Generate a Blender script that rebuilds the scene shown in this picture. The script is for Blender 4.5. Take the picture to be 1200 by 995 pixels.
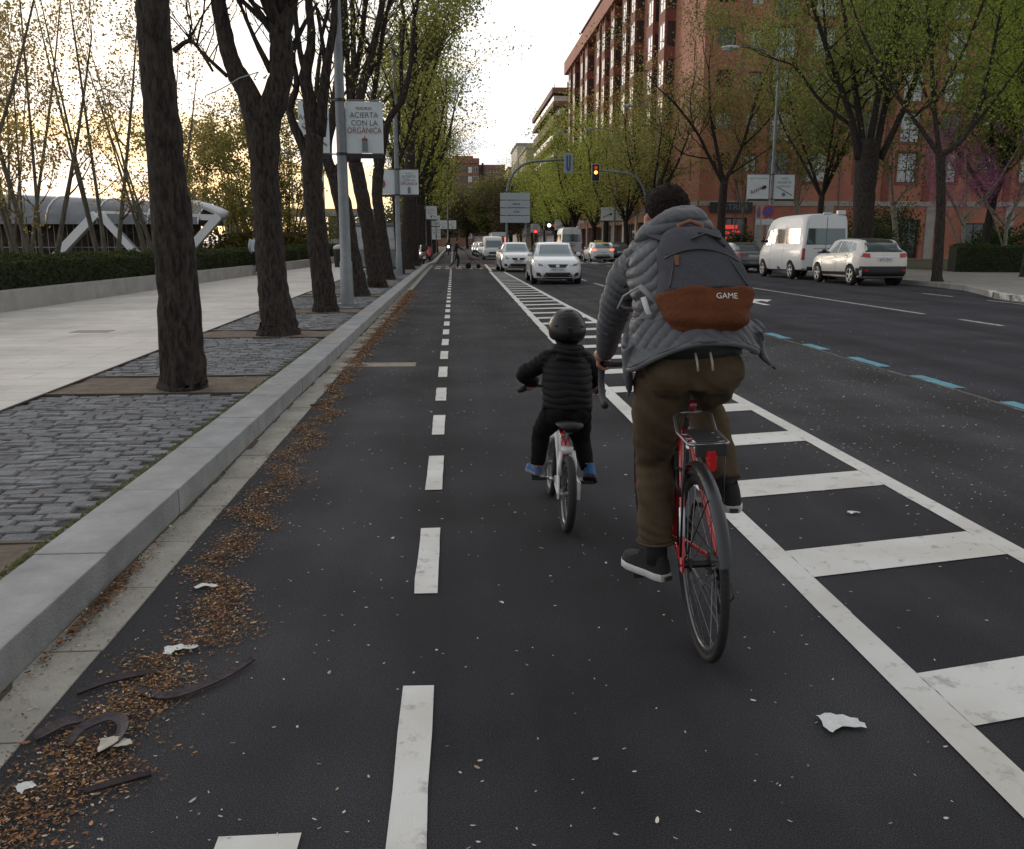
import bpy, bmesh, math, random
import numpy as np
from mathutils import Vector, Matrix
S=bpy.context.scene; C=S.collection
for o in list(bpy.data.objects): bpy.data.objects.remove(o)
R=math.radians; PI=math.pi; sin=math.sin; cos=math.cos
# ---------------- camera ----------------
cam=bpy.data.objects.new('camera',bpy.data.cameras.new('camera')); C.objects.link(cam)
cam.location=(0,0,1.45); cam.rotation_euler=(R(90-11.6555),0,R(-3.73565))
cam.data.sensor_fit='HORIZONTAL'; cam.data.sensor_width=36; cam.data.lens=31.05
cam.data.clip_start=.05; cam.data.clip_end=3000
S.camera=cam
# ---------------- world: evening sky under broken cloud ----------------
SUN_AZ=R(-24); SUN_EL=R(7)
w=bpy.data.worlds.new('World'); S.world=w; w.use_nodes=True
nt=w.node_tree; N=nt.nodes; L=nt.links; N.clear()
def nd(t,**k):
    n=N.new(t)
    for a,b in k.items(): setattr(n,a,b)
    return n
def mth(op,a,b=None,c=None,clamp=False):
    n=N.new('ShaderNodeMath'); n.operation=op; n.use_clamp=clamp
    for i,v in enumerate((a,b,c)):
        if v is None: continue
        if isinstance(v,(int,float)): n.inputs[i].default_value=v
        else: L.new(v,n.inputs[i])
    return n.outputs[0]
def mapr(v,a,b,c=0.,d=1.):
    n=N.new('ShaderNodeMapRange'); n.interpolation_type='SMOOTHSTEP'
    L.new(v,n.inputs[0])
    for i,x in zip((1,2,3,4),(a,b,c,d)): n.inputs[i].default_value=x
    return n.outputs[0]
def mixc(f,a,b):
    n=N.new('ShaderNodeMix'); n.data_type='RGBA'
    if isinstance(f,(int,float)): n.inputs[0].default_value=f
    else: L.new(f,n.inputs[0])
    for s,v in ((6,a),(7,b)):
        if isinstance(v,tuple): n.inputs[s].default_value=(*v,1)
        else: L.new(v,n.inputs[s])
    return n.outputs[2]
out=nd('ShaderNodeOutputWorld'); bg=nd('ShaderNodeBackground'); L.new(bg.outputs[0],out.inputs[0])
sky=nd('ShaderNodeTexSky',sky_type='NISHITA',sun_disc=False,sun_elevation=SUN_EL,sun_rotation=SUN_AZ,air_density=1.0,dust_density=2.0)
tc=nd('ShaderNodeTexCoord'); sep=nd('ShaderNodeSeparateXYZ'); L.new(tc.outputs['Generated'],sep.inputs[0])
X_,Y_,Z_=sep.outputs
STR=.1
# angle to the glow
gx,gy=sin(R(-27)),cos(R(-27))
dot=mth('ADD',mth('MULTIPLY',X_,gx),mth('MULTIPLY',Y_,gy))
glow=mapr(dot,.55,1.0)
low=mapr(Z_,.0,.5,1.,0.)
# cloud noise, stretched into flat banks
mp=nd('ShaderNodeMapping'); mp.inputs['Scale'].default_value=(1.6,1.6,9.0); L.new(tc.outputs['Generated'],mp.inputs[0])
nz=nd('ShaderNodeTexNoise'); nz.inputs['Scale'].default_value=2.3; nz.inputs['Detail'].default_value=7; nz.inputs['Roughness'].default_value=.6; L.new(mp.outputs[0],nz.inputs['Vector'])
n1=nz.outputs['Fac']
# cloud brightness: bright low over the glow, dimmer overhead and behind
br=mth('ADD',mapr(dot,-1.,.8,5.6,13.0),0.)
br=mth('MULTIPLY',br,mapr(Z_,.25,1.,1.,.62))
greys=mixc(mapr(n1,.30,.56),(.86,.90,.97),(1.0,.99,.98))
cl=mixc(mth('MULTIPLY',mth('MULTIPLY',glow,mapr(Z_,.0,.30,1.,0.)),mapr(n1,.42,.56)),greys,(1.16,.80,.42))
cl=mixc(mth('MULTIPLY',mth('MULTIPLY',glow,mapr(Z_,.0,.22,1.,0.)),mapr(n1,.53,.42)),cl,(.56,.60,.74))
vm=nd('ShaderNodeVectorMath',operation='SCALE'); L.new(cl,vm.inputs[0]); L.new(br,vm.inputs['Scale'])
fin=mixc(.88,sky.outputs[0],vm.outputs[0])
L.new(fin,bg.inputs[0]); bg.inputs[1].default_value=STR
# ---------------- sun behind cloud ----------------
sl=bpy.data.lights.new('sun','SUN'); sl.energy=1.0; sl.angle=R(14); sl.color=(1,.86,.70)
so=bpy.data.objects.new('sun',sl); C.objects.link(so)
sd=Vector((sin(SUN_AZ)*cos(SUN_EL),cos(SUN_AZ)*cos(SUN_EL),sin(SUN_EL)))
so.rotation_euler=sd.to_track_quat('Z','Y').to_euler(); so.location=(-20,0,40)
# ---------------- render ----------------
S.render.engine='CYCLES'; S.render.resolution_x=1024; S.render.resolution_y=849
S.view_settings.view_transform='Standard'; S.view_settings.look='None'; S.view_settings.exposure=.2; S.view_settings.gamma=1
S.cycles.max_bounces=6; S.cycles.transparent_max_bounces=8
# ---------------- materials ----------------
_m={}
def mat(name,col,rough=.6,metal=0.,var=0.,vs=5.,bump=0.,bs=40.,col2=None,spec=.5,coat=0.,emit=None,es=1.,island=0.,transl=0.,alpha=1.,detail=4,thr=None,stretch=None):
    """procedural principled material: noise variation, optional second colour, bump"""
    if name in _m: return _m[name]
    m=bpy.data.materials.new(name); m.use_nodes=True; t=m.node_tree; n=t.nodes; l=t.links
    b=n['Principled BSDF']; b.inputs['Base Color'].default_value=(*col,1); b.inputs['Roughness'].default_value=rough
    b.inputs['Metallic'].default_value=metal; b.inputs['Specular IOR Level'].default_value=spec
    if coat: b.inputs['Coat Weight'].default_value=coat; b.inputs['Coat Roughness'].default_value=.06
    if emit: b.inputs['Emission Color'].default_value=(*emit,1); b.inputs['Emission Strength'].default_value=es
    if alpha<1: b.inputs['Alpha'].default_value=alpha
    m.diffuse_color=(*col,1)
    src=None
    if var or col2 or bump:
        c=n.new('ShaderNodeTexCoord'); vec=c.outputs['Object']
        if stretch:
            mm=n.new('ShaderNodeMapping'); mm.inputs['Scale'].default_value=stretch; l.new(vec,mm.inputs[0]); vec=mm.outputs[0]
    if var or col2:
        z=n.new('ShaderNodeTexNoise'); z.inputs['Scale'].default_value=vs; z.inputs['Detail'].default_value=detail; z.inputs['Roughness'].default_value=.65; l.new(vec,z.inputs['Vector'])
        r=n.new('ShaderNodeValToRGB'); l.new(z.outputs['Fac'],r.inputs[0])
        a,bb=(thr or (.3,.7)); r.color_ramp.elements[0].position=a; r.color_ramp.elements[1].position=bb
        if col2: c0,c1=col,col2
        else: c0=tuple(x*(1-var) for x in col); c1=tuple(min(1,x*(1+var)) for x in col)
        r.color_ramp.elements[0].color=(*c0,1); r.color_ramp.elements[1].color=(*c1,1); src=r.outputs[0]
    if island:
        g=n.new('ShaderNodeNewGeometry'); h=n.new('ShaderNodeHueSaturation'); 
        if src: l.new(src,h.inputs['Color'])
        else: h.inputs['Color'].default_value=(*col,1)
        q=n.new('ShaderNodeMapRange'); l.new(g.outputs['Random Per Island'],q.inputs[0]); q.inputs[3].default_value=1-island; q.inputs[4].default_value=1+island
        l.new(q.outputs[0],h.inputs['Value'])
        q2=n.new('ShaderNodeMapRange'); l.new(g.outputs['Random Per Island'],q2.inputs[0]); q2.inputs[3].default_value=.5+.04*island; q2.inputs[4].default_value=.5-.04*island
        l.new(q2.outputs[0],h.inputs['Hue']); src=h.outputs[0]
    if src: l.new(src,b.inputs['Base Color'])
    if bump:
        z2=n.new('ShaderNodeTexNoise'); z2.inputs['Scale'].default_value=bs; z2.inputs['Detail'].default_value=5; l.new(vec,z2.inputs['Vector'])
        bp=n.new('ShaderNodeBump'); bp.inputs['Strength'].default_value=bump; bp.inputs['Distance'].default_value=.02; l.new(z2.outputs['Fac'],bp.inputs['Height']); l.new(bp.outputs[0],b.inputs['Normal'])
    if transl:
        tr=n.new('ShaderNodeBsdfTranslucent'); mx=n.new('ShaderNodeMixShader'); mx.inputs[0].default_value=transl
        if src: l.new(src,tr.inputs[0])
        else: tr.inputs[0].default_value=(*col,1)
        l.new(b.outputs[0],mx.inputs[1]); l.new(tr.outputs[0],mx.inputs[2]); l.new(mx.outputs[0],n['Material Output'].inputs[0])
    _m[name]=m; return m
# ---------------- mesh builder ----------------
class MB:
    def __init__(s): s.v=[]; s.f=[]; s.mi=[]; s.cur=0
    def add(s,vs,fs):
        k=len(s.v); s.v.extend([tuple(p) for p in vs]); s.f.extend([tuple(i+k for i in f) for f in fs]); s.mi.extend([s.cur]*len(fs)); return s
    def box(s,x0,x1,y0,y1,z0,z1):
        return s.add([(x0,y0,z0),(x1,y0,z0),(x1,y1,z0),(x0,y1,z0),(x0,y0,z1),(x1,y0,z1),(x1,y1,z1),(x0,y1,z1)],[(0,3,2,1),(4,5,6,7),(0,1,5,4),(1,2,6,5),(2,3,7,6),(3,0,4,7)])
    def obox(s,c,dx,dy,dz,M=None):
        """oriented box, half sizes, optional 3x3 matrix"""
        c=Vector(c); M=M or Matrix.Identity(3); vs=[]
        for z in (-1,1):
            for x,y in ((-1,-1),(1,-1),(1,1),(-1,1)): vs.append(c+M@Vector((x*dx,y*dy,z*dz)))
        return s.add(vs,[(0,3,2,1),(4,5,6,7),(0,1,5,4),(1,2,6,5),(2,3,7,6),(3,0,4,7)])
    def quad(s,a,b,c,d): return s.add([a,b,c,d],[(0,1,2,3)])
    def loft(s,rings,cap=True,closed=True):
        n=len(rings[0]); k=len(s.v)
        for r in rings: s.v.extend([tuple(p) for p in r])
        for i in range(len(rings)-1):
            for j in range(n if closed else n-1):
                a=k+i*n+j; b=k+i*n+(j+1)%n; s.f.append((a,b,b+n,a+n)); s.mi.append(s.cur)
        if cap:
            s.f.append(tuple(k+j for j in range(n))[::-1]); s.f.append(tuple(k+(len(rings)-1)*n+j for j in range(n))); s.mi+= [s.cur]*2
        return s
    def tube(s,pts,rad,n=8,cap=True,sq=None,closed=False):
        """tube along pts (parallel transport); rad number or list; sq=(a,b) flattening"""
        P=[Vector(p) for p in pts]; m=len(P)
        if m<2: return s
        rr=rad if isinstance(rad,(list,tuple)) else [rad]*m
        T=[]
        for i in range(m):
            a=P[i-1] if i>0 else (P[-2] if closed else P[i]); b=P[i+1] if i<m-1 else (P[1] if closed else P[i]); t=(b-a); T.append(t.normalized() if t.length>1e-9 else Vector((0,0,1)))
        u=T[0].orthogonal().normalized()
        if sq: 
            ref=Vector((1,0,0)) if abs(T[0].x)<.8 else Vector((0,0,1)); u=(ref-T[0]*ref.dot(T[0])).normalized()
        rings=[]
        for i in range(m):
            u=(u-T[i]*u.dot(T[i])).normalized(); v=T[i].cross(u); a,b=sq or (1,1)
            rings.append([P[i]+(u*cos(2*PI*j/n)*a+v*sin(2*PI*j/n)*b)*rr[i] for j in range(n)])
        return s.loft(rings,cap=cap and not closed)
    def cyl(s,a,b,r,n=16,r2=None): return s.tube([a,b],[r,r if r2 is None else r2],n)
    def ring(s,c,axis,R_,r,n=32,k=8,sq=None):
        """torus"""
        c=Vector(c); ax=Vector(axis).normalized(); u=ax.orthogonal().normalized(); v=ax.cross(u); rings=[]
        sa,sb=sq or (1,1)
        for i in range(n+1):
            t=2*PI*i/n; d=u*cos(t)+v*sin(t)
            rings.append([c+d*(R_+r*sa*cos(2*PI*j/k))+ax*(r*sb*sin(2*PI*j/k)) for j in range(k)])
        return s.loft(rings,cap=False)
    def ell(s,c,rx,ry,rz,n=16,m=10,M=None):
        c=Vector(c); rings=[]
        for i in range(m+1):
            t=PI*i/m; z=-cos(t); q=max(sin(t),.001)
            ring=[Vector((rx*q*cos(2*PI*j/n),ry*q*sin(2*PI*j/n),rz*z)) for j in range(n)]
            rings.append([c+(M@p if M else p) for p in ring])
        return s.loft(rings)
    def prism(s,poly,axis,a,b):
        """extrude 2D poly along axis 'x','y','z' from a to b"""
        def mk(p,t): return {'x':(t,p[0],p[1]),'y':(p[0],t,p[1]),'z':(p[0],p[1],t)}[axis]
        n=len(poly); k=len(s.v)
        s.v+= [mk(p,a) for p in poly]+[mk(p,b) for p in poly]
        s.f+= [tuple(k+i for i in range(n))[::-1],tuple(k+n+i for i in range(n))]+[(k+i,k+(i+1)%n,k+n+(i+1)%n,k+n+i) for i in range(n)]
        s.mi+=[s.cur]*(n+2); return s
    def build(s,name,mats,parent=None,smooth=False,fix=True,sharp=None,bevel=0):
        me=bpy.data.meshes.new(name); me.from_pydata(s.v,[],s.f)
        if not isinstance(mats,(list,tuple)): mats=[mats]
        for m in mats: me.materials.append(m)
        if len(mats)>1: me.polygons.foreach_set('material_index',s.mi)
        if fix:
            b=bmesh.new(); b.from_mesh(me); bmesh.ops.recalc_face_normals(b,faces=b.faces)
            if bevel: bmesh.ops.bevel(b,geom=list(b.edges),offset=bevel,segments=2,affect='EDGES',profile=.7)
            b.to_mesh(me); b.free()
        if smooth:
            me.polygons.foreach_set('use_smooth',[True]*len(me.polygons))
            if sharp: me.set_sharp_from_angle(angle=R(sharp))
        o=bpy.data.objects.new(name,me); C.objects.link(o)
        if parent: o.parent=parent
        return o
def tag(o,label=None,cat=None,group=None,kind=None):
    if label: o['label']=label
    if cat: o['category']=cat
    if group: o['group']=group
    if kind: o['kind']=kind
    return o
def empty(name,loc=(0,0,0),rz=0,label=None,cat=None,group=None):
    o=bpy.data.objects.new(name,None); C.objects.link(o); o.location=loc; o.rotation_euler=(0,0,rz); o.empty_display_size=.2
    return tag(o,label,cat,group)
def struct(mb,name,m,**k): return tag(mb.build(name,m,**k),kind='structure')
def copy_tree(o,parent=None,root=True):
    c=o.copy(); C.objects.link(c); c.parent=parent
    for ch in [x for x in C.objects if x.parent==o]:
        copy_tree(ch,c,False)
    return c
def place(o,loc,rz=0,label=None,group=None,sc=None):
    o.location=loc; o.rotation_euler=(o.rotation_euler[0],o.rotation_euler[1],rz)
    if label: o['label']=label
    if group: o['group']=group
    if sc: o.scale=(sc,)*3 if isinstance(sc,(int,float)) else sc
    return o
def arc(p0,p1,p2,n=8):
    """quadratic curve"""
    a,b,c=Vector(p0),Vector(p1),Vector(p2)
    return [a*(1-t)**2+b*2*t*(1-t)+c*t*t for t in [i/n for i in range(n+1)]]
def text_mesh(txt,size,name,m,parent,loc,rot,ext=.002,align='CENTER',sx=1.):
    cu=bpy.data.curves.new(name,'FONT'); cu.body=txt; cu.size=size; cu.extrude=ext; cu.align_x=align; cu.align_y='CENTER'; cu.resolution_u=3
    t=bpy.data.objects.new(name,cu); C.objects.link(t); bpy.context.view_layer.update()
    me=bpy.data.meshes.new_from_object(t.evaluated_get(bpy.context.evaluated_depsgraph_get())); bpy.data.objects.remove(t)
    me.materials.clear(); me.materials.append(m)
    o=bpy.data.objects.new(name,me); C.objects.link(o); o.parent=parent; o.location=loc; o.rotation_euler=rot; o.scale=(sx,1,1)
    return o
rnd=random.Random(7)
# ================= GROUND =================
KH=.145   # pavement height
def sheet(name,m,x0,x1,y0,y1,z,sub=0):
    b=MB(); b.quad((x0,y0,z),(x1,y0,z),(x1,y1,z),(x0,y1,z)); return struct(b,name,m,fix=False)
def asphalt(name,col,seam=None):
    m=bpy.data.materials.new(name); m.use_nodes=True; t=m.node_tree; n=t.nodes; l=t.links; b=n['Principled BSDF']
    c=n.new('ShaderNodeTexCoord'); 
    def noise(sc,det=4,st=None):
        v=c.outputs['Object']
        if st: mm=n.new('ShaderNodeMapping'); mm.inputs['Scale'].default_value=st; l.new(v,mm.inputs[0]); v=mm.outputs[0]
        z=n.new('ShaderNodeTexNoise'); z.inputs['Scale'].default_value=sc; z.inputs['Detail'].default_value=det; l.new(v,z.inputs['Vector']); return z.outputs['Fac']
    def ramp(f,a,b_,c0,c1):
        r=n.new('ShaderNodeValToRGB'); l.new(f,r.inputs[0]); e=r.color_ramp.elements; e[0].position=a; e[1].position=b_; e[0].color=(*c0,1); e[1].color=(*c1,1); return r.outputs[0]
    def mul(a,b_,f=1.):
        x=n.new('ShaderNodeMix'); x.data_type='RGBA'; x.blend_type='MULTIPLY'; x.inputs[0].default_value=f; l.new(a,x.inputs[6]); l.new(b_,x.inputs[7]); return x.outputs[2]
    g=lambda v:(v,v,v)
    base=ramp(noise(260,2),.32,.72,tuple(x*.3 for x in col),tuple(x*2.1 for x in col))   # aggregate
    big=ramp(noise(.9,7),.3,.7,g(.68),g(1.3))
    strk=ramp(noise(1.3,4,(1.,.06,1.)),.3,.7,g(.62),g(1.38))
    o=mul(mul(base,big),strk)
    vo=n.new('ShaderNodeTexVoronoi'); vo.inputs['Scale'].default_value=150; l.new(c.outputs['Object'],vo.inputs['Vector'])
    sp=ramp(vo.outputs['Distance'],.06,.2,(3.2,3.1,2.9),g(1)); o=mul(o,sp)
    l.new(o,b.inputs['Base Color']); b.inputs['Roughness'].default_value=.92; b.inputs['Specular IOR Level'].default_value=.15
    z=n.new('ShaderNodeTexNoise'); z.inputs['Scale'].default_value=190; z.inputs['Detail'].default_value=3; l.new(c.outputs['Object'],z.inputs['Vector'])
    bp=n.new('ShaderNodeBump'); bp.inputs['Strength'].default_value=.7; bp.inputs['Distance'].default_value=.006; l.new(z.outputs['Fac'],bp.inputs['Height']); l.new(bp.outputs[0],b.inputs['Normal'])
    return m
A_bike=asphalt('bike_asphalt',(.034,.0345,.0385)); A_old=asphalt('old_asphalt',(.040,.0405,.044)); A_new=asphalt('new_asphalt',(.031,.031,.038)); A_brown=asphalt('brown_asphalt',(.10,.068,.058))
M_sand=mat('park_ground',(.16,.13,.09),.95,var=.3,vs=1.5,col2=(.08,.10,.04),bump=.5,bs=20)
struct(MB().quad((-1500,-200,-.012),(1500,-200,-.012),(1500,2500,-.012),(-1500,2500,-.012)),'ground',M_sand,fix=False)
sheet('bike_lane',A_bike,-1.30,2.66,-4,52,0.0)
sheet('bike_lane_crossing',A_brown,-1.30,2.66,52,60,0.001)
sheet('bike_lane_far',A_bike,-1.30,2.66,60,420,0.0)
sheet('parking_strip',A_old,2.66,5.0,-4,420,0.001)
sheet('carriageway',A_new,5.0,16.0,-4,420,0.0)
sheet('crossing_island',mat('island_paving',(.24,.22,.18),.9,var=.2,vs=3),1.9,5.2,49.5,53.,.004)
# crack seam between surfaces
M_seam=mat('seam',(.10,.09,.075),.95,var=.4,vs=8)
b=MB(); y=-1.
while y<60:
    wv=.02+.015*rnd.random(); x=4.985+.02*sin(y*1.7); b.quad((x-wv,y,.0045),(x+wv,y,.0045),(x+wv*.8,y+.5,.0045),(x-wv*.8,y+.5,.0045)); y+=.47
struct(b,'asphalt_seam',M_seam,fix=False)
# gutter slabs + kerb stones as real blocks
M_gut=mat('gutter_concrete',(.30,.285,.25),.9,var=.25,vs=3.,bump=.5,bs=60)
b=MB(); y=-.55
while y<120:
    l_=.6; b.box(-1.52,-1.288+rnd.uniform(-.004,.004),y+.004,y+l_-.004,-.03,.006+rnd.uniform(-.001,.001)); y+=l_
struct(b,'gutter',M_gut,bevel=.003)
M_kerb=mat('kerb_granite',(.25,.255,.26),.75,var=.28,vs=3.3,bump=.35,bs=90,detail=8)
b=MB(); y=-.3
while y<55:
    l_=1.0; e=rnd.uniform(-.003,.003); b.box(-1.80+e,-1.495+e,y+.002,y+l_-.002,-.02,KH+.004+rnd.uniform(-.002,.002)); y+=l_
struct(b,'kerb',M_kerb,bevel=.008)
b=MB(); pts=[(-1.5,55),(-1.42,58),(-1.2,61),(-1.2,75),(-1.3,120),(-1.3,400)]
for (xa,ya),(xb,yb) in zip(pts,pts[1:]): b.add([(xa-.3,ya,-.02),(xa,ya,-.02),(xb,yb,-.02),(xb-.3,yb,-.02),(xa-.3,ya,KH),(xa,ya,KH),(xb,yb,KH),(xb-.3,yb,KH)],[(4,5,6,7),(1,2,6,5),(0,1,5,4),(3,0,4,7)])
struct(b,'kerb_far',M_kerb)
# dirt line at kerb foot
b=MB(); y=0
while y<40:
    wv=rnd.uniform(.01,.05)*(1 if rnd.random()<.6 else .3); b.quad((-1.497,y,.0085),(-1.497+wv,y+.05,.0085),(-1.497+wv*.9,y+.3,.0085),(-1.497,y+.36,.0085)); y+=.31
struct(b,'gutter_dirt',mat('dirt',(.075,.06,.045),.98,var=.4,vs=20),fix=False)
# tree strip: earth bed, cobbles, tree pits
M_earth=mat('pit_earth',(.17,.135,.10),.97,var=.3,vs=6,bump=.9,bs=30,col2=(.09,.07,.05))
sheet('tree_strip_bed',mat('bed',(.06,.055,.048),.97,var=.4,vs=12),-4.3,-1.8,-1,200,KH-.028)
M_cob=mat('cobble_granite',(.155,.16,.17),.85,var=.28,vs=9,bump=.9,bs=55,island=.2)
pits=[(3.0,3.88),(7.9,8.95),(12.6,13.65),(17.0,18.05),(22.2,23.2),(26.5,27.5),(32.2,33.2),(37.9,39.),(44.4,45.6)]
def inpit(y): return any(a-.02<y<c_+.02 for a,c_ in pits)
b=MB(); y=1.9; row=0; xl=lambda y:-3.46-.018*min(y,45)
r2=random.Random(3)
while y<52:
    dy=.098+r2.uniform(-.008,.008)
    if not inpit(y+dy/2):
        x=-1.815-(.1 if row%2 else 0)
        if row%2: xs=-1.815
        while x>xl(y)+.05:
            wx=.19+r2.uniform(-.045,.035); x2=max(x-wx,xl(y))
            z=KH-.012+r2.uniform(-.006,.006); g=.004+r2.random()*.005; ry=r2.uniform(-.006,.006)
            tx,ty=r2.uniform(-.004,.004),r2.uniform(-.004,.004)
            c0=[(x-g,y+g+ry),(x-g,y+dy-g+ry),(x2+g,y+dy-g-ry),(x2+g,y+g-ry)]
            bx=.007; cx_,cy_=(x+x2)/2,y+dy/2
            low=[(px,py,z-.03) for px,py in c0]
            mid=[(px,py,z-.008) for px,py in c0]
            top=[(px+(bx if px<cx_ else -bx),py+(bx if py<cy_ else -bx),z+(tx if px<cx_ else -tx)+(ty if py<cy_ else -ty)) for px,py in c0]
            k=len(b.v); b.v+=low+mid+top
            for a0 in (0,4):
                for j in range(4): b.f.append((k+a0+j,k+a0+(j+1)%4,k+a0+4+(j+1)%4,k+a0+4+j)); b.mi.append(0)
            b.f.append((k+8,k+9,k+10,k+11)); b.mi.append(0); x=x2
    y+=dy; row+=1
o=struct(b,'cobbled_strip',M_cob)
b=MB()
for a,c_ in pits: 
    n=8
    for i in range(n):
        for j in range(4):
            x0=-1.81-(i)*(abs(xl(a))-1.81)/n; x1=-1.81-(i+1)*(abs(xl(a))-1.81)/n; y0=a+(c_-a)*j/4; y1=a+(c_-a)*(j+1)/4
            h=lambda x,y_: KH-.012+.012*sin(x*7+y_*3)*cos(y_*9)
            b.quad((x0,y0,h(x0,y0)),(x0,y1,h(x0,y1)),(x1,y1,h(x1,y1)),(x1,y0,h(x1,y0)))
struct(b,'tree_pit_earth',M_earth)
b=MB()
for a,c_ in pits:
    for yy in (a,c_): b.box(xl(a),-1.8,yy-.02,yy+.015,KH-.05,KH+.002)
b.tube([(xl(y)-.0,y,KH-.004) for y in (-.5,10,20,30,45,52)],.012,4)
struct(b,'tree_pit_edging',mat('steel_edge',(.06,.05,.045),.8))
# moss along the kerb joint
b=MB()
for i in range(900):
    y=2.2+10*r2.random()**1.6; x=-1.82-abs(r2.gauss(0,.012)); s=.004+.007*r2.random()
    b.add([(x-s,y,KH-.006),(x+s,y,KH-.006),(x,y+s*1.5,KH+s),(x,y-s*1.5,KH-.003)],[(0,1,2),(0,1,3)])
tag(b.build('moss',mat('moss',(.09,.10,.03),.95,island=.4)),kind='stuff')
# promenade with slab joints
def slabs(name,col,sx,sy,joint):
    m=bpy.data.materials.new(name); m.use_nodes=True; t=m.node_tree; n=t.nodes; l=t.links; b=n['Principled BSDF']
    c=n.new('ShaderNodeTexCoord'); br=n.new('ShaderNodeTexBrick'); l.new(c.outputs['Object'],br.inputs['Vector'])
    br.inputs['Scale'].default_value=1; br.inputs['Brick Width'].default_value=sx; br.inputs['Row Height'].default_value=sy; br.inputs['Mortar Size'].default_value=joint; br.inputs['Bias'].default_value=0
    br.inputs['Color1'].default_value=(*[x*.93 for x in col],1); br.inputs['Color2'].default_value=(*[x*1.07 for x in col],1); br.inputs['Mortar'].default_value=(*[x*.5 for x in col],1)
    z=n.new('ShaderNodeTexNoise'); z.inputs['Scale'].default_value=.7; z.inputs['Detail'].default_value=8; z.inputs['Roughness'].default_value=.7; l.new(c.outputs['Object'],z.inputs['Vector'])
    r=n.new('ShaderNodeValToRGB'); l.new(z.outputs['Fac'],r.inputs[0]); r.color_ramp.elements[0].position=.3; r.color_ramp.elements[1].position=.7; r.color_ramp.elements[0].color=(.68,.66,.64,1); r.color_ramp.elements[1].color=(1.1,1.1,1.1,1)
    x=n.new('ShaderNodeMix'); x.data_type='RGBA'; x.blend_type='MULTIPLY'; x.inputs[0].default_value=1; l.new(br.outputs[0],x.inputs[6]); l.new(r.outputs[0],x.inputs[7]); l.new(x.outputs[2],b.inputs['Base Color'])
    b.inputs['Roughness'].default_value=.7; return m
M_prom=slabs('promenade_granite',(.50,.485,.465),1.2,.4,.006)
b=MB(); ys=[-2,10,20,30,45,60,200]
def xw(y): return -8.35-(25.5-min(y,150))*.024   # planter wall line
for ya,yb in zip(ys,ys[1:]):
    b.quad((xw(ya)-.3,ya,KH),(xl(ya),ya,KH),(xl(yb),yb,KH),(xw(yb)-.3,yb,KH))
struct(b,'promenade',M_prom,fix=False)
b=MB()   # drain covers in the promenade
for x,y,wx,wy in ((-5.4,13.6,.55,.35),(-6.1,11.2,.3,.2),(-6.6,9.8,.3,.25)): b.box(x-wx/2,x+wx/2,y-wy/2,y+wy/2,KH,KH+.004)
struct(b,'promenade_drain_cover',mat('drain_iron',(.16,.15,.14),.7,var=.2,vs=20))
# patch + iron cover in bike lane
b=MB(); b.box(-1.28,-.47,10.5,10.85,0,.004); struct(b,'manhole_patch',mat('patch_concrete',(.22,.19,.155),.9,var=.3,vs=8))
# ---- right pavement with kerb ----
kp=[(13.9,-4),(13.9,21.4),(14.2,22.6),(15.0,24.6),(15.6,26.4),(15.9,28.5),(15.9,60),(15.9,420)]
M_pave=slabs('pavement_tiles',(.25,.24,.23),.4,.4,.01)
b=MB()
for (xa,ya),(xb,yb) in zip(kp,kp[1:]): b.quad((xa+.25,ya,.15),(70,ya,.15),(70,yb,.15),(xb+.25,yb,.15))
struct(b,'right_pavement',M_pave,fix=False)
b=MB(); M_kerb2=mat('right_kerb',(.24,.235,.22),.85,var=.25,vs=2,bump=.4,bs=50)
fine=[]
for (xa,ya),(xb,yb) in zip(kp,kp[1:]):
    n=max(1,int(math.hypot(xb-xa,yb-ya)/.9)); n=min(n,60)
    for i in range(n): t=i/n; fine.append((xa+(xb-xa)*t,ya+(yb-ya)*t))
fine.append(kp[-1])
wp=MB()
for i,((xa,ya),(xb,yb)) in enumerate(zip(fine,fine[1:])):
    tgt=b; g=.012
    d=math.hypot(xb-xa,yb-ya); ux,uy=(xb-xa)/d*g,(yb-ya)/d*g
    tgt.add([(xa+ux,ya+uy,-.02),(xb-ux,yb-uy,-.02),(xb-ux+.25,yb-uy,-.02),(xa+ux+.25,ya+uy,-.02),(xa+ux,ya+uy,.154),(xb-ux,yb-uy,.154),(xb-ux+.25,yb-uy,.154),(xa+ux+.25,ya+uy,.154)],[(4,5,6,7),(0,4,5,1),(0,3,7,4),(1,5,6,2)])
    if 17.6<ya<21.8 or 22.2<ya<23.: 
        wp.add([(xa+ux-.003,ya+uy+.05,.03),(xb-ux-.003,yb-uy-.05,.03),(xb-ux-.003,yb-uy-.04,.1575),(xa+ux-.003,ya+uy+.05,.1575),(xa+.2,ya+uy+.03,.1575),(xb+.2,yb-uy-.06,.1575)],[(0,1,2,3),(3,2,5,4)])
struct(b,'right_kerb',M_kerb2)
struct(wp,'kerb_white_paint',mat('kerb_paint',(.62,.61,.58),.8,col2=(.28,.27,.25),vs=5,thr=(.45,.6)))
b=MB(); b.box(15.85,16.,60,61,0,.01)
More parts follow.
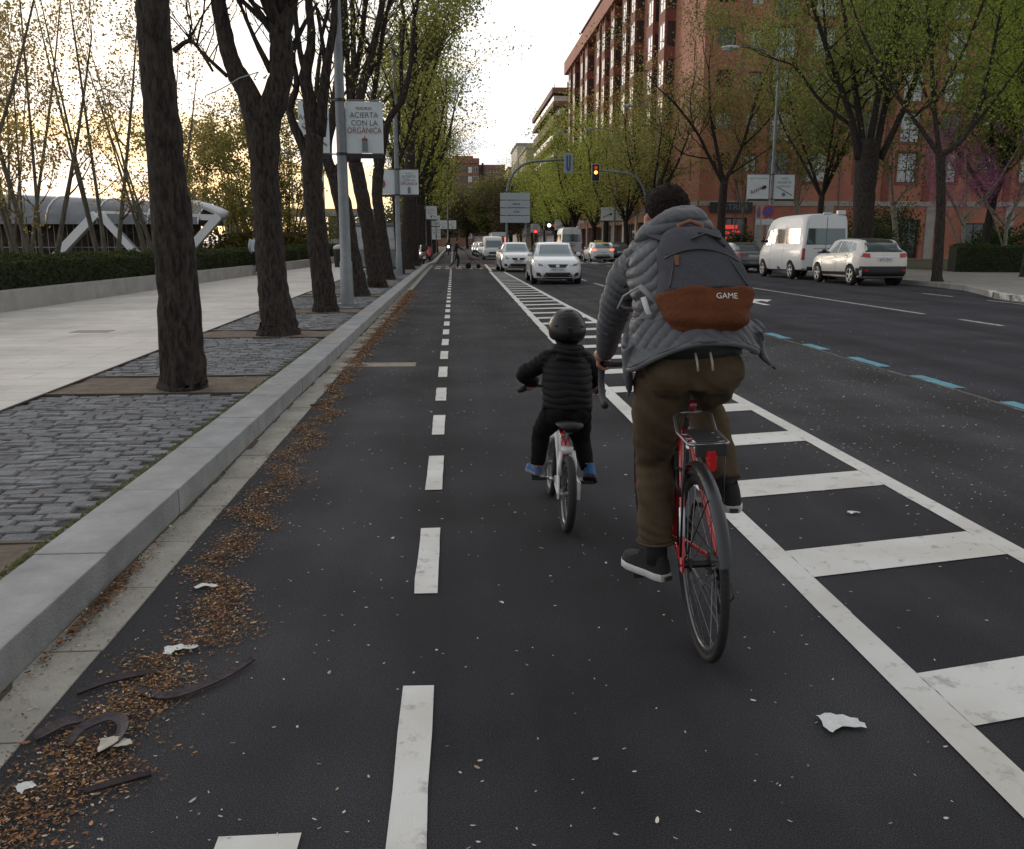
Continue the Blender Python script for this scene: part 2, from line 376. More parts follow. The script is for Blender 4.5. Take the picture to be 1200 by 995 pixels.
# ================= PAINTED MARKINGS =================
def paint(name,col,worn,lo=.38,hi=.50,sc=9):
    m=bpy.data.materials.new(name); m.use_nodes=True; t=m.node_tree; n=t.nodes; l=t.links; b=n['Principled BSDF']
    c=n.new('ShaderNodeTexCoord'); 
    z=n.new('ShaderNodeTexNoise'); z.inputs['Scale'].default_value=sc; z.inputs['Detail'].default_value=9; z.inputs['Roughness'].default_value=.72; l.new(c.outputs['Object'],z.inputs['Vector'])
    r=n.new('ShaderNodeValToRGB'); l.new(z.outputs['Fac'],r.inputs[0]); e=r.color_ramp.elements; e[0].position=lo; e[1].position=hi; e[0].color=(*worn,1); e[1].color=(*col,1)
    z2=n.new('ShaderNodeTexNoise'); z2.inputs['Scale'].default_value=1.7; z2.inputs['Detail'].default_value=4; l.new(c.outputs['Object'],z2.inputs['Vector'])
    r2_=n.new('ShaderNodeValToRGB'); l.new(z2.outputs['Fac'],r2_.inputs[0]); e=r2_.color_ramp.elements; e[0].position=.3; e[1].position=.62; e[0].color=(.80,.77,.72,1); e[1].color=(1,1,1,1)
    x=n.new('ShaderNodeMix'); x.data_type='RGBA'; x.blend_type='MULTIPLY'; x.inputs[0].default_value=1; l.new(r.outputs[0],x.inputs[6]); l.new(r2_.outputs[0],x.inputs[7]); l.new(x.outputs[2],b.inputs['Base Color'])
    b.inputs['Roughness'].default_value=.75
    bp=n.new('ShaderNodeBump'); bp.inputs['Strength'].default_value=.5; bp.inputs['Distance'].default_value=.004; z3=n.new('ShaderNodeTexNoise'); z3.inputs['Scale'].default_value=170; l.new(c.outputs['Object'],z3.inputs['Vector']); l.new(z3.outputs['Fac'],bp.inputs['Height']); l.new(bp.outputs[0],b.inputs['Normal'])
    return m
P_white=paint('white_paint',(.66,.66,.645),(.40,.39,.38),.33,.45); P_worn=paint('worn_paint',(.50,.50,.49),(.13,.13,.13),.36,.56); P_blue=paint('blue_paint',(.10,.33,.45),(.07,.12,.15),.34,.5)
Z=.0048
def rough_quad(b,a,c,d,e,n=10,j=.004):
    """4-corner marking a-c-d-e with slightly irregular edges"""
    A,B_,D,E_=[Vector((*p,Z)) for p in (a,c,d,e)]; 
    lo=[A.lerp(B_,i/n)+Vector((r2.uniform(-j,j),r2.uniform(-j,j),0)) for i in range(n+1)]
    hi=[E_.lerp(D,i/n)+Vector((r2.uniform(-j,j),r2.uniform(-j,j),0)) for i in range(n+1)]
    k=len(b.v); b.v+= [tuple(p) for p in lo]+[tuple(p) for p in hi]
    for i in range(n): b.f.append((k+i,k+i+1,k+n+2+i,k+n+1+i)); b.mi.append(0)
def stripe(b,x0,x1,y0,y1,n=10,j=.003): rough_quad(b,(x0,y0),(x0,y1),(x1,y1),(x1,y0),n,j)
b=MB(); y=1.85-3.3
dash=[(1.72,1.86,-.62,-.41)]
ys=[(1.86,2.72),(3.51,4.38),(5.10,5.96),(6.65,7.43),(8.14,8.88)]
y=9.62
while y<49: ys.append((y,y+.82)); y+=1.53
ys[0]=(1.3,2.72)
for a,c_ in ys: stripe(b,-.185,-.085,a,c_,5)
stripe(b,-.60,-.40,1.70,1.985,4)
y=61
while y<140: stripe(b,-.185,-.085,y,y+1.,3); y+=2.
struct(b,'bike_lane_dashes',P_white,fix=False)
def xL(y): return 1.44 if y<12 else 1.44+.36*(y-12)/34
def xR(y): return 2.72 if y<12 else 2.72-.14*(y-12)/34
b=MB(); y=.2
while y<46: 
    y2=y+1.5; stripe(b,xL(y),xL(y)+.125,y,y2,4,.002) if y<44 else None
    rough_quad(b,(xL(y),y),(xL(y2),y2),(xL(y2)+.125,y2),(xL(y)+.125,y),4,.002) if False else None
    rough_quad(b,(xR(y)-.12,y),(xR(y2)-.12,y2),(xR(y2),y2),(xR(y),y),4,.002); y=y2
b2=MB(); y=1.13
while y<45:
    rough_quad(b2,(xL(y)+.126,y),(xL(y)+.126,y+.34),(xR(y)-.121,y+.57),(xR(y)-.121,y+.23),8,.004); y+=1.225
b.add(b2.v,b2.f); b.mi=[0]*len(b.f)
struct(b,'buffer_hatching',P_white,fix=False)
b=MB()
for a,c_ in [(.5,1.4),(2.2,3.),(3.9,4.7),(5.5,6.4),(7.0,7.75),(8.53,9.4),(10.1,11.),(11.81,12.5),(13.24,14.1),(14.9,15.7),(16.5,17.3),(18.2,19)]:
    stripe(b,5.02,5.17,a,c_,6,.012)
struct(b,'blue_parking_dashes',P_blue,fix=False)
b=MB(); y=21
while y<120: stripe(b,5.03,5.15,y,y+2.4,4); y+=4.4
stripe(b,9.62,9.74,15.05,16.4); stripe(b,9.62,9.74,11.0,12.6)
y=17.7
while y<40: stripe(b,9.60,9.72,y,y+2.2); y+=2.2
while y<140: stripe(b,9.60,9.72,y,y+2.4); y+=6
stripe(b,13.5,13.6,20.2,21.8); stripe(b,13.5,13.6,23.4,25.)
struct(b,'lane_lines',P_worn,fix=False)
b=MB()   # lane arrow (straight + right)
stripe(b,7.3,7.45,20.5,24.6); b.add([(7.1,24.6,Z),(7.65,24.6,Z),(7.38,26.2,Z)],[(0,1,2)]); b.add([(7.45,21.6,Z),(7.75,22.0,Z),(7.75,22.5,Z),(7.45,22.2,Z)],[(0,1,2,3)]); b.add([(7.75,21.6,Z),(8.15,22.4,Z),(7.75,22.9,Z)],[(0,1,2)])
struct(b,'lane_arrow',P_white,fix=False)
b=MB()   # crossing blocks
for x in (-1.05,-.45,.15,.75,1.3): 
    stripe(b,x,x+.32,50.0,50.9,3); stripe(b,x,x+.32,53.6,54.5,3)
rough_quad(b,(1.85,46),(2.05,60),(2.2,60),(2.,46),4); stripe(b,5.2,14.,62.5,63.0,6)
for i in range(9): stripe(b,5.6+i*1.1,6.1+i*1.1,64.,68.,4)
struct(b,'crossing_marks',P_white,fix=False)
# ================= LITTER =================
path=[(-1.17,1.5,.17),(-1.15,2.0,.17),(-1.12,2.35,.17),(-1.02,2.65,.12),(-.95,3.1,.14),(-1.0,3.55,.10),(-1.1,4.05,.10),(-1.10,4.9,.12),(-1.13,6.2,.13),(-1.12,7.8,.08),(-1.2,8.8,.07),(-1.22,10.5,.10),(-1.25,12.5,.12),(-1.22,18,.16),(-1.25,26,.14)]
def samp(y):
    for (xa,ya,wa),(xb,yb,wb) in zip(path,path[1:]):
        if ya<=y<=yb: t=(y-ya)/(yb-ya); return xa+(xb-xa)*t,wa+(wb-wa)*t
    return path[-1][0],path[-1][2]
def flake(b,x,y,z,s,asp,rot,tilt,curl=.3,n=5):
    M=Matrix.Rotation(rot,3,'Z')@Matrix.Rotation(tilt,3,'X'); k=len(b.v)
    pts=[(-1,0,0),(-.5,-.5,-curl*.5),(.5,-.5,-curl*.4),(1,0,0),(.5,.5,-curl*.5),(-.4,.5,-curl*.4)]
    for p in pts: q=M@Vector((p[0]*s,p[1]*s*asp,p[2]*s)); b.v.append((x+q.x,y+q.y,z+q.z+s*curl*.5))
    b.f.append(tuple(range(k,k+6))); b.mi.append(b.cur)
r3=random.Random(11)
bl=MB(); M_lf=[mat('leaf_brown',(.21,.10,.034),.9,island=.55),mat('leaf_ochre',(.36,.20,.08),.85,island=.4),mat('leaf_pale',(.50,.42,.30),.85,island=.25),mat('leaf_dark',(.09,.05,.03),.9,island=.5)]
for i in range(50000):
    y=1.6+26*r3.random()**1.9; x,wd=samp(y); dens=r3.random()
    wob=.05*sin(y*6.1)+.035*sin(y*14.3); xx=x+wob+r3.gauss(0,wd*.62)
    if xx<-1.48: continue
    if (sin(y*9.3+xx*5)+sin(y*23+xx*14))<-1.35 and r3.random()<.75: continue
    s=(.0032+.005*r3.random())*(1+max(0,y-5)*.07)
    if r3.random()<.03: s*=1.9
    bl.cur=r3.choices((0,1,2,3),(50,20,9,34))[0]
    core=max(0,1-abs(xx-x-wob)/(wd*.9)); flake(bl,xx,y,.007+core*.016*r3.random(),s,r3.uniform(.4,.9),r3.random()*6.3,r3.gauss(0,.35+.4*core))
for i in range(900):   # clump at the kerb foot
    y=3.35+r3.gauss(.22,.30); xx=-1.47+abs(r3.gauss(0,.035)); bl.cur=r3.choices((0,1,2,3),(40,6,4,60))[0]; flake(bl,xx,y,.012+.02*r3.random(),.004+.009*r3.random(),.6,r3.random()*6.3,r3.gauss(0,.5))
for i in range(700):
    y=2+18*r3.random()**1.7; xx=-1.48+.2*r3.random(); bl.cur=r3.choices((0,1,2,3),(4,3,5,3))[0]; flake(bl,xx,y,.011,.004+.005*r3.random(),.6,r3.random()*6.3,r3.gauss(0,.3))
for i in range(1700):
    y=3.0+14*r3.random()**1.5; xx=-1.9-1.6*r3.random(); bl.cur=r3.choices((0,1,2,3),(6,6,1,3))[0]; flake(bl,xx,y,KH+.002,.004+.006*r3.random(),.7,r3.random()*6.3,r3.gauss(0,.3))
tag(bl.build('leaf_litter',M_lf,fix=False),kind='stuff')
bp_=MB(); 
for i in range(4600):
    y=1.9+26*r3.random()**1.5; x=-1.2+8.5*r3.random()**1.25
    if x>5.2 and r3.random()<.6: continue
    if r3.random()<.35: x=2.4+3*r3.random(); y=4+9*r3.random()
    s=.0035+.0045*r3.random()*(1 if r3.random()<.93 else 2.4); bp_.cur=0 if r3.random()<.8 else 1
    flake(bp_,x,y,.006,s*(1+y*.03),r3.uniform(.5,.9),r3.random()*6.3,r3.gauss(0,.25))
tag(bp_.build('fallen_petals',[mat('petal',(.52,.48,.42),.8,island=.3),mat('petal_tan',(.34,.25,.16),.8,island=.3)],fix=False),kind='stuff')
# bark strips and scraps: single things
def strip(label,pts,wd,m=None):
    b=MB(); P=[Vector(p) for p in pts]; n=len(P)*5; 
    def ev(t):
        t*=len(P)-1; i=min(int(t),len(P)-2); f_=t-i; p0=P[max(i-1,0)];p1=P[i];p2=P[i+1];p3=P[min(i+2,len(P)-1)]
        return .5*((2*p1)+(p2-p0)*f_+(2*p0-5*p1+4*p2-p3)*f_*f_+(3*p1-p0-3*p2+p3)*f_**3)
    pp=[ev(i/n) for i in range(n+1)]; rings=[]
    for i,p in enumerate(pp):
        t=(pp[min(i+1,n)]-pp[max(i-1,0)]).normalized(); sd_=Vector((-t.y,t.x,0)).normalized(); w_=wd*.72*(.25+.75*sin(PI*(.08+.84*i/n)))
        top=[p+sd_*w_*a+Vector((0,0,h)) for a,h in ((-1,.004),(-.55,.0),(0,.003),(.55,.008),(1,.013))]
        bot=[p+sd_*w_*a+Vector((0,0,h-.003)) for a,h in ((1,.011),(.55,.006),(0,.001),(-.55,-.002),(-1,.002))]
        rings.append(top+bot)
    b.loft(rings); o=b.build('bark_strip',m or M_bark_s,smooth=True,sharp=50); tag(o,label,'bark','pieces of bark and pods in the gutter litter'); return o
M_bark_s=mat('pod_skin',(.035,.022,.026),.5,var=.4,vs=25,bump=.5,bs=40)
strip('long dark pod strip lying nearest the dashed line in the leaf litter',[(-1.05,2.72,.012),(-.93,2.68,.014),(-.80,2.78,.018),(-.72,2.93,.012)],.022)
strip('curled purple brown pod looped at the near end of the leaf litter',[(-1.13,2.40,.02),(-1.12,2.47,.03),(-1.06,2.52,.035),(-1.01,2.49,.03),(-1.0,2.41,.02),(-1.04,2.35,.012)],.024)
strip('thin dark pod on the edge between gutter slabs and asphalt',[(-1.24,2.72,.012),(-1.16,2.80,.014),(-1.02,2.86,.012)],.016)
strip('broad dark pod fragment against the gutter slab at left',[(-1.25,2.45,.012),(-1.20,2.52,.02),(-1.15,2.55,.012)],.026)
strip('small dark pod sliver in the litter nearest the camera',[(-1.0,2.17,.016),(-.93,2.2,.02),(-.85,2.25,.012)],.010)
strip('short twig like pod by the gutter beyond the litter bend',[(-1.30,7.9,.012),(-1.22,7.95,.014),(-1.12,8.0,.012)],.012)
M_pap=mat('paper',(.62,.63,.62),.8,var=.15,vs=30)
def paper(label,x,y,sx,sy,rz,m=None,z=.012):
    b=MB(); n=7; M=Matrix.Rotation(rz,3,'Z'); rr=random.Random(int(x*1000+y*77)); H=[[rr.uniform(0,.007) for _ in range(n+1)] for _ in range(n+1)]; k=0
    ed=[rr.uniform(.82,1.) for _ in range(4*n)]
    for i in range(n+1):
        for j in range(n+1):
            u=(i/n-.5)*sx*ed[j]*(1-.35*abs(j/n-.4)); v=(j/n-.5)*sy*ed[i+n]*(1-.5*(i/n))+.12*sx*sin(i/n*4); q=M@Vector((u,v,0)); b.v.append((x+q.x,y+q.y,z+H[i][j]))
    for i in range(n):
        for j in range(n): a=i*(n+1)+j; b.f.append((a,a+1,a+n+2,a+n+1)); b.mi.append(0)
    o=b.build('paper_scrap',m or M_pap,smooth=True,fix=False); tag(o,label,'litter','paper scraps on the road'); return o
paper('crumpled white paper on the leaf litter beside the second dash',-1.0,3.03,.13,.07,.5)
paper('smaller white paper scrap higher in the litter near the kerb clump',-1.07,3.63,.10,.05,.2)
paper('pale flat scrap at the near end of the leaf litter',-1.0,2.40,.10,.08,.3,mat('paper_tan',(.45,.42,.36),.8,var=.2,vs=30),z=.02)
paper('white torn scrap on the asphalt between buffer line and hatch bar',1.165,2.385,.15,.11,.1)
paper('tiny white scrap between two hatch bars beyond the rear wheel',2.15,4.47,.07,.05,.3)
paper('small light scrap in the bottom left corner of the litter',-1.16,2.2,.05,.06,.8,z=.02)
# ================= LEFT SIDE: PLANTER WALL, HEDGE =================
M_conc=mat('planter_concrete',(.33,.325,.31),.85,var=.16,vs=2,bump=.3,bs=40)
b=MB(); segs=[(2,26),(26,48),(48,75)]; y=2
while y<80:
    y2=y+2.4; x1,x2=xw(y),xw(y2); b.add([(x1-.35,y+.004,.1),(x1,y+.004,.1),(x2,y2-.004,.1),(x2-.35,y2-.004,.1),(x1-.35,y+.004,.53),(x1,y+.004,.53),(x2,y2-.004,.53),(x2-.35,y2-.004,.53)],[(4,5,6,7),(1,2,6,5),(0,1,5,4),(3,0,4,7),(2,3,7,6)]); y=y2
tag(b.build('planter_wall',M_conc),'low pale concrete planter wall along the promenade in front of the clipped hedge','wall')
def leafmat(name,c,isl=.45,tr=.45): return mat(name,c,.7,island=isl,transl=tr,spec=.3)
def leaf_quads(b,P,s,rr,up=.3):
    """small bent leaf (two triangles) at each point"""
    for p in P:
        a=rr.random()*6.283; e=rr.gauss(0,.7); q=s*rr.uniform(.6,1.25)
        u=Vector((cos(a)*cos(e),sin(a)*cos(e),sin(e)))*q; t=rr.random()*6.283
        v=u.orthogonal().normalized(); wv=u.normalized().cross(v); v=(v*cos(t)+wv*sin(t))*q*.42
        k=len(b.v); p=Vector(p)
        b.v+= [tuple(p),tuple(p+u*.5+v),tuple(p+u),tuple(p+u*.5-v)]; b.f.append((k,k+1,k+2,k+3)); b.mi.append(b.cur)
def hedge(name,x0,y0,x1,y1,wd,z0,z1,label,n,col,s=.05,seed=1,group=None):
    rr=random.Random(seed); d=Vector((x1-x0,y1-y0,0)); ln=d.length; d/=ln; nrm=Vector((-d.y,d.x,0))
    root=empty(name,(x0,y0,z0),0,label,'hedge',group)
    core=MB(); K=max(2,int(ln/.5)); rings=[]
    for i in range(K+1):
        p=d*(ln*i/K); r=lambda a:rr.uniform(-a,a); w2=wd/2-.06; h=z1-z0-.07
        rings.append([p+nrm*(-w2+r(.03)),p+nrm*(w2+r(.03)),p+nrm*(w2+r(.03))+Vector((0,0,h+r(.02))),p+nrm*(-w2+r(.03))+Vector((0,0,h+r(.02)))])
    core.loft(rings); core.build('branches',mat('hedge_core',(.022,.028,.012),.95,var=.4,vs=12),root)
    b=MB(); P=[]
    for i in range(n):
        t=rr.random()*ln; f=rr.random(); h=z1-z0
        bump_=.05*sin(t*2.1)+.03*sin(t*5.3)
        if f<.34: q=nrm*rr.uniform(-wd/2,wd/2)+Vector((0,0,h+rr.gauss(-.01,.025)+bump_))
        elif f<.67: q=nrm*(-wd/2+rr.gauss(0,.03)-bump_*.5)+Vector((0,0,rr.random()*h))
        else: q=nrm*(wd/2+rr.gauss(0,.03)+bump_*.5)+Vector((0,0,rr.random()*h))
        P.append(d*t+q)
    leaf_quads(b,P,s,rr); b.build('foliage',leafmat(name+str(col),col),root,fix=False); return root
hedge('clipped_hedge',xw(4)-.75,4,xw(48)-.75,48,.8,.2,1.13,'long dark clipped hedge behind the left planter wall, nearest the camera',42000,(.045,.06,.018),.075,1)
hedge('clipped_hedge',xw(49)-.9,49.5,xw(70)-.9,70,.9,.2,1.25,'dark clipped hedge farther along, between the second and third roadside trunks',9000,(.04,.055,.016),.09,2)
# ================= TREES =================
M_bark=mat('dark_bark',(.062,.050,.044),.97,col2=(.018,.016,.015),vs=26,thr=(.38,.62),detail=9,bump=1.,bs=60,stretch=(1,1,.3),spec=.2)
M_barkg=mat('grey_bark',(.15,.135,.105),.9,col2=(.07,.065,.05),vs=7,thr=(.35,.65),bump=.8,bs=25,stretch=(1,1,.4))
M_barkp=mat('pale_bark',(.26,.24,.19),.85,col2=(.13,.12,.085),vs=6,thr=(.4,.62),bump=.4,bs=20)
def smooth_poly(P,rad,sub=4,jit=0,rr=None):
    pts=[];rs=[];n=len(P); P=[Vector(p) for p in P]
    for i in range(n-1):
        p0=P[max(i-1,0)];p1=P[i];p2=P[i+1];p3=P[min(i+2,n-1)]
        for k in range(sub):
            f_=k/sub; q=.5*((2*p1)+(p2-p0)*f_+(2*p0-5*p1+4*p2-p3)*f_*f_+(3*p1-p0-3*p2+p3)*f_**3)
            r=rad[i]+(rad[i+1]-rad[i])*f_
            if jit and (i or k): q+=Vector((rr.uniform(-1,1),rr.uniform(-1,1),0))*r*jit; r*=rr.uniform(1-jit,1+jit)
            pts.append(q);rs.append(r)
    pts.append(P[-1]);rs.append(rad[-1]); return pts,rs
def rugged_tube(b,pts,rs,n,rr,rug=.06,burl=0):
    """trunk tube with vertical ribs and bumps"""
    T=[]; m=len(pts); u=None; rings=[]; ph=[rr.uniform(0,6.28) for _ in range(4)]
    for i in range(m):
        a=pts[max(i-1,0)]; c_=pts[min(i+1,m-1)]; t=(c_-a).normalized(); 
        if u is None: u=t.orthogonal().normalized()
        u=(u-t*u.dot(t)).normalized(); v=t.cross(u)
        rings.append([pts[i]+(u*cos(2*PI*j/n)+v*sin(2*PI*j/n))*rs[i]*(1+rug*(sin(3*2*PI*j/n+ph[0]+i*.15)+.6*sin(5*2*PI*j/n+ph[1]-i*.2))+rr.uniform(-rug,rug)*.8) for j in range(n)])
    b.loft(rings)
def grow(b,leafP,start,dirv,ln,r,lvl,rr,P):
    """recursive limb; P: dict(split,up,wander,leaf_lvl,minr)"""
    if P.get('clip') and P['clip'](start): return
    steps=max(3,int(4 if lvl<2 else 3)); pts=[Vector(start)]; d=Vector(dirv).normalized(); rs=[r]
    for i in range(steps):
        d=(d+Vector((rr.gauss(0,P['wander']),rr.gauss(0,P['wander']),rr.gauss(0,P['wander']*.6)+P['up']))).normalized()
        pts.append(pts[-1]+d*ln/steps); rs.append(max(r*(1-.55*(i+1)/steps),.004))
    b.tube(pts,rs,8 if r>.07 else (5 if r>.02 else 3))
    if lvl>=P['leaf_lvl']:
        for i in range(P['nl']):
            t=rr.random(); j=min(int(t*steps),steps-1); q=pts[j].lerp(pts[j+1],t*steps-j)
            leafP.append(q+Vector((rr.gauss(0,P['spread']),rr.gauss(0,P['spread']),rr.gauss(0,P['spread']))))
    if lvl<P['levels']:
        k=P['split'][min(lvl,len(P['split'])-1)]
        for i in range(k):
            t=rr.uniform(.35,1.) if i else 1.; j=min(int(t*steps),steps-1); q=pts[j].lerp(pts[j+1],t*steps-j)
            a=rr.random()*6.283; sp=P['angle']*rr.uniform(.6,1.3); o_=d.orthogonal().normalized(); o2=d.cross(o_)
            nd_=(d*cos(sp)+(o_*cos(a)+o2*sin(a))*sin(sp)); nd_.z=max(nd_.z,P.get('minz',-.1))
            grow(b,leafP,q,nd_,ln*rr.uniform(.6,.85),max(rs[min(j+1,steps)]*.85,.004),lvl+1,rr,P)
def tree(name,loc,label,limbs,P,seed,bark,leafcol,ls,group,rz=0,trunk_n=18,isl=.45,drift=.25,tr=.5):
    """limbs: [[(dx,z,r)..]..]; first is the trunk; ends sprout recursive twigs"""
    rr=random.Random(seed); root=empty(name,loc,rz,label,'tree',group); tb=MB(); LP=[]
    for li,l in enumerate(limbs):
        dyt=0 if li==0 else rr.uniform(-drift,drift); z0=l[0][1]
        P3=[(x,(z-z0)*dyt*.5,z) for x,z,_ in l]; rd=[r for *_,r in l]
        pts,rs=smooth_poly(P3,rd,7 if li==0 else 5,.035 if li==0 else .06,rr)
        if li==0: 
            pts=[p.copy() for p in pts]; pts[0].z-=.1
        rugged_tube(tb,pts,rs,trunk_n if rd[0]>.1 else 8,rr,.055 if rd[0]>.1 else .05)
        e=len(pts)-1; d=(pts[e]-pts[e-2]).normalized()
        if li or len(limbs)==1:
            for q in range(P.get('tips',2)): grow(tb,LP,pts[e],d+Vector((rr.gauss(0,.3),rr.gauss(0,.3),.1)),P['ln']*rr.uniform(.7,1.1),max(rd[-1]*.8,.012),1,rr,P)
            for q in range(P.get('side',5)):
                j=rr.randint(max(1,int(e*P.get('sidefrom',.3))),e); a=rr.random()*6.283; d=(pts[j]-pts[j-1]).normalized()
                grow(tb,LP,pts[j],Vector((cos(a),sin(a),.9)),P['ln']*rr.uniform(.45,.9),max(min(rs[j]*.4,.05),.01),P.get('sidelvl',2),rr,P)
    tb.build('trunk',bark,root,smooth=True,fix=False)
    if LP:
        lb=MB(); leaf_quads(lb,LP,ls,rr); lb.build('crown',leafmat('leaf_'+'_'.join('%.3f'%x for x in leafcol),leafcol,isl,tr),root,fix=False)
    return root
LT={'A':(-2.52,8.24,[[(0.0,0.0,0.244),(0.02,0.17,0.22),(0.03,0.98,0.192),(0.02,1.95,0.169),(0.01,2.73,0.154),(0.01,3.34,0.145),(0.05,4.13,0.127),(0.08,5.01,0.104)],[(0.06,4.13,0.085),(0.38,5.02,0.055)],[(0.06,4.64,0.07),(-0.15,5.43,0.041)],[(0.15,2.93,0.026),(0.31,3.01,0.018),(0.47,2.77,0.011)]]),'B':(-2.54,13.10,[[(0.0,0.0,0.387),(-0.0,0.16,0.311),(-0.06,0.78,0.246),(-0.08,1.62,0.231),(-0.1,2.44,0.24),(-0.1,3.01,0.297)],[(-0.11,2.89,0.238),(-0.27,3.37,0.177),(-0.44,3.73,0.141),(-0.53,4.17,0.128),(-0.59,4.65,0.115),(-0.61,5.49,0.091),(-0.68,6.61,0.061)],[(-0.08,2.89,0.238),(0.16,3.46,0.201),(0.22,3.9,0.188),(0.22,4.34,0.175)],[(0.23,4.12,0.152),(0.35,4.56,0.116),(0.48,5.52,0.086),(0.59,6.65,0.056)],[(0.2,4.12,0.152),(0.12,4.56,0.104),(0.09,5.19,0.08),(0.02,6.23,0.051)],[(0.07,3.63,0.059),(-0.11,4.01,0.041),(-0.26,4.39,0.029),(-0.39,4.76,0.023)],[(-0.53,3.56,0.035),(-0.76,3.78,0.029),(-0.97,4.0,0.017)]]),'C':(-2.51,17.50,[[(0.0,0.0,0.333),(0.01,0.26,0.257),(-0.06,1.24,0.229),(-0.12,2.19,0.219),(-0.12,2.82,0.225),(-0.07,3.28,0.208)],[(-0.12,2.74,0.129),(-0.32,3.2,0.104),(-0.49,3.73,0.087),(-0.34,4.18,0.063),(-0.42,4.77,0.055)],[(-0.07,3.2,0.16),(-0.13,3.96,0.143),(-0.18,4.33,0.134),(-0.04,4.93,0.094),(-0.05,5.65,0.078),(-0.03,6.79,0.061)],[(0.03,3.28,0.144),(0.15,4.04,0.119),(0.24,4.56,0.095),(0.39,5.22,0.078),(0.42,5.66,0.07),(0.55,6.94,0.054)],[(-0.15,4.26,0.071),(-0.25,4.78,0.063),(-0.3,5.36,0.054),(-0.29,6.22,0.038)],[(0.21,4.34,0.063),(0.16,4.93,0.047),(0.09,5.51,0.039)]]),'D':(-2.41,22.70,[[(0.0,0.0,0.366),(-0.03,0.28,0.301),(-0.17,1.23,0.245),(-0.3,2.16,0.232),(-0.48,2.97,0.23)],[(-0.48,2.87,0.168),(-0.64,3.47,0.146),(-0.43,4.27,0.124),(-0.27,5.05,0.113),(-0.11,6.02,0.081),(-0.06,6.97,0.071),(-0.02,8.08,0.05)],[(-0.44,2.97,0.136),(-0.13,3.48,0.104),(-0.02,4.07,0.093),(-0.03,5.06,0.082),(-0.04,5.83,0.061),(-0.02,6.97,0.05)],[(-0.65,3.37,0.094),(-0.73,3.87,0.083),(-0.82,4.66,0.062),(-0.67,5.63,0.051)]]),'E':(-2.24,27.00,[[(0.0,0.0,0.333),(-0.07,0.33,0.281),(-0.25,1.7,0.253),(-0.42,2.68,0.226),(-0.58,3.6,0.224)],[(-0.59,3.53,0.137),(-0.83,4.12,0.124),(-0.73,5.06,0.111),(-0.38,6.68,0.097),(-0.19,8.04,0.084),(-0.05,9.15,0.06)],[(-0.58,3.6,0.187),(-0.45,4.6,0.173),(-0.32,5.53,0.147),(0.06,6.69,0.109),(0.36,7.83,0.096),(0.56,8.94,0.072)],[(-0.43,5.07,0.123),(-0.53,5.76,0.11),(-0.51,6.91,0.085),(-0.5,8.04,0.072)],[(-0.16,6.0,0.098),(0.2,6.46,0.073),(0.37,7.38,0.061),(0.68,8.28,0.048)]]),'F':(-2.37,32.70,[[(0.0,0.0,0.326),(-0.05,0.37,0.263),(-0.19,1.82,0.214),(-0.31,3.0,0.213),(-0.22,3.88,0.212)],[(-0.23,3.74,0.166),(0.05,5.04,0.135),(0.25,5.62,0.12),(0.68,6.19,0.119),(1.0,7.32,0.089),(1.15,8.7,0.073)],[(-0.23,3.74,0.136),(-0.37,4.75,0.12),(-0.4,5.9,0.104),(-0.11,7.58,0.089),(0.16,8.96,0.073)],[(0.67,6.05,0.09),(0.65,7.31,0.074),(0.8,8.7,0.059)]]),'G':(-2.24,38.50,[[(0.0,0.0,0.219),(-0.06,0.64,0.163),(-0.15,2.41,0.144),(-0.18,4.15,0.143),(0.02,6.18,0.106),(0.21,8.18,0.087),(0.26,10.13,0.069)],[(-0.14,4.15,0.089),(0.5,5.85,0.071),(0.96,7.53,0.053)]]),'H':(-2.23,45.00,[[(0.0,0.0,0.362),(-0.03,0.67,0.319),(0.02,2.74,0.316),(0.15,4.77,0.292),(0.28,6.76,0.207),(0.42,9.1,0.184),(0.55,11.39,0.141)],[(0.45,8.91,0.123),(0.87,9.49,0.102),(1.38,10.45,0.081),(1.6,11.6,0.061)],[(0.41,8.91,0.102),(0.21,10.63,0.081),(-0.07,12.51,0.06)],[(0.21,5.57,0.125),(0.84,7.94,0.082),(1.7,10.27,0.061)]]),}
SPARSE=dict(split=(3,3,3,2),up=.10,wander=.17,leaf_lvl=3,levels=4,nl=3,spread=.08,angle=.55,ln=1.5,side=5,tips=2)
GR='roadside trees in the cobbled strip'
LTL={'A':'nearest roadside tree, a single dark straight trunk without forks',
'B':'stout dark roadside tree forking low into two thick limbs, cable round the left one',
'C':'dark knobbly roadside tree with many upright limbs just left of the near lamp post',
'D':'fourth roadside tree whose dark trunk leans left behind the near lamp post',
'E':'fifth roadside tree, dark and leaning left, under the right banner of the near lamp',
'F':'sixth roadside tree, slender and dark, between the near banner and the second lamp post',
'G':'thin dark roadside tree beside the second lamp post',
'H':'thick dark leafy roadside tree just beyond the second lamp post'}
for i,(k,(x,y,l)) in enumerate(LT.items()):
    kk=.84 if k in 'BC' else (.93 if k=='A' else .9); l=[[(a_,z_,r_*kk) for a_,z_,r_ in q_] for q_ in l]
    P=dict(SPARSE)
    if k in 'AB': P.update(nl=3,side=7,sidefrom=.45,clip=lambda q:q[0]>.35 and q[2]<5)
    if k=='C': P.update(side=5,sidefrom=.7,ln=1.3,clip=lambda q:q[0]>-.05 and q[2]<5.6)
    if k in 'DEF': P.update(nl=7,ln=2.0)
    if k in 'GH': P.update(nl=34,spread=.32,ln=2.6,side=9,levels=4,sidefrom=.1,sidelvl=2)
    tree('roadside_tree',(x,y,KH-.02),LTL[k],l,P,20+i,M_bark,(.24,.24,.06) if k in 'ABC' else (.25,.26,.06),.042 if k<'D' else (.065 if k<'G' else .12),GR)
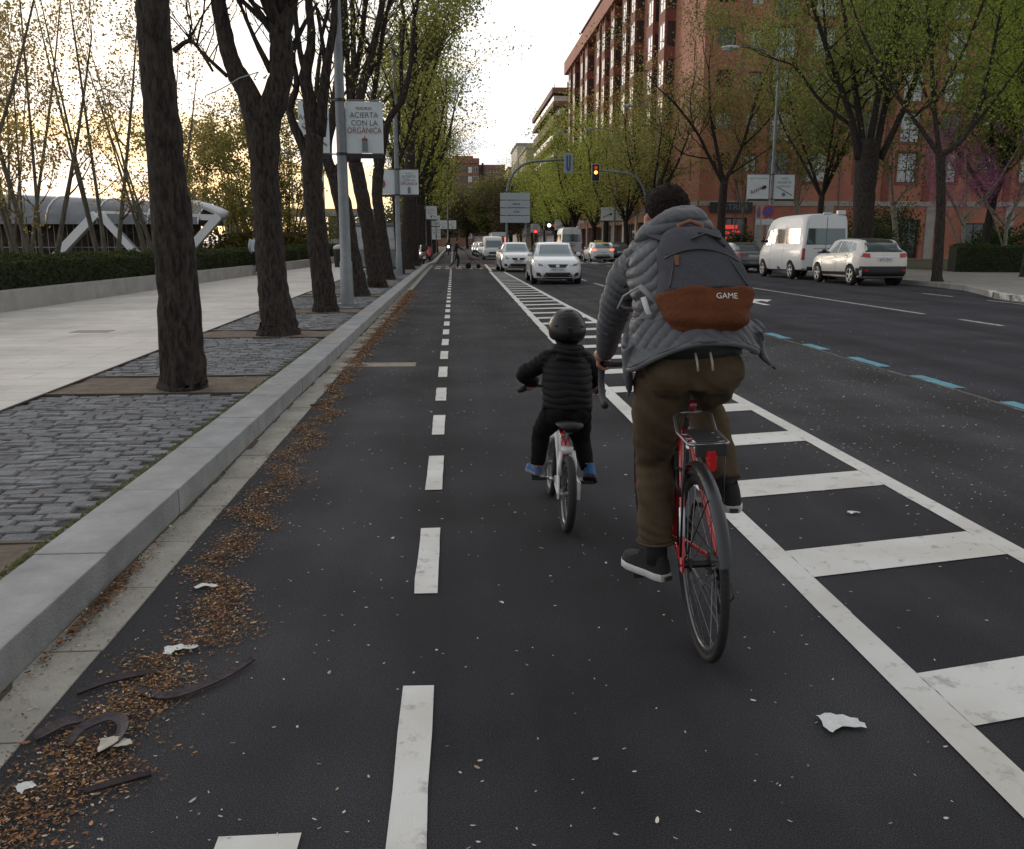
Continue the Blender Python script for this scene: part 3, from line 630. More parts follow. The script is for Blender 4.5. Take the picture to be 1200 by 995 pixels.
def generic(seed,h,r,nlimb=5,fork=.35,spreadx=.45):
    rr=random.Random(seed); f=h*fork; lean=rr.uniform(-.3,.3)
    L_=[[(0,0,r*1.45),(0,.35,r*1.05),(lean*.4,f*.5,r*.92),(lean,f,r*.95)]]
    for i in range(nlimb):
        a=(i+.5)/nlimb*2-1; sx=a*spreadx*h*.5
        L_.append([(lean,f-.15,r*.55),(lean+sx*.35,f+h*.13,r*.45),(lean+sx*.8,f+h*.3,r*.33),(lean+sx*1.05,f+h*.48,r*.2)])
    return L_
# further trees of the left row (thick with young leaves)
DENSE=dict(split=(3,3,3,2),up=.07,wander=.2,leaf_lvl=2,levels=4,nl=7,spread=.38,angle=.6,ln=2.3,side=6,tips=2,sidefrom=.05)
protoL=[tree('roadside_tree',(-2.2,51.5,KH),'leafy roadside tree behind the banners of the second lamp post',generic(41,11,.26,5,.33,.42),DENSE,41,M_bark,(.27,.30,.06),.15,'leafy roadside trees farther along the kerb',drift=.6),
        tree('roadside_tree',(-2.2,57.5,KH),'leafy roadside tree by the third lamp post of the left kerb',generic(42,12,.28,5,.3,.45),DENSE,42,M_bark,(.27,.30,.06),.15,'leafy roadside trees farther along the kerb',drift=.6)]
for i,(y,sc) in enumerate([(64,1),(70,1.05),(77,.95),(84,1.1),(92,1.),(101,1.1),(111,1.15),(123,1.2)]):
    c=copy_tree(protoL[i%2]); place(c,(-2.3-.1*(i%3),y,KH),i*1.3,'far leafy roadside tree beyond the third lamp post on the left kerb','far leafy trees beyond the third lamp post',sc)
# park trees on the left: several thin stems, sparse spring leaves
def clump(loc,label,seed,stems,h,leafcol,ls,nl,group='thin stemmed park trees behind the hedge',sp=.35,bark=None,x0=.0,levels=3):
    rr=random.Random(seed); L_=[]
    for i in range(stems):
        a=(i+.5)/stems*2-1+rr.uniform(-.15,.15); hh=h*rr.uniform(.75,1.05); r=rr.uniform(.038,.072)
        L_.append([(a*.25,0,r*1.3),(a*.25+a*sp*hh*.25,hh*.3,r),(a*.2+a*sp*hh*.55,hh*.62,r*.65),(a*.2+a*sp*hh*.8,hh*.95,r*.25)])
    P=dict(split=(3,3,2),up=.10,wander=.2,leaf_lvl=2,levels=levels,nl=nl,spread=.2,angle=.5,ln=h*.17,side=9,tips=2,sidefrom=.28,sidelvl=1)
    root=tree('park_tree',loc,label,[L_[0]]+L_,P,seed,bark or M_barkg,leafcol,ls,group,trunk_n=8,drift=.35,tr=.6,isl=.35); return root
cA=(.32,.25,.08); cB=(.29,.26,.08)
clump((-13.2,24,0),'park tree with leaning grey stem at the left edge of the photo',51,4,9.5,cA,.09,11,sp=.5)
clump((-12.2,27.5,0),'park tree whose thin grey stems spread in a V in front of the mesh bridge',52,3,9.5,cA,.09,10,sp=.4)
clump((-11.6,31,0),'park tree with three slim upright stems left of the white bridge apex',53,3,9.5,cA,.09,10,sp=.25)
clump((-12.0,37,0),'park tree whose stems cross the white bridge diagonals',54,3,9.5,cA,.10,11,sp=.36)
clump((-10.6,34,0),'park tree just left of the nearest dark trunk, sparse olive leaves',55,3,8.6,cA,.09,11,sp=.35)
clump((-18.5,40,0),'tall pale park tree high at the left edge of the photo',56,4,13,cA,.13,11,sp=.4)
clump((-22.,46,0),'park tree beyond the mesh bridge at far left',57,4,11,cA,.14,11,sp=.4)
clump((-14.6,66,0),'leafy olive park tree right of the nearest dark trunk above the arrow shaped bridge tip',58,6,9.4,cB,.17,15,sp=.36)
clump((-12.2,68,0),'bushy olive park tree between the nearest and second roadside trunks',59,6,9.4,cB,.18,16,sp=.36)
clump((-17.0,70,0),'bushy park tree behind the arrow shaped bridge tip',60,6,9.4,cB,.19,15,sp=.4)
clump((-20.5,72,0),'olive park tree behind the white bridge frame',61,6,9,cB,.2,12,sp=.4)
# shrubs and low growth in the park
def shrub(name,loc,rx,ry,rz_,col,n,s,label,cat='shrub',seed=0,group=None,stem=M_barkg,lump=5,tr=.45):
    rr=random.Random(seed); root=empty(name,loc,0,label,cat,group); cs=[(rr.uniform(-.6,.6)*rx,rr.uniform(-.6,.6)*ry,rz_*rr.uniform(.35,.75),rr.uniform(.4,.7)) for _ in range(lump)]
    b=MB()
    for cx_,cy_,cz,q in cs: b.tube([(0,0,-.1),(cx_*.4,cy_*.4,cz*.5),(cx_,cy_,cz)],[.04*rz_,.025*rz_,.01*rz_],5)
    b.build('stems',stem,root,smooth=True); P=[]
    for i in range(n):
        c_=rr.choice(cs); v=Vector((rr.gauss(0,1),rr.gauss(0,1),rr.gauss(0,1))).normalized()*rr.random()**.4
        p=Vector((c_[0]+v.x*c_[3]*rx,c_[1]+v.y*c_[3]*ry,c_[2]+v.z*rz_*.42)); 
        if p.z>0: P.append(p)
    lb=MB(); leaf_quads(lb,P,s,rr); lb.build('foliage',leafmat('shrub_'+'_'.join('%.3f'%x for x in col),col,.45,tr),root,fix=False); return root
for i,(x,y,rx,h,col,lab) in enumerate([(-14.5,62,2.2,2.6,(.14,.12,.035),'low olive shrub under the arrow shaped bridge tip'),
 (-11.2,68,2.4,2.8,(.15,.13,.04),'olive shrub seen past the left side of the second roadside trunk'),
 (-13.5,105,6,4.6,(.10,.11,.03),'wide green shrub on the far bank between the second and third trunks'),
 (-9.0,110,4.5,4.2,(.13,.10,.03),'rusty green shrub on the far bank beside the third trunk'),
 (-20,112,7,5,(.12,.115,.035),'olive thicket on the far bank left of the second trunk'),
 (-7.2,82,2.6,4.6,(.12,.14,.03),'leafy bush behind the grey kiosk'),
 (-5.6,96,3,6.5,(.11,.14,.03),'tall leafy bush far behind the kiosk, left of the second lamp post')]):
    shrub('park_shrub',(x,y,0),rx,rx*.8,h,col,4200,.2,lab,seed=70+i)
# thin cable looped round the second tree and hanging left
b=MB(); b.tube(arc((-3.35,13.0,3.42),(-3.1,12.75,3.44),(-2.83,12.72,3.60),8),.008,5); b.tube([(-2.83,12.72,3.60),(-2.62,12.95,3.72),(-2.75,13.3,3.7)],.008,5)
tag(b.build('cable',mat('cable_grey',(.35,.34,.32),.6),smooth=True),'thin pale cable tied round the left limb of the stout forked tree','cable')
# ================= FOOTBRIDGE WITH WHITE FRAMES =================
M_wst=mat('white_steel',(.66,.68,.72),.35,var=.05,vs=2,metal=.2); M_dst=mat('bridge_dark',(.07,.06,.055),.8,var=.3,vs=1.5)
M_mesh=mat('mesh_canopy',(.15,.16,.18),.6,metal=.3,var=.3,vs=.9)
br=empty('footbridge',(-20,60,0),0,'white steel footbridge with diagonal frames, pointed arrow end and grey mesh canopy beyond the hedge','bridge')
def beam(b,p,q,wz,wy):
    p=Vector(p);q=Vector(q);d=(q-p).normalized(); n_=Vector((-d.z,0,d.x)); rings=[]
    for t in (p,q): rings.append([t+n_*wz/2+Vector((0,-wy/2,0)),t-n_*wz/2+Vector((0,-wy/2,0)),t-n_*wz/2+Vector((0,wy/2,0)),t+n_*wz/2+Vector((0,wy/2,0))])
    b.loft(rings)
def wx(x): return x+20
for (p,q,nm,wz) in [((wx(-25.9),0,.3),(wx(-22.9),0,3.2),'diagonal_beam',.5),((wx(-22.6),0,3.2),(wx(-20.1),0,.2),'diagonal_beam',.42),((wx(-22.7),.6,3.25),(wx(-14.9),.6,3.02),'top_beam',.38),((wx(-15.1),0,3.15),(wx(-17.9),0,.2),'diagonal_beam',.5)]:
    b=MB(); beam(b,p,q,wz,.6); b.build(nm,M_wst,br)
b=MB(); pts=arc((wx(-17.6),.3,4.0),(wx(-16.3),.3,4.05),(wx(-14.65),0,3.15),8); b.tube(pts,[.1,.14,.18,.2,.23,.25,.27,.3,.3],8,sq=(1,1)); b.build('end_prow',M_wst,br,smooth=True)
b=MB(); b.tube(arc((wx(-22.5),.2,3.15),(wx(-21.4),.2,2.2),(wx(-20.6),.2,.3),8),.07,6); b.build('curved_rod',M_dst,br,smooth=True)
# canopy: half tube of grey mesh with ribs, rising to the left
b=MB(); rings=[]
for i in range(25):
    t=i/24; x=-42+t*25.5; top=4.9-.9*t**1.6; top=top if t<.95 else top-.2; rings.append([(wx(x),3.4-3.4*cos(a)*1.0,max(.4,2.6+(top-2.6)*sin(a))) for a in [PI*k/10 for k in range(11)]])
b.loft(rings,cap=False,closed=False); b.build('canopy',M_mesh,br,smooth=True,fix=False)
for i in range(0,25,3):
    r=rings[i]; b=MB(); b.tube([(x-.02,y-.03,z+.02) for x,y,z in r],.05,5); b.build('rib',M_wst,br,smooth=True)
b=MB(); 
for i in range(60): x=-42+i*.42; b.box(wx(x),wx(x)+.04,.9,.94,.2,2.7)
for z in (.25,1.1,2.6): b.box(wx(-42),wx(-17.2),.88,.96,z,z+.06)
b.build('mesh_side',mat('bridge_side_steel',(.25,.24,.23),.5,metal=.4),br)
b=MB(); b.box(wx(-42),wx(-17.2),3.0,3.2,0,2.9); b.build('inner_wall',mat('bridge_inner',(.12,.085,.06),.8,col2=(.03,.03,.03),vs=1.6,thr=(.4,.6)),br)
b=MB(); b.box(wx(-45),wx(-14.5),.2,6.2,-.2,.18); b.build('deck',M_conc,br)
# railing behind the hedge, right of the bridge
rl=empty('park_railing',(-18,66,0),0,'low grey park railing right of the bridge tip behind the hedge','railing')
for z in (1.0,.7,.4): b=MB(); b.box(0,9,-.03,.03,z,z+.06); b.build('rail',mat('rail_grey',(.26,.25,.24),.6),rl)
for i in range(7): b=MB(); b.box(i*1.5,i*1.5+.06,-.04,.04,0,1.05); b.build('post',mat('rail_grey',(.26,.25,.24),.6),rl)
# low grey fence panels and distant flyover
fe=empty('panel_fence',(-16,88,0),0,'grey panel fence seen between the second and third roadside trunks','fence')
for i in range(9): b=MB(); b.box(i*1.25+.02,i*1.25+1.2,-.03,.03,.5,1.75); b.build('panel',mat('fence_panel',(.33,.34,.36),.6,var=.1,vs=2),fe)
for i in range(10): b=MB(); b.box(i*1.25-.03,i*1.25+.03,-.05,.05,0,1.9); b.build('post',mat('rail_grey',(.26,.25,.24),.6),fe)
b=MB(); b.box(-90,-14,0,8,6.0,7.2)
for x in (-80,-60,-40,-22): b.box(x,x+1.5,2,6,0,6.0)
o=b.build('flyover',mat('far_concrete',(.33,.31,.28),.9,var=.1,vs=.3)); o.location=(0,160,0); tag(o,'distant beige flyover on the skyline left of the third roadside trunk','bridge')
for x,h,lab in ((-28.5,17,'faint distant mast on the left skyline, left of the two'),(-23.0,20,'faint distant mast on the left skyline, right of the two')):
    b=MB(); b.cyl((0,0,0),(0,0,h),.22,8,.12); b.box(-.8,.8,-.2,.2,h-.3,h+.2) if x<-25 else None; o=b.build('mast',mat('mast_grey',(.4,.4,.42),.6)); o.location=(x,165,0); tag(o,lab,'mast')
# ================= BUILDINGS =================
def brick(name,col,mort,sc=1.):
    m=bpy.data.materials.new(name); m.use_nodes=True; t=m.node_tree; n=t.nodes; l=t.links; b=n['Principled BSDF']
    c=n.new('ShaderNodeTexCoord'); g=n.new('ShaderNodeNewGeometry'); sp=n.new('ShaderNodeSeparateXYZ'); l.new(c.outputs['Object'],sp.inputs[0])
    ad=n.new('ShaderNodeMath'); ad.operation='ADD'; l.new(sp.outputs[0],ad.inputs[0]); l.new(sp.outputs[1],ad.inputs[1])
    cb=n.new('ShaderNodeCombineXYZ'); l.new(ad.outputs[0],cb.inputs[0]); l.new(sp.outputs[2],cb.inputs[1])
    br_=n.new('ShaderNodeTexBrick'); l.new(cb.outputs[0],br_.inputs['Vector']); br_.inputs['Scale'].default_value=1; br_.inputs['Brick Width'].default_value=.25*sc; br_.inputs['Row Height'].default_value=.075*sc; br_.inputs['Mortar Size'].default_value=.008
    br_.inputs['Color1'].default_value=(*[x*.85 for x in col],1); br_.inputs['Color2'].default_value=(*[x*1.12 for x in col],1); br_.inputs['Mortar'].default_value=(*mort,1)
    z=n.new('ShaderNodeTexNoise'); z.inputs['Scale'].default_value=.35; z.inputs['Detail'].default_value=7; l.new(c.outputs['Object'],z.inputs['Vector'])
    r=n.new('ShaderNodeValToRGB'); l.new(z.outputs['Fac'],r.inputs[0]); r.color_ramp.elements[0].position=.3; r.color_ramp.elements[1].position=.7; r.color_ramp.elements[0].color=(.8,.78,.78,1); r.color_ramp.elements[1].color=(1.12,1.1,1.1,1)
    x=n.new('ShaderNodeMix'); x.data_type='RGBA'; x.blend_type='MULTIPLY'; x.inputs[0].default_value=1; l.new(br_.outputs[0],x.inputs[6]); l.new(r.outputs[0],x.inputs[7]); l.new(x.outputs[2],b.inputs['Base Color']); b.inputs['Roughness'].default_value=.85; return m
M_brk=brick('red_brick',(.37,.135,.088),(.34,.18,.135)); M_brk2=brick('dark_red_brick',(.22,.065,.045),(.2,.09,.07)); M_brkb=brick('brown_brick',(.22,.12,.085),(.2,.13,.1))
M_glass=mat('window_glass',(.05,.06,.07),.04,spec=1.,metal=.55,var=.4,vs=.35); M_glassl=mat('window_glass_curtain',(.40,.43,.45),.12,spec=.8,var=.35,vs=.5,detail=2); M_frame=mat('window_frame_dark',(.055,.035,.03),.5); M_wframe=mat('window_frame_white',(.6,.6,.6),.5)
M_glassr=mat('bay_glass',(.62,.62,.62),.06,metal=.85,var=.15,vs=.3)
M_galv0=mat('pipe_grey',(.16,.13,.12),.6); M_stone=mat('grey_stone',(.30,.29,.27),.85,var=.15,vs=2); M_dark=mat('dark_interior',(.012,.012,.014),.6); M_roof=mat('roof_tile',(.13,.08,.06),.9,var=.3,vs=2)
def wall_holes(b,axis,c,u0,u1,z0,z1,holes,depth=.25,inward=1):
    """wall in plane axis=c with rectangular holes (ua,ub,za,zb) and reveals"""
    us=sorted({u0,u1,*[h[0] for h in holes],*[h[1] for h in holes]}); zs=sorted({z0,z1,*[h[2] for h in holes],*[h[3] for h in holes]})
    P=(lambda u,z,d=0:(c+d*inward,u,z)) if axis=='x' else (lambda u,z,d=0:(u,c+d*inward,z))
    for i in range(len(us)-1):
        um=(us[i]+us[i+1])/2; run=None
        for j in range(len(zs)-1):
            zm=(zs[j]+zs[j+1])/2
            if any(h[0]<um<h[1] and h[2]<zm<h[3] for h in holes): continue
            b.quad(P(us[i],zs[j]),P(us[i+1],zs[j]),P(us[i+1],zs[j+1]),P(us[i],zs[j+1]))
    for a,c_,za,zb in holes:
        b.quad(P(a,za),P(a,za,depth),P(a,zb,depth),P(a,zb)); b.quad(P(c_,za),P(c_,za,depth),P(c_,zb,depth),P(c_,zb)); b.quad(P(a,zb),P(c_,zb),P(c_,zb,depth),P(a,zb,depth)); b.quad(P(a,za),P(c_,za),P(c_,za,depth),P(a,za,depth))
_wc={}
def window(parent,axis,c,ua,ub,za,zb,nm='window',glass=None,frame=None,mul=1,tr=0,t=.07,off=.12,name_pane='pane'):
    """frame mesh (origin at its corner) with pane child; copies share meshes"""
    W=round(ub-ua,3); H=round(zb-za,3); glass=glass or M_glass; frame=frame or M_frame; key=(axis,W,H,nm,glass.name,frame.name,mul,tr)
    if key not in _wc:
        b=MB(); 
        def bx(u0,u1,z0,z1,d0,d1): b.box(d0,d1,u0,u1,z0,z1) if axis=='x' else b.box(u0,u1,d0,d1,z0,z1)
        bx(0,W,0,t,0,.06); bx(0,W,H-t,H,0,.06); bx(0,t,t,H-t,0,.06); bx(W-t,W,t,H-t,0,.06)
        for i in range(mul): u=W*(i+1)/(mul+1); bx(u-t*.4,u+t*.4,t,H-t,.002,.055)
        if tr: bx(t,W-t,H*tr-t*.4,H*tr+t*.4,.004,.053)
        f_=b.build(nm,frame,parent); g=MB(); e=.03
        g.quad((e,t,t),(e,W-t,t),(e,W-t,H-t),(e,t,H-t)) if axis=='x' else g.quad((t,e,t),(W-t,e,t),(W-t,e,H-t),(t,e,H-t))
        p=g.build(name_pane,glass,f_,fix=False); _wc[key]=(f_.data,p.data)
    else:
        fd,pd=_wc[key]; f_=bpy.data.objects.new(nm,fd); C.objects.link(f_); f_.parent=parent; p=bpy.data.objects.new(name_pane,pd); C.objects.link(p); p.parent=f_
    f_.location=(c+off,ua,za) if axis=='x' else (ua,c+off,za)
    return f_
# --- big red brick block at the corner ---
bd=empty('brick_building',(19.3,70.5,.15),0,'large red brick apartment block with projecting glazed bays along the avenue','building')
W1,D1,H1=46,79,27.6   # local: x 0..W1 , y 0..D1
holes=[];wins=[]
cols=[(1.0,2.4,'s'),(3.5,4.5,'m'),(5.4,7.1,'l'),(8.5,10.2,'l'),(12.4,14.1,'l'),(15.9,17.5,'l'),(19.2,20.8,'l'),(22.6,24.2,'m'),(26,27.6,'l'),(30,31.6,'l')]
for k in range(7):
    zb=5.95+3.05*k
    for a,c_,t in cols:
        h=(a,c_,zb,zb+2.3) if t=='l' else ((a,c_,zb+.8,zb+2.1) if t=='m' else (a,c_,zb+.9,zb+2.2)); holes.append(h); wins.append((h,t,k))
gh=[(1.6,4.0,.3,3.2),(6.6,9.4,.4,3.0),(16.4,18.2,0.02,3.1),(22,24.5,.6,2.8)]
b=MB(); wall_holes(b,'y',0,0,W1,4.35,H1,holes); wall_holes(b,'y',0,0,W1,0,4.35,gh,.5)
slits=[(2.6,3.0,6.2+3.05*k,7.7+3.05*k) for k in range(7)]
rw=[(y_,y_+1.,6.4+3.05*k,7.9+3.05*k) for y_ in (20.4,32.,38.,52.,66.) for k in range(7)]
sh=[(a,a+5,.2,3.3) for a in range(4,74,7)]
wall_holes(b,'x',0,0,D1,4.35,H1,slits+rw,.25); wall_holes(b,'x',0,0,D1,0,4.35,sh,.6)
b.quad((0,0,H1),(W1,0,H1),(W1,D1,H1),(0,D1,H1)); b.quad((0,D1,0),(W1,D1,0),(W1,D1,H1),(0,D1,H1)); b.quad((W1,0,0),(W1,D1,0),(W1,D1,H1),(W1,0,H1))
b.build('wall',M_brk,bd,fix=False)
b=MB(); b.box(.62,W1-.3,.52,D1-.3,0.02,H1-.3); b.build('interior',M_dark,bd)
b=MB(); b.box(-.06,W1,-.06,-.002,4.12,4.5); b.box(-.06,-.002,-.06,D1,4.12,4.5)
for x in (4.6,10.2,15.8,18.6,25.2): b.box(x,x+.7,-.12,-.003,0,4.1)
for y_ in range(2,78,7): b.box(-.12,-.003,y_+.3,y_+1.2,0,4.1)
b.build('stone_trim',M_stone,bd)
for (h,t,k) in wins:
    if t=='s' and k%2==0: 
        b=MB(); n=6
        for i in range(n): 
            for j in range(n): 
                if (i+j)%2: b.box(h[0]+(h[1]-h[0])*i/n,h[0]+(h[1]-h[0])*(i+1)/n,.02,.10,h[2]+(h[3]-h[2])*j/n,h[2]+(h[3]-h[2])*(j+1)/n)
        b.build('brick_grille',M_brk2,bd); continue
    gl=M_glassl if (k*7+int(h[0]*3))%4 else M_glass
    window(bd,'y',0,*h,glass=gl,mul=1,tr=.42 if t=='l' else 0)
for h in slits: window(bd,'x',0,*h,nm='slit_window')
for h in rw: window(bd,'x',0,*h,nm='small_window',mul=1)
for i,h in enumerate(gh): window(bd,'y',0,*h,nm='shop_window' if i!=2 else 'doorway',mul=2 if i!=2 else 1,off=.3)
for h in sh: window(bd,'x',0,*h,nm='shop_front',mul=3,off=.35,frame=M_stone if int(h[0])%2 else M_frame)
for (h,t,k) in wins:
    if t=='l':
        b=MB()
        for q in ((h[0]-.16,h[0]-.003,h[2]-.16,h[3]+.16),(h[1]+.003,h[1]+.16,h[2]-.16,h[3]+.16),(h[0]-.003,h[1]+.003,h[3]+.003,h[3]+.16),(h[0]-.003,h[1]+.003,h[2]-.16,h[2]-.003)): b.box(q[0],q[1],-.05,-.002,q[2],q[3])
        b.build('window_surround',M_brk2,bd)
for x in (7.5,14.75,18.1,24.8): b=MB(); b.box(x,x+.55,-.10,-.003,4.51,H1-.02); b.build('pilaster',M_brk2,bd)
for x in (3.0,11.3,21.7): b=MB(); b.cyl((x,-.06,.3),(x,-.06,H1),.05,8); b.build('downpipe',M_galv0,bd)
# projecting bays
bays=[9.5,14.3,22.7,27.3,34.6,40.8,44.9,55,59.5,67.5,72.5]
proto=None
for y_ in bays:
    b=MB(); w_=2.3; pr=-.95
    for k in range(8):
        z0=4.5 if k==0 else 5.25+3.05*k-.62; z1=5.25+3.05*k+.35 if k else 5.5
        b.box(pr,-.002,y_,y_+w_,z0,min(z1,H1-.01))
    b.box(pr+.12,-.002,y_+w_*.5-.12,y_+w_*.5+.12,5.0,H1-.02); b.box(pr+.25,-.003,y_+w_-.2,y_+w_-.02,5.0,H1-.02); b.box(pr+.01,pr+.22,y_-.001,y_+.14,5.,H1-.02); b.box(pr+.01,pr+.2,y_+w_-.2,y_+w_+.001,5.,H1-.02)
    b.build('bay',M_brk2,bd)
    for k in range(7):
        z0=5.6+3.05*k if k else 5.5; z1=5.25+3.05*(k+1)-.62
        f_=window(bd,'x',pr,y_+.15,y_+w_-.21,z0,z1,nm='bay_window',glass=M_glassr,frame=M_frame,mul=1,tr=.35,off=.02)
        g=window(bd,'y',y_,pr+.23,-.05,z0,z1,nm='bay_side_window',glass=M_glass,off=.03)
# projecting balconies between some bays; flat dark panel paints the recess shade
for y_ in (17.2,29.8,47.8,62.2):
    b=MB()
    for k in range(7): b.box(-.5,-.003,y_,y_+1.8,5.2+3.05*k,6.2+3.05*k); 
    b.build('balcony',M_brk2,bd)
    b=MB(); b.box(-.02,-.004,y_+.1,y_+1.7,6.3,H1-.6); b.build('balcony_shade_panel',M_dark,bd)
b=MB(); b.box(-1.15,W1,-.35,D1,H1+.003,H1+1.9); b.build('parapet',M_brk,bd)
b=MB(); b.box(.4,W1-1,6,D1-10,H1+1.9,H1+4.2); b.build('penthouse',M_brk2,bd)
for i in range(28): 
    if i%5!=4: window(bd,'x',.4,8+i*2.2,9.9+i*2.2,H1+2.3,H1+4.0,nm='penthouse_window',glass=M_glassr,off=-.07)
b=MB(); b.box(.1,W1-.6,5.6,D1-9.6,H1+4.21,H1+4.45); b.build('roof',M_roof,bd)
# shop sign and red lit window
b=MB(); b.box(.9,4.3,-.2,-.125,3.62,4.4); sg=b.build('shop_sign',mat('sign_black',(.02,.02,.025),.4),bd)
text_mesh('ESTRIM',.62,'lettering',mat('sign_letter',(.14,.16,.20),.5),sg,(2.75,-.205,4.0),(PI/2,0,0),.01,sx=1.15)
b=MB(); 
for i,(x0,x1,z) in enumerate([(1.75,3.3,2.35),(1.9,2.7,1.95),(2.85,3.6,2.0),(1.8,3.2,1.5)]): b.box(x0,x1,.22,.25,z,z+.22 if i else z+.3)
b.build('neon_display',mat('neon_red',(.5,.03,.02),.5,emit=(1,.07,.04),es=.5),bd)
b=MB(); b.box(12.6,14.2,-.16,-.125,2.2,2.75); b.build('wall_plaque',mat('plaque',(.07,.06,.05),.6),bd)
# --- brown and white block with balcony bands ---
b2=empty('balcony_building',(16.8,153,.15),0,'brown and white apartment block with continuous balcony bands beyond the red brick block','building')
H2=25.; b=MB(); b.box(1.2,26,1.2,38,0,H2); b.build('wall',mat('white_render',(.58,.57,.56),.85,var=.1,vs=.6),b2)
for k in range(8):
    z=3.2+2.95*k; b=MB(); b.box(0,26,0,38,z-.45,z+.35); b.build('balcony_band',M_brkb,b2)
    b=MB(); b.box(.1,.18,.1,38,z+.351,z+1.15); b.box(.18,8,.1,.18,z+.351,z+1.15); b.build('balcony_panel',M_wframe if k%3 else M_brkb,b2)
    if k<7:
        for i in range(9): window(b2,'x',1.2,3+i*4,5.4+i*4,z+.5,z+2.4,mul=1,off=-.08,glass=M_glass if i%3 else M_glassl,frame=M_wframe)
        for x in (2.,6.): window(b2,'y',1.2,x,x+2.2,z+.9,z+2.3,nm='end_window',mul=1,off=-.08,frame=M_wframe)
b=MB(); b.box(-.15,26,-.15,38.2,H2+.4,H2+1.3); b.build('roof_band',M_brkb,b2)
b=MB(); b.box(3,8,6,12,H2+1.3,H2+3.2); b.box(3,7,22,27,H2+1.3,H2+3.); b.cyl((2,16,H2+1.3),(2,16,H2+4.5),.07,5); b.build('roof_hut',M_wframe,b2)
# --- farther blocks along the avenue ---
def block(x,y,wd,dp,h,m,label,fl=3.0,wc=2.6,axis_rows=True,band=None,nf=None):
    r=empty('apartment_building',(x,y,.15),0,label,'building'); b=MB(); b.box(0,wd,0,dp,0,h); b.build('wall',m,r)
    n=int((h-3)/fl)
    cnt=0
    for k in range(n):
        z=3.6+fl*k
        for i in range(int(dp/wc)): 
            if cnt<95: window(r,'x',0,1+i*wc,2.3+i*wc,z,z+1.5,off=-.07,frame=M_wframe,mul=1); cnt+=1
        for i in range(min(4,int(wd/wc))): window(r,'y',0,1+i*wc,2.3+i*wc,z,z+1.5,nm='end_window',off=-.07,frame=M_wframe,mul=1)
        if band: b=MB(); b.box(-.5,wd,-.3,dp,z-1.0,z-.55); b.build('balcony',band,r)
    b=MB(); b.box(-.25,wd,-.25,dp+.2,h,h+.45); b.build('cornice',band or M_stone,r); return r
block(15.6,193,20,20,20.5,mat('beige_render',(.50,.42,.33),.85,var=.12,vs=.5),'beige apartment block just beyond the brown and white one',band=M_stone)
block(15.2,214,20,22,23.5,mat('cream_render',(.56,.50,.44),.85,var=.1,vs=.5),'taller cream apartment block farther down the right side')
block(14.6,237,20,26,20.0,mat('tan_render',(.48,.36,.26),.85,var=.1,vs=.5),'tan apartment block at the far end of the right side row',band=M_brkb)
fb=empty('far_building',(-12,300,.15),0,'brown brick block with a flat red roof closing the far end of the avenue','building')
b=MB(); b.box(0,20.6,0,18,0,26.6); b.box(20.6,29,2,18,0,25.); b.build('wall',M_brkb,fb)
b=MB(); b.box(-.3,20.9,-.3,18,26.6,28.2); b.box(20.6,29.4,1.5,18,25.,26.3); b.box(12,19,4,10,28.2,29.3); b.build('roof',brick('roof_brick',(.30,.13,.10),(.2,.1,.08)),fb)
b=MB()
for k in range(8): b.box(17.2,18.4,-.1,-.003,2.6+3*k,4.4+3*k)
b.build('white_panel',M_wframe,fb)
for k in range(8):
    for x in (1,4.4,7.8,11.2,14.4): window(fb,'y',0,x,x+2.5,2.8+3*k,4.5+3*k,off=-.08,mul=2)
    for x in (18.8,22.2,25.4): window(fb,'y',0 if x<20 else 2,x,x+1.7 if x<20 else x+2.3,2.8+3*k,4.4+3*k,nm='side_window',off=-.08,frame=M_wframe)
b=MB(); b.cyl((22.0,1.2,12),(22.0,1.2,26.8),.35,8); b.build('drain_stack',M_dark,fb)
# ================= RIGHT SIDE PAVEMENT NARROWING =================
b=MB(); b.add([(16.1,74,.15),(14.2,80,.15),(14.2,420,.15),(16.3,420,.15),(16.3,74,.15)],[(0,1,2,3,4)]); struct(b,'pavement_widening',M_pave,fix=False)
b=MB(); b.add([(15.9,74,0),(13.95,80,0),(13.95,420,0),(14.2,420,0),(14.2,80,0),(16.15,74,0)]+[(15.9,74,.155),(13.95,80,.155),(13.95,420,.155),(14.2,420,.155),(14.2,80,.155),(16.15,74,.155)],[(0,1,7,6),(1,2,8,7),(6,7,10,11),(7,8,9,10)]); struct(b,'pavement_widening_kerb',M_kerb2)
# garden bed behind the right pavement
b=MB(); b.quad((23.0,40.2,.158),(60,36,.158),(60,68,.158),(20.6,68,.158)); struct(b,'garden_bed',mat('garden_soil',(.05,.055,.025),.95,var=.4,vs=3),fix=False)
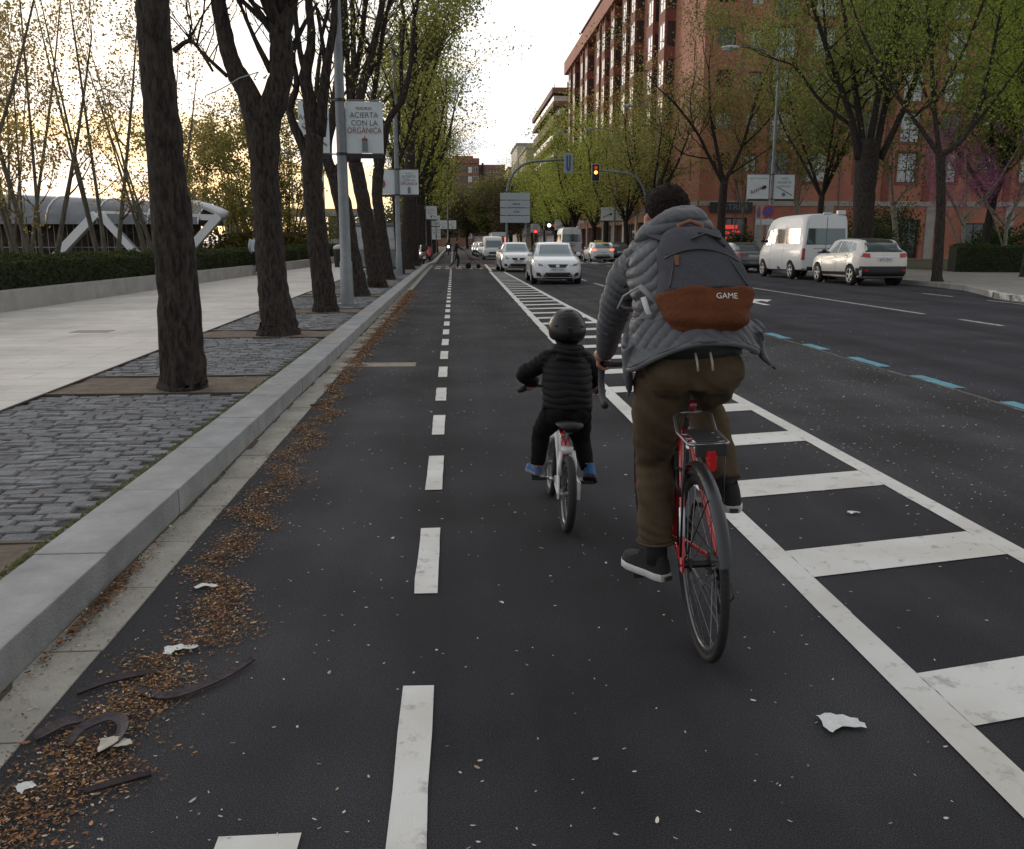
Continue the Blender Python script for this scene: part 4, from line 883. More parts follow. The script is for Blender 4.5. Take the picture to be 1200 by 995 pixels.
# ================= RIGHT SIDE TREES =================
OL=(.15,.17,.04)
GR2='mature trees along the right pavement'
MID=dict(split=(3,3,3,2),up=.08,wander=.2,leaf_lvl=2,levels=4,nl=4,spread=.3,angle=.55,ln=2.2,side=7,tips=2,sidefrom=.3)
def slim(L_,k=.74,kt=.86): return [[(x,z,r*(kt if i==0 else k)) for x,z,r in l] for i,l in enumerate(L_)]
tree('street_tree',(16.6,55,.13),'open crowned street tree with wide forking limbs left of the no parking signs',
 slim([[(0,0,.42),(.05,.5,.33),(-.05,2.5,.29),(0,5.0,.28)],[(0,4.8,.2),(-1.0,6.3,.14),(-2.0,7.9,.11),(-3.4,9.4,.08),(-4.4,10.2,.05)],[(0,4.8,.2),(-.5,7,.15),(-.9,9.2,.11),(-1.0,11.5,.06)],[(0,4.9,.2),(.9,6.9,.14),(1.5,9.5,.1),(2.3,12,.05)],[(.9,6.9,.1),(2.2,8.2,.07),(3.4,9.8,.04)],[(-2.0,7.9,.07),(-2.2,9.6,.05),(-1.8,11.6,.03)],[(-1.,6.3,.07),(-2.6,6.6,.05),(-3.9,7.6,.03)],[(.2,5.3,.08),(1.6,6.2,.06),(3.2,7.2,.03)]]),
 dict(MID,nl=8),101,M_bark,(.19,.18,.055),.13,GR2,drift=.5)
tree('street_tree',(17.3,37,.13),'thickest pollarded street tree behind the white van with a fan of upright limbs',
 slim([[(0,0,.62),(0,.5,.5),(-.1,2.5,.46),(-.15,4.6,.55),(-.1,5.4,.5)],[(-.5,4.7,.24),(-1.1,6.4,.18),(-2.1,8.3,.13),(-3.2,10.6,.09),(-3.9,12.5,.05)],[(-.3,5.,.2),(-.7,7,.16),(-1.2,9.4,.12),(-1.8,12.3,.07)],[(-.1,5.2,.2),(-.1,7.6,.15),(.1,10,.11),(.1,13,.06)],[(.2,5.,.22),(.5,7.3,.16),(.9,10.1,.12),(1.5,13,.07)],[(.4,4.7,.2),(1.1,6.8,.16),(1.7,9.3,.1),(2.6,12.1,.06)],[(-.9,6.0,.12),(-2.2,7.0,.09),(-3.2,8.3,.06),(-3.9,8.6,.04)],[(-2.1,8.3,.09),(-2.3,10.5,.06),(-2.6,12.6,.04)]]),
 dict(MID,nl=16,ln=2.2,side=11,spread=.36),102,M_bark,(.18,.22,.055),.11,GR2,drift=.5)
tree('street_tree',(16.35,29.3,.13),'slim dark street tree standing alone in front of the right hedge, forking above head height',
 slim([[(0,0,.27),(-.03,.3,.2),(-.1,2,.175),(-.2,3.3,.17),(-.3,4.2,.19)],[(-.3,4.1,.12),(-1.0,5.1,.09),(-1.9,6.4,.07),(-2.8,8.2,.05),(-3.2,9.6,.03)],[(-.3,4.1,.12),(-.6,5.8,.10),(-.8,7.9,.08),(-1.2,10.2,.05)],[(-.25,4.1,.13),(.6,4.9,.10),(1.0,6.6,.085),(1.2,8.7,.06),(1.5,10.5,.04)],[(.7,5.,.09),(1.6,6.5,.06),(2.5,8.3,.05),(3.2,10,.03)],[(-.6,5.8,.07),(-.1,7.4,.055),(.2,9.4,.04)]]),
 dict(MID,nl=24,ln=2.1,side=12,spread=.36),103,M_bark,(.20,.26,.05),.09,GR2,drift=.8)
tree('street_tree',(21.9,33,.13),'leafy fresh green tree filling the upper right corner of the photo',generic(104,12,.17,6,.3,.5),dict(MID,nl=32,ln=2.1,side=10,spread=.40),104,M_bark,(.27,.34,.06),.11,GR2,drift=1.2)
tree('street_tree',(25.6,42,.13),'broad green tree behind the pink blossom at the right edge',generic(105,13,.20,6,.25,.5),dict(MID,nl=30,ln=2.4,side=10,spread=.5),105,M_bark,(.20,.26,.06),.14,GR2,drift=1.2)
tree('street_tree',(20.6,50,.13),'green tree between the brick building and the thick pollarded trunk',generic(106,13,.17,6,.3,.45),dict(MID,nl=22,ln=2.4,side=9,spread=.5),106,M_bark,(.22,.25,.07),.14,GR2,drift=1.2)
tree('street_tree',(23.4,60,.13),'slender grey stemmed tree in front of the brick end wall right of the tall lamp',generic(107,10.5,.12,5,.35,.5),dict(MID,nl=8,ln=2.0,side=7,spread=.4),107,M_barkp,(.20,.20,.055),.15,GR2,drift=.8)
tree('street_tree',(19.7,60,.13),'thin young tree behind the banners of the tall right lamp',generic(108,9,.09,5,.4,.5),dict(MID,nl=9,ln=1.9,side=7,spread=.4),108,M_barkg,(.22,.20,.055),.15,GR2,drift=.8)
tree('birch_tree',(22.9,45,.13),'pale smooth trunk leaning left between the two dark right trunks',[[(0,0,.17),(-.2,1.5,.14),(-.5,3.2,.12)],[(-.5,3.1,.10),(-.9,4.6,.08),(-1.2,6.4,.05)],[(-.5,3.1,.09),(.3,4.2,.06),(.9,5.4,.04)]],dict(MID,nl=9,ln=1.5,side=6,spread=.3),109,M_barkp,(.11,.15,.03),.12,GR2,drift=.5)
JU=dict(split=(3,3,2),up=.08,wander=.22,leaf_lvl=1,levels=3,nl=22,spread=.10,angle=.6,ln=1.3,side=7,tips=2,sidefrom=.3,sidelvl=1)
for (x,y,s,lab) in ((23.6,40.5,111,'pink blossoming tree with a pale forked stem behind the right hedge'),(26.3,41.5,112,'second pink blossoming tree at the right photo edge, darker magenta')):
    tree('blossom_tree',(x,y,.13),lab,[[(0,0,.12),(.05,1.2,.09),(.0,2.2,.08)],[(0,2.1,.07),(-.9,3.2,.05),(-2.0,4.5,.03)],[(0,2.1,.07),(.2,3.8,.05),(.2,5.6,.03)],[(0,2.1,.06),(1.2,3.2,.045),(2.3,4.4,.03)],[(0,2.4,.05),(1.0,4.0,.04),(1.5,5.6,.025)],[(0,1.,.05),(-.9,2.6,.04),(-1.6,3.3,.02)]],JU,s,M_barkp,(.34,.12,.24),.06,'pink blossoming trees behind the hedge',drift=.9,tr=.3)
GRN=dict(split=(3,3,2,2),up=.05,wander=.24,leaf_lvl=2,levels=4,nl=10,spread=.45,angle=.6,ln=2.6,side=9,tips=2,sidefrom=.0,sidelvl=1)
pr=[tree('street_tree',(15.6,70,.13),'olive street tree behind the traffic light pole, before the brick facade',generic(121,12,.24,5,.3,.42),dict(GRN,nl=9),121,M_bark,(.30,.30,.09),.14,'street trees along the brick facade',drift=1.2),
    tree('street_tree',(15.0,88,.13),'bright green street tree hiding the lower brick facade, right of the traffic light',generic(122,13,.27,5,.25,.42),GRN,122,M_bark,(.33,.38,.08),.16,'street trees along the brick facade',drift=1.2),
    tree('street_tree',(14.9,108,.13),'tall bright green street tree left of the traffic light head',generic(123,15.5,.3,6,.22,.42),dict(GRN,ln=3.),123,M_bark,(.34,.40,.08),.19,'street trees along the brick facade',drift=1.4)]
for i,(x,y,k,sc,lab) in enumerate([(15.4,79,0,1.,'olive street tree just behind the banners of the third right lamp'),(15.2,97,1,1.05,'bright green street tree between the traffic light head and its arm'),(14.9,118,2,1.,'tall green street tree above the minibus'),
   (14.8,130,1,1.2,'green street tree right of the curved arm sign'),(14.7,145,2,1.,'green street tree behind the lane arrow sign'),(14.6,165,0,1.3,'olive street tree in front of the balcony block'),(14.4,190,0,1.2,'small looking olive street tree beyond the direction boards'),(14.,215,1,1.,'far green tree at the end of the right pavement')]):
    c=copy_tree(pr[k]); place(c,(x,y,.13),i*1.1,lab,None,sc*.86)
BR=dict(split=(3,3,3,2),up=.06,wander=.22,leaf_lvl=2,levels=4,nl=6,spread=.5,angle=.6,ln=2.8,side=8,tips=2,sidefrom=.0,sidelvl=1)
t1=tree('avenue_tree',(3.2,205,0),'brownish budding tree at the far end of the avenue under the far building',generic(131,12,.3,6,.2,.5),BR,131,M_bark,(.12,.10,.05),.34,'hazy trees closing the avenue',drift=1.5)
t2=tree('avenue_tree',(8.3,195,0),'yellow green tree at the far end of the avenue behind the direction boards',generic(132,12.5,.3,6,.2,.45),dict(BR,nl=12),132,M_bark,(.16,.17,.05),.34,'hazy trees closing the avenue',drift=1.5)
for i,(x,y,k,sc,lab) in enumerate([(6.0,225,0,1.15,'brown budding tree in the middle of the far end of the avenue'),(-1.,215,0,1.05,'brown budding tree at the left of the far end of the avenue'),(11.8,215,1,1.1,'yellow green tree right of the avenue end beneath the tan blocks'),(-5.5,190,1,1.1,'yellow green tree behind the last left kerb trees'),(10.6,165,0,1.0,'brown leaning tree above the red signal far down the avenue')]):
    place(copy_tree((t1,t2)[k]),(x,y,0),i*1.7,lab,None,sc)
hedge('clipped_hedge',22.6,39.4,34,36.5,1.3,.15,1.3,'clipped green hedge at the right edge behind the pavement',15000,(.045,.075,.02),.075,5)
for i,(x,y,rx,h,col,lab) in enumerate([(20.4,44,1.9,2.1,(.045,.06,.02),'dark shrub behind the cream hatchback and the slim tree'),(22.9,47,2.2,3.2,(.04,.06,.018),'tall dark shrub behind the pink blossom stem'),(26.5,43,1.8,2.2,(.05,.085,.02),'rounded green shrub above the right hedge'),(18.7,50,1.3,2.0,(.05,.06,.02),'dark shrub behind the white van roof'),(28.6,42,1.8,2.,(.05,.08,.02),'rounded green shrub at the right photo edge'),(18.3,57,1.1,2.1,(.045,.06,.02),'dark shrub under the banners of the tall right lamp'),(25,52,2.4,3.6,(.04,.055,.02),'large dark shrub before the brick wall at right'),(24.6,57,1.2,2.8,(.17,.17,.03),'yellowish shrub behind the banners')]):
    shrub('garden_shrub',(x,y,.15),rx,rx*.8,h,col,3800,.11,lab,seed=90+i,lump=7)
# bench glint / low wall
# ================= STREET FURNITURE =================
M_galv=mat('galvanised',(.20,.22,.235),.55,metal=.4,var=.15,vs=6); M_pole=mat('painted_pole',(.17,.21,.24),.5,var=.2,vs=5,metal=.2)
M_ban=mat('banner_cloth',(.70,.75,.78),.8,var=.04,vs=3,transl=.4); M_blk=mat('black_plastic',(.02,.02,.022),.45); M_txt=mat('banner_grey_ink',(.10,.13,.15),.8); M_txtr=mat('banner_red_ink',(.20,.07,.07),.8)
def banner(parent,x0,x1,z0,z1,kind,small=False,flip=1,skew=0):
    b=MB(); n=8; w_=x1-x0; h=z1-z0
    g=lambda u,v:(x0+w_*u,.012*sin(u*5+v*3)+.01*sin(v*7),z0+h*v+skew*(u-.5)*.0)
    for s_ in (0,.006):
        k=len(b.v); 
        for i in range(n+1):
            for j in range(n+1): p=g(i/n,j/n); b.v.append((p[0],p[1]+s_,p[2]))
        for i in range(n):
            for j in range(n): a=k+i*(n+1)+j; b.f.append((a,a+n+1,a+n+2,a+1)); b.mi.append(0)
    bn=b.build('banner',M_ban,parent,smooth=True,fix=False); y=-.026; cx_=(x0+x1)/2
    def T(t,z,s,m,sx=1): text_mesh(t,s*h,'lettering',m,bn,(cx_,y,z0+h*z),(PI/2,0,0),.001,sx=sx)
    if kind=='word':
        T('MADRID',.86,.085,M_txt); T('ACIERTA',.73,.155,M_txt,.92); T('CON LA',.58,.155,M_txt,.92); T('ORGÁNICA',.435,.165,M_txtr,.80)
        q=MB(); q.box(cx_-.075*w_,cx_+.075*w_,y-.002,y,z0+h*.03,z0+h*.23); q.build('bin_drawing',mat('ink_slate',(.16,.20,.22),.8),bn)
        q=MB(); q.prism([(cx_-.09*w_,z0+h*.235),(cx_+.09*w_,z0+h*.235),(cx_+.065*w_,z0+h*.29),(cx_-.065*w_,z0+h*.29)],'y',y-.002,y); q.box(cx_-.01,cx_+.01,y-.002,y,z0+h*.29,z0+h*.34); q.build('bin_lid_drawing',M_txtr,bn)
    elif kind=='fish':
        T('MADRID CON LA ORGÁNICA',.84,.085,M_txt,.72*w_/h)
        q=MB(); A=lambda u,v:(x0+w_*u,z0+h*v)
        q.prism([A(.62,.44),A(.74,.55),A(.86,.56),A(.90,.48),A(.84,.41),A(.72,.38)],'y',y-.002,y); q.build('fish_head_drawing',mat('ink_dark',(.05,.045,.045),.8),bn)
        q=MB(); q.prism([A(.16,.20),A(.20,.30),A(.14,.36),A(.26,.33),A(.30,.22),A(.24,.24)],'y',y-.002,y)
        q.prism([A(.26,.27),A(.64,.46),A(.66,.44),A(.28,.25)],'y',y-.002,y)
        for u,v in ((.36,.32),(.44,.36),(.52,.40),(.60,.44)): q.prism([A(u-.03,v+.08),A(u,v+.08),A(u+.03,v-.07),A(u,v-.07)],'y',y-.003,y-.001)
        q.build('fish_bone_drawing',mat('ink_fish',(.30,.17,.15),.8),bn)
    elif kind=='apple':
        q=MB(); q.cur=0; q.add([(cx_-.18*w_+.11*w_*cos(t),y,z0+h*.42+.16*h*sin(t)) for t in [i*PI/8 for i in range(16)]],[tuple(range(16))]); q.build('apple_drawing',mat('ink_red',(.30,.08,.06),.8),bn)
    else:
        T('MADRID',.84,.09,M_txt); T('ACIERTA',.68,.15,M_txt); T('CON LA',.52,.13,M_txt)
        q=MB(); A=lambda u,v:(x0+w_*u,z0+h*v); q.prism([A(.1,.5),A(.13,.53),A(.92,.16),A(.9,.12)],'y',y-.002,y); q.add([(cx_-.02+.09*w_*cos(t),y-.003,z0+h*.18+.08*h*sin(t)) for t in [i*PI/6 for i in range(12)]],[tuple(range(12))]); q.build('spoon_drawing',mat('ink_slate',(.16,.20,.22),.8),bn)
    return bn
def lamp(x,y,z,label,side,H=10.4,arm=2.1,banners=(),bz=(3.1,4.15),r=.10,hang=-1,group='tall street lamps',bw=.8,lean=-.0):
    rt=empty('street_lamp',(x,y,z),0,label,'street lamp',group)
    b=MB(); b.tube([(0,0,0),(0,0,.9),(0,0,.92),(0,0,3),(0,0,H*.62),(0,0,H-1.2)],[r*1.25,r*1.15,r,r*.92,r*.72,r*.5],14); b.cyl((0,0,-.02),(0,0,.03),r*2,14); b.build('pole',M_galv,rt,smooth=True,sharp=40)
    b=MB(); p=arc((0,0,H-1.25),(0,0,H+.05),(side*arm*.45,0,H+.25),6)[:-1]+arc((side*arm*.45,0,H+.25),(side*arm*.8,0,H+.35),(side*arm,0,H+.3),4); b.tube(p,[r*.5]*3+[r*.4]*(len(p)-3),8); b.build('arm',M_galv,rt,smooth=True)
    b=MB(); b.ell((side*(arm+.25),0,H+.27),.46,.17,.12,14,8); b.ell((side*(arm+.38),0,H+.19),.26,.13,.11,12,8); b.build('lamp_head',mat('lamp_grey',(.42,.44,.45),.4),rt,smooth=True)
    b=MB(); b.box(r*.95,r*1.12,-.05,.05,.35,.75); b.build('access_door',M_pole,rt)
    for (a,c_,kind) in banners:
        bn=banner(rt,a,c_,bz[0],bz[1],kind)
        b=MB(); 
        for zz in (bz[0]-.02,bz[1]+.02): b.tube([(0,0,zz),((c_ if c_>0 else a),0,zz)],.014,6)
        b.build('banner_arm',M_galv,rt)
        b=MB(); b.box(a+.02,c_-.02,-.05,.05,bz[0]-.10,bz[0]-.015); b.build('banner_foot',M_blk,rt)
    if banners:
        b=MB(); 
        for zz in (bz[0]-.02,bz[1]+.02): b.cyl((0,0,zz-.03),(0,0,zz+.03),r*.98,12)
        b.build('clamp',M_blk,rt)
    return rt
lamp(-2.27,19.2,KH,'nearest street lamp on the left kerb, carrying the banner ACIERTA CON LA ORGANICA',-1,10.5,1.6,[(.10,.86,'word'),(-.86,-.24,'other')],(3.11,4.13),.115)
lamp(-2.22,37,KH,'second grey street lamp on the left kerb with a pair of small banners',-1,9.6,2.0,[(.1,.86,'word'),(-.78,-.06,'apple')],(3.2,4.15),.11)
lamp(-2.25,55,KH,'third street lamp on the left kerb, thin grey pole beside the white moped',-1,9.6,2.0,[],(3.2,4.1),.11)
lamp(-2.2,72,KH,'fourth street lamp on the left kerb, banners just left of the avenue end',-1,9.6,2.,[(.1,.95,'other'),(-.9,-.1,'word')],(3.1,4.1),.11)
lamp(-2.2,90,KH,'fifth street lamp on the left kerb with small pale banners',-1,9.6,2.,[(.1,.95,'other'),(-.9,-.1,'other')],(2.9,3.9),.11)
lamp(-.6,110,KH,'sixth street lamp on the left side, at the far kerb bend with two low banners',-1,9.6,2.,[(.1,1.0,'other'),(-1.,-.1,'other')],(2.9,3.9),.11)
lamp(16.05,45,.15,'tall curved street lamp on the right pavement behind the white van, with fish bone banner',-1,10.3,2.2,[(-1.28,-.16,'fish'),(.1,1.15,'other')],(3.45,4.62),.10)
lamp(15.9,70,.15,'tall street lamp of the right pavement standing behind the adult rider head',-1,11.2,2.2,[],(3.2,4.2),.10)
lamp(15.1,84,.15,'right pavement street lamp with two small banners, seen just left of the adult rider head',-1,11.2,2.2,[(-1.3,-.1,'fish'),(.1,1.3,'other')],(3.3,4.5),.10)
lamp(14.9,118,.15,'far right street lamp whose banners show above the minibus',-1,11,2.2,[(-1.6,-.1,'fish'),(.1,1.6,'other')],(2.9,4.2),.10)
lamp(14.6,150,.15,'farthest right street lamp, small banners beyond the red signal',-1,11,2.2,[(-1.7,-.1,'other'),(.1,1.7,'other')],(2.9,4.3),.10)
# low sign / banner on the left kerb far away
t=empty('street_banner_stand',(-1.75,95,KH),0,'small white banner on a short pole left of the walking person','banner'); b=MB(); b.cyl((0,0,0),(0,0,3.2),.04,8); b.build('pole',M_galv,t); banner(t,-.45,.45,1.6,3.0,'other')
# direction boards with gantry arm
t=empty('direction_sign',(3.45,58,0),0,'four stacked pale blue direction boards on a grey post with a curved arm','road sign')
b=MB(); b.tube([(0,0,0),(0,0,4.4)],.085,12); b.tube([(1.25,.02,.4),(1.25,.02,4.7)],.05,8); b.build('post',M_pole,t,smooth=True,sharp=40)
b=MB(); p=[Vector((.02,0,4.4)),*arc((.03,0,4.7),(.35,0,6.45),(2.1,0,6.5),12),Vector((3.9,0,6.62))]; b.tube(p,[.085]+[.08]*8+[.075]*(len(p)-9),10); b.build('curved_arm',M_galv,t,smooth=True)
M_bd=mat('board_back',(.42,.47,.52),.5,var=.05,vs=2)
for i in range(4):
    z=2.68+i*.475; b=MB(); b.box(-.42,1.48,-.10,-.06,z,z+.43); bd_=b.build('board',M_bd,t,bevel=.008)
    b=MB(); 
    for u in ([] if i in (0,3) else [-.05,.06,.15,.24] if i==1 else [-.12,-.03,.06,.17,.27]): b.box(.5+u,.56+u,-.104,-.101,z+.15,z+.27)
    if b.v: b.build('faint_lettering',mat('board_ink',(.12,.15,.2),.6),bd_)
b=MB(); b.box(3.63,4.22,-.10,-.05,5.75,6.97); o=b.build('lane_sign',mat('lane_sign_grey',(.30,.36,.42),.5),t,bevel=.01)
b=MB(); b.tube([(3.83,-.115,6.85),(3.83,-.115,6.2),(3.86,-.115,6.0),(3.92,-.115,5.9),(3.98,-.115,6.0),(4.01,-.115,6.2),(4.01,-.115,6.85)],.045,6); b.build('lane_mark',mat('lane_mark',(.05,.09,.2),.6),o)
# traffic light on curved arm
M_tl=mat('signal_black',(.015,.015,.016),.5); M_rim=mat('signal_rim',(.45,.45,.44),.5)
def glowm(n,c,e): return mat(n,c,.4,emit=c,es=e)
t=empty('traffic_light',(14.0,65,0),0,'traffic light with a glowing amber lamp on a curved arm over the road','traffic light')
b=MB(); b.tube([(0,0,0),(0,0,3.6)]+arc((0,0,3.8),(-.1,0,6.3),(-1.9,0,6.35),8)+[Vector((-3.45,0,6.5))],.065,8); b.build('mast_arm',M_galv,t,smooth=True)
b=MB(); b.box(-4.06,-3.46,-.04,.0,5.72,6.95); b.build('backboard_rim',M_rim,t,bevel=.03)
b=MB(); b.box(-4.01,-3.51,-.10,-.041,5.77,6.90); hd=b.build('signal_head',M_tl,t,bevel=.03)
for i,(z,m) in enumerate([(6.67,mat('lens_red_dim',(.25,.03,.01),.4,emit=(.9,.10,.02),es=.35)),(6.34,glowm('lens_amber',(1.,.42,.06),3.2)),(6.0,mat('lens_green_off',(.03,.02,.02),.4))]):
    b=MB(); b.cyl((-3.76,-.10,z),(-3.76,-.125,z),.125,18); b.build('lens',m,hd)
    b=MB(); rings=[]
    for y_ in (-.10,-.26): rings.append([(-3.76+.15*cos(a),y_,z+.15*sin(a)) for a in [PI*k/8 for k in range(9)]])
    b.loft(rings,cap=False,closed=False); b.build('visor',M_tl,hd,fix=False)
def small_signal(x,y,z,label,s=1.,red=2.5):
    t=empty('traffic_light',(x,y,z),0,label,'traffic light'); b=MB(); b.cyl((0,0,0),(0,0,2.0*s),.06,8); b.build('pole',M_tl,t)
    b=MB(); b.box(-.17*s,.17*s,-.12,.12,1.9*s,2.95*s); hd=b.build('signal_head',M_tl,t,bevel=.03)
    for zz,m in ((2.75,glowm('lens_red',(1,.05,.03),red)),(2.42,mat('lens_amber_off',(.05,.03,.01),.5)),(2.09,mat('lens_green_off',(.03,.02,.02),.4))): b=MB(); b.cyl((0,-.12,zz*s),(0,-.15,zz*s),.13*s,14); b.build('lens',m,hd)
small_signal(6.95,76,0,'small red traffic light on a low post above the second white hatchback',.85,3.)
# no parking signs
def noparking(x,y,h,r,rz,label,plate=True,pole=True):
    t=empty('no_parking_sign',(x,y,.15),rz,label,'road sign','no parking signs')
    if pole: b=MB(); b.cyl((0,.03,0),(0,.03,h+r),.03,8); b.build('pole',M_galv,t)
    b=MB(); b.cyl((0,0,h),(0,-.02,h),r,28); d=b.build('disc',mat('sign_red',(.42,.02,.03),.5),t)
    b=MB(); b.cyl((0,-.021,h),(0,-.024,h),r*.74,28); b.build('blue_field',mat('sign_blue',(.03,.09,.33),.5),d)
    b=MB(); M=Matrix.Rotation(R(45),3,'Y'); b.obox((0,-.027,h),r*.76,.0015,r*.10,M); b.build('slash',mat('sign_red',(.42,.02,.03),.5),d)
    b=MB(); b.box(-r*.95,r*.95,-.02,0,h-r-.34,h-r-.06); b.build('plate',mat('sign_white',(.55,.56,.57),.6),t,bevel=.005)
    return t
noparking(15.85,44.8,2.82,.31,0,'round blue and red no parking sign facing the camera behind the van',pole=True)
noparking(14.95,43.6,2.76,.28,R(52),'no parking sign seen edge on, on a thin pole by the grey car')
# bus shelter at far end
t=empty('bus_shelter',(2.3,108,0),0,'distant dark bus shelter with a backlit poster at the end of the bike lane','bus shelter')
b=MB(); b.box(-.1,1.9,-.6,.9,2.35,2.5); b.build('roof',M_tl,t)
for x in (0,1.75): b=MB(); b.box(x,x+.1,-.5,-.4,0,2.35); b.build('post',M_tl,t)
b=MB(); b.box(.2,1.6,-.5,-.38,.4,2.2); p=b.build('poster_case',M_pole,t); b=MB(); b.box(.28,1.52,-.52,-.503,.5,2.1); b.build('poster',mat('poster',(.42,.27,.22),.5,col2=(.14,.10,.12),vs=2.2,thr=(.4,.6),emit=(.42,.27,.22),es=.12),p)
# grey kiosk in tree row
t=empty('kiosk',(-5.0,46,KH),0,'grey glass and metal kiosk standing behind the leaning roadside trunks','kiosk')
b=MB(); b.box(-.1,2.2,-.1,3.2,2.12,2.28); b.build('roof',mat('kiosk_roof',(.16,.17,.18),.6),t)
for i,(x,m) in enumerate([(0,'a'),(.70,'b'),(1.40,'a')]): b=MB(); b.box(x+.03,x+.67,0,.05,.95,2.08); b.build('glass_panel',mat('kiosk_glass',(.35,.38,.40),.15,var=.25,vs=3,spec=.9),t); b=MB(); b.box(x+.03,x+.67,0,.05,.08,.92); b.build('lower_panel',mat('kiosk_grey',(.20,.21,.22),.6,var=.2,vs=4),t)
for x in (0,.7,1.4,2.1): b=MB(); b.box(x-.03,x+.03,-.02,.08,0,2.12); b.build('post',M_pole,t)
b=MB(); b.box(0,2.1,.1,3.0,.02,2.1); b.build('body',mat('kiosk_body',(.13,.14,.15),.5),t)
# litter bin beside wall
t=empty('litter_bin',(-6.1,49,KH),0,'dark litter bin with pale rounded lid on the promenade behind the near lamp post','bin'); b=MB(); b.tube([(0,0,0),(0,0,.95)],[.30,.36],16); b.build('body',M_blk,t,smooth=True,sharp=40); b=MB(); b.ell((0,0,1.0),.36,.36,.2,16,8); b.build('lid',M_rim,t,smooth=True)
# green cross / shopfront lights far away on right
b=MB(); b.box(-.9,.9,-.2,.2,-.4,.4); o=b.build('shop_light',glowm('warm_light',(1.,.62,.25),1.4)); o.location=(10.6,134,3.3); 
bpy.data.objects.remove(o)
t=empty('overhead_sign',(12.6,122,0),0,'far dark sign gantry with lit red and white bulbs above the minibus','sign')
for x in (.0,3.4): b=MB(); b.box(x-.06,x+.06,-.06,.06,0,4.4); b.build('post',M_pole,t)
b=MB(); b.box(-.3,3.7,-.12,.1,3.0,4.3); bo=b.build('board',M_tl,t)
for x,m in ((.4,glowm('bulb_white',(1,.9,.8),2.5)),(1.1,mat('red_sign_lit',(.5,.05,.05),.5,emit=(.8,.1,.08),es=.2)),(1.8,mat('pale_lit',(.6,.5,.5),.5)),(2.5,mat('red_sign_lit',(.5,.05,.05),.5)),(3.1,mat('pale_lit',(.6,.5,.5),.5))): b=MB(); b.cyl((x,-.13,3.7),(x,-.17,3.7),.24,14); b.build('lit_disc',m,bo)
# ================= VEHICLES =================
M_tyre=mat('tyre_rubber',(.012,.012,.013),.85,bump=.3,bs=60); M_alloy=mat('alloy',(.42,.43,.44),.3,metal=.8); M_cglass=mat('car_glass',(.13,.17,.185),.05,spec=1.,metal=.55); M_trim=mat('black_trim',(.018,.018,.02),.55); M_chrome=mat('chrome',(.6,.6,.6),.15,metal=1.)
M_head=mat('headlight_lens',(.55,.57,.60),.1,metal=.5,spec=1.); M_tail=mat('taillight_red',(.36,.015,.012),.15,coat=.6); M_plate=mat('plate_white',(.60,.61,.62),.5); M_pl_ink=mat('plate_ink',(.03,.03,.05),.6)
def paintm(n,c,**k): return mat(n,c,.28,coat=.8,var=.03,vs=2,**k)
def interp(K,x):
    """smooth (monotone-ish) interpolation of [(x,v)...]"""
    if x<=K[0][0]: return K[0][1]
    if x>=K[-1][0]: return K[-1][1]
    for i in range(len(K)-1):
        if K[i][0]<=x<=K[i+1][0]:
            x0,v0=K[i]; x1,v1=K[i+1]; t=(x-x0)/(x1-x0)
            def sl(j):
                if j<=0 or j>=len(K)-1: return 0 if (j<=0 or j>=len(K)-1) else 0
                a=(K[j][1]-K[j-1][1])/(K[j][0]-K[j-1][0]); c_=(K[j+1][1]-K[j][1])/(K[j+1][0]-K[j][0]); 
                return 0 if a*c_<=0 else 2*a*c_/(a+c_)
            m0=sl(i) if i else (v1-v0)/(x1-x0); m1=sl(i+1) if i+1<len(K)-1 else (v1-v0)/(x1-x0); h=x1-x0
            return v0*(2*t**3-3*t*t+1)+m0*h*(t**3-2*t*t+t)+v1*(-2*t**3+3*t*t)+m1*h*(t**3-t*t)
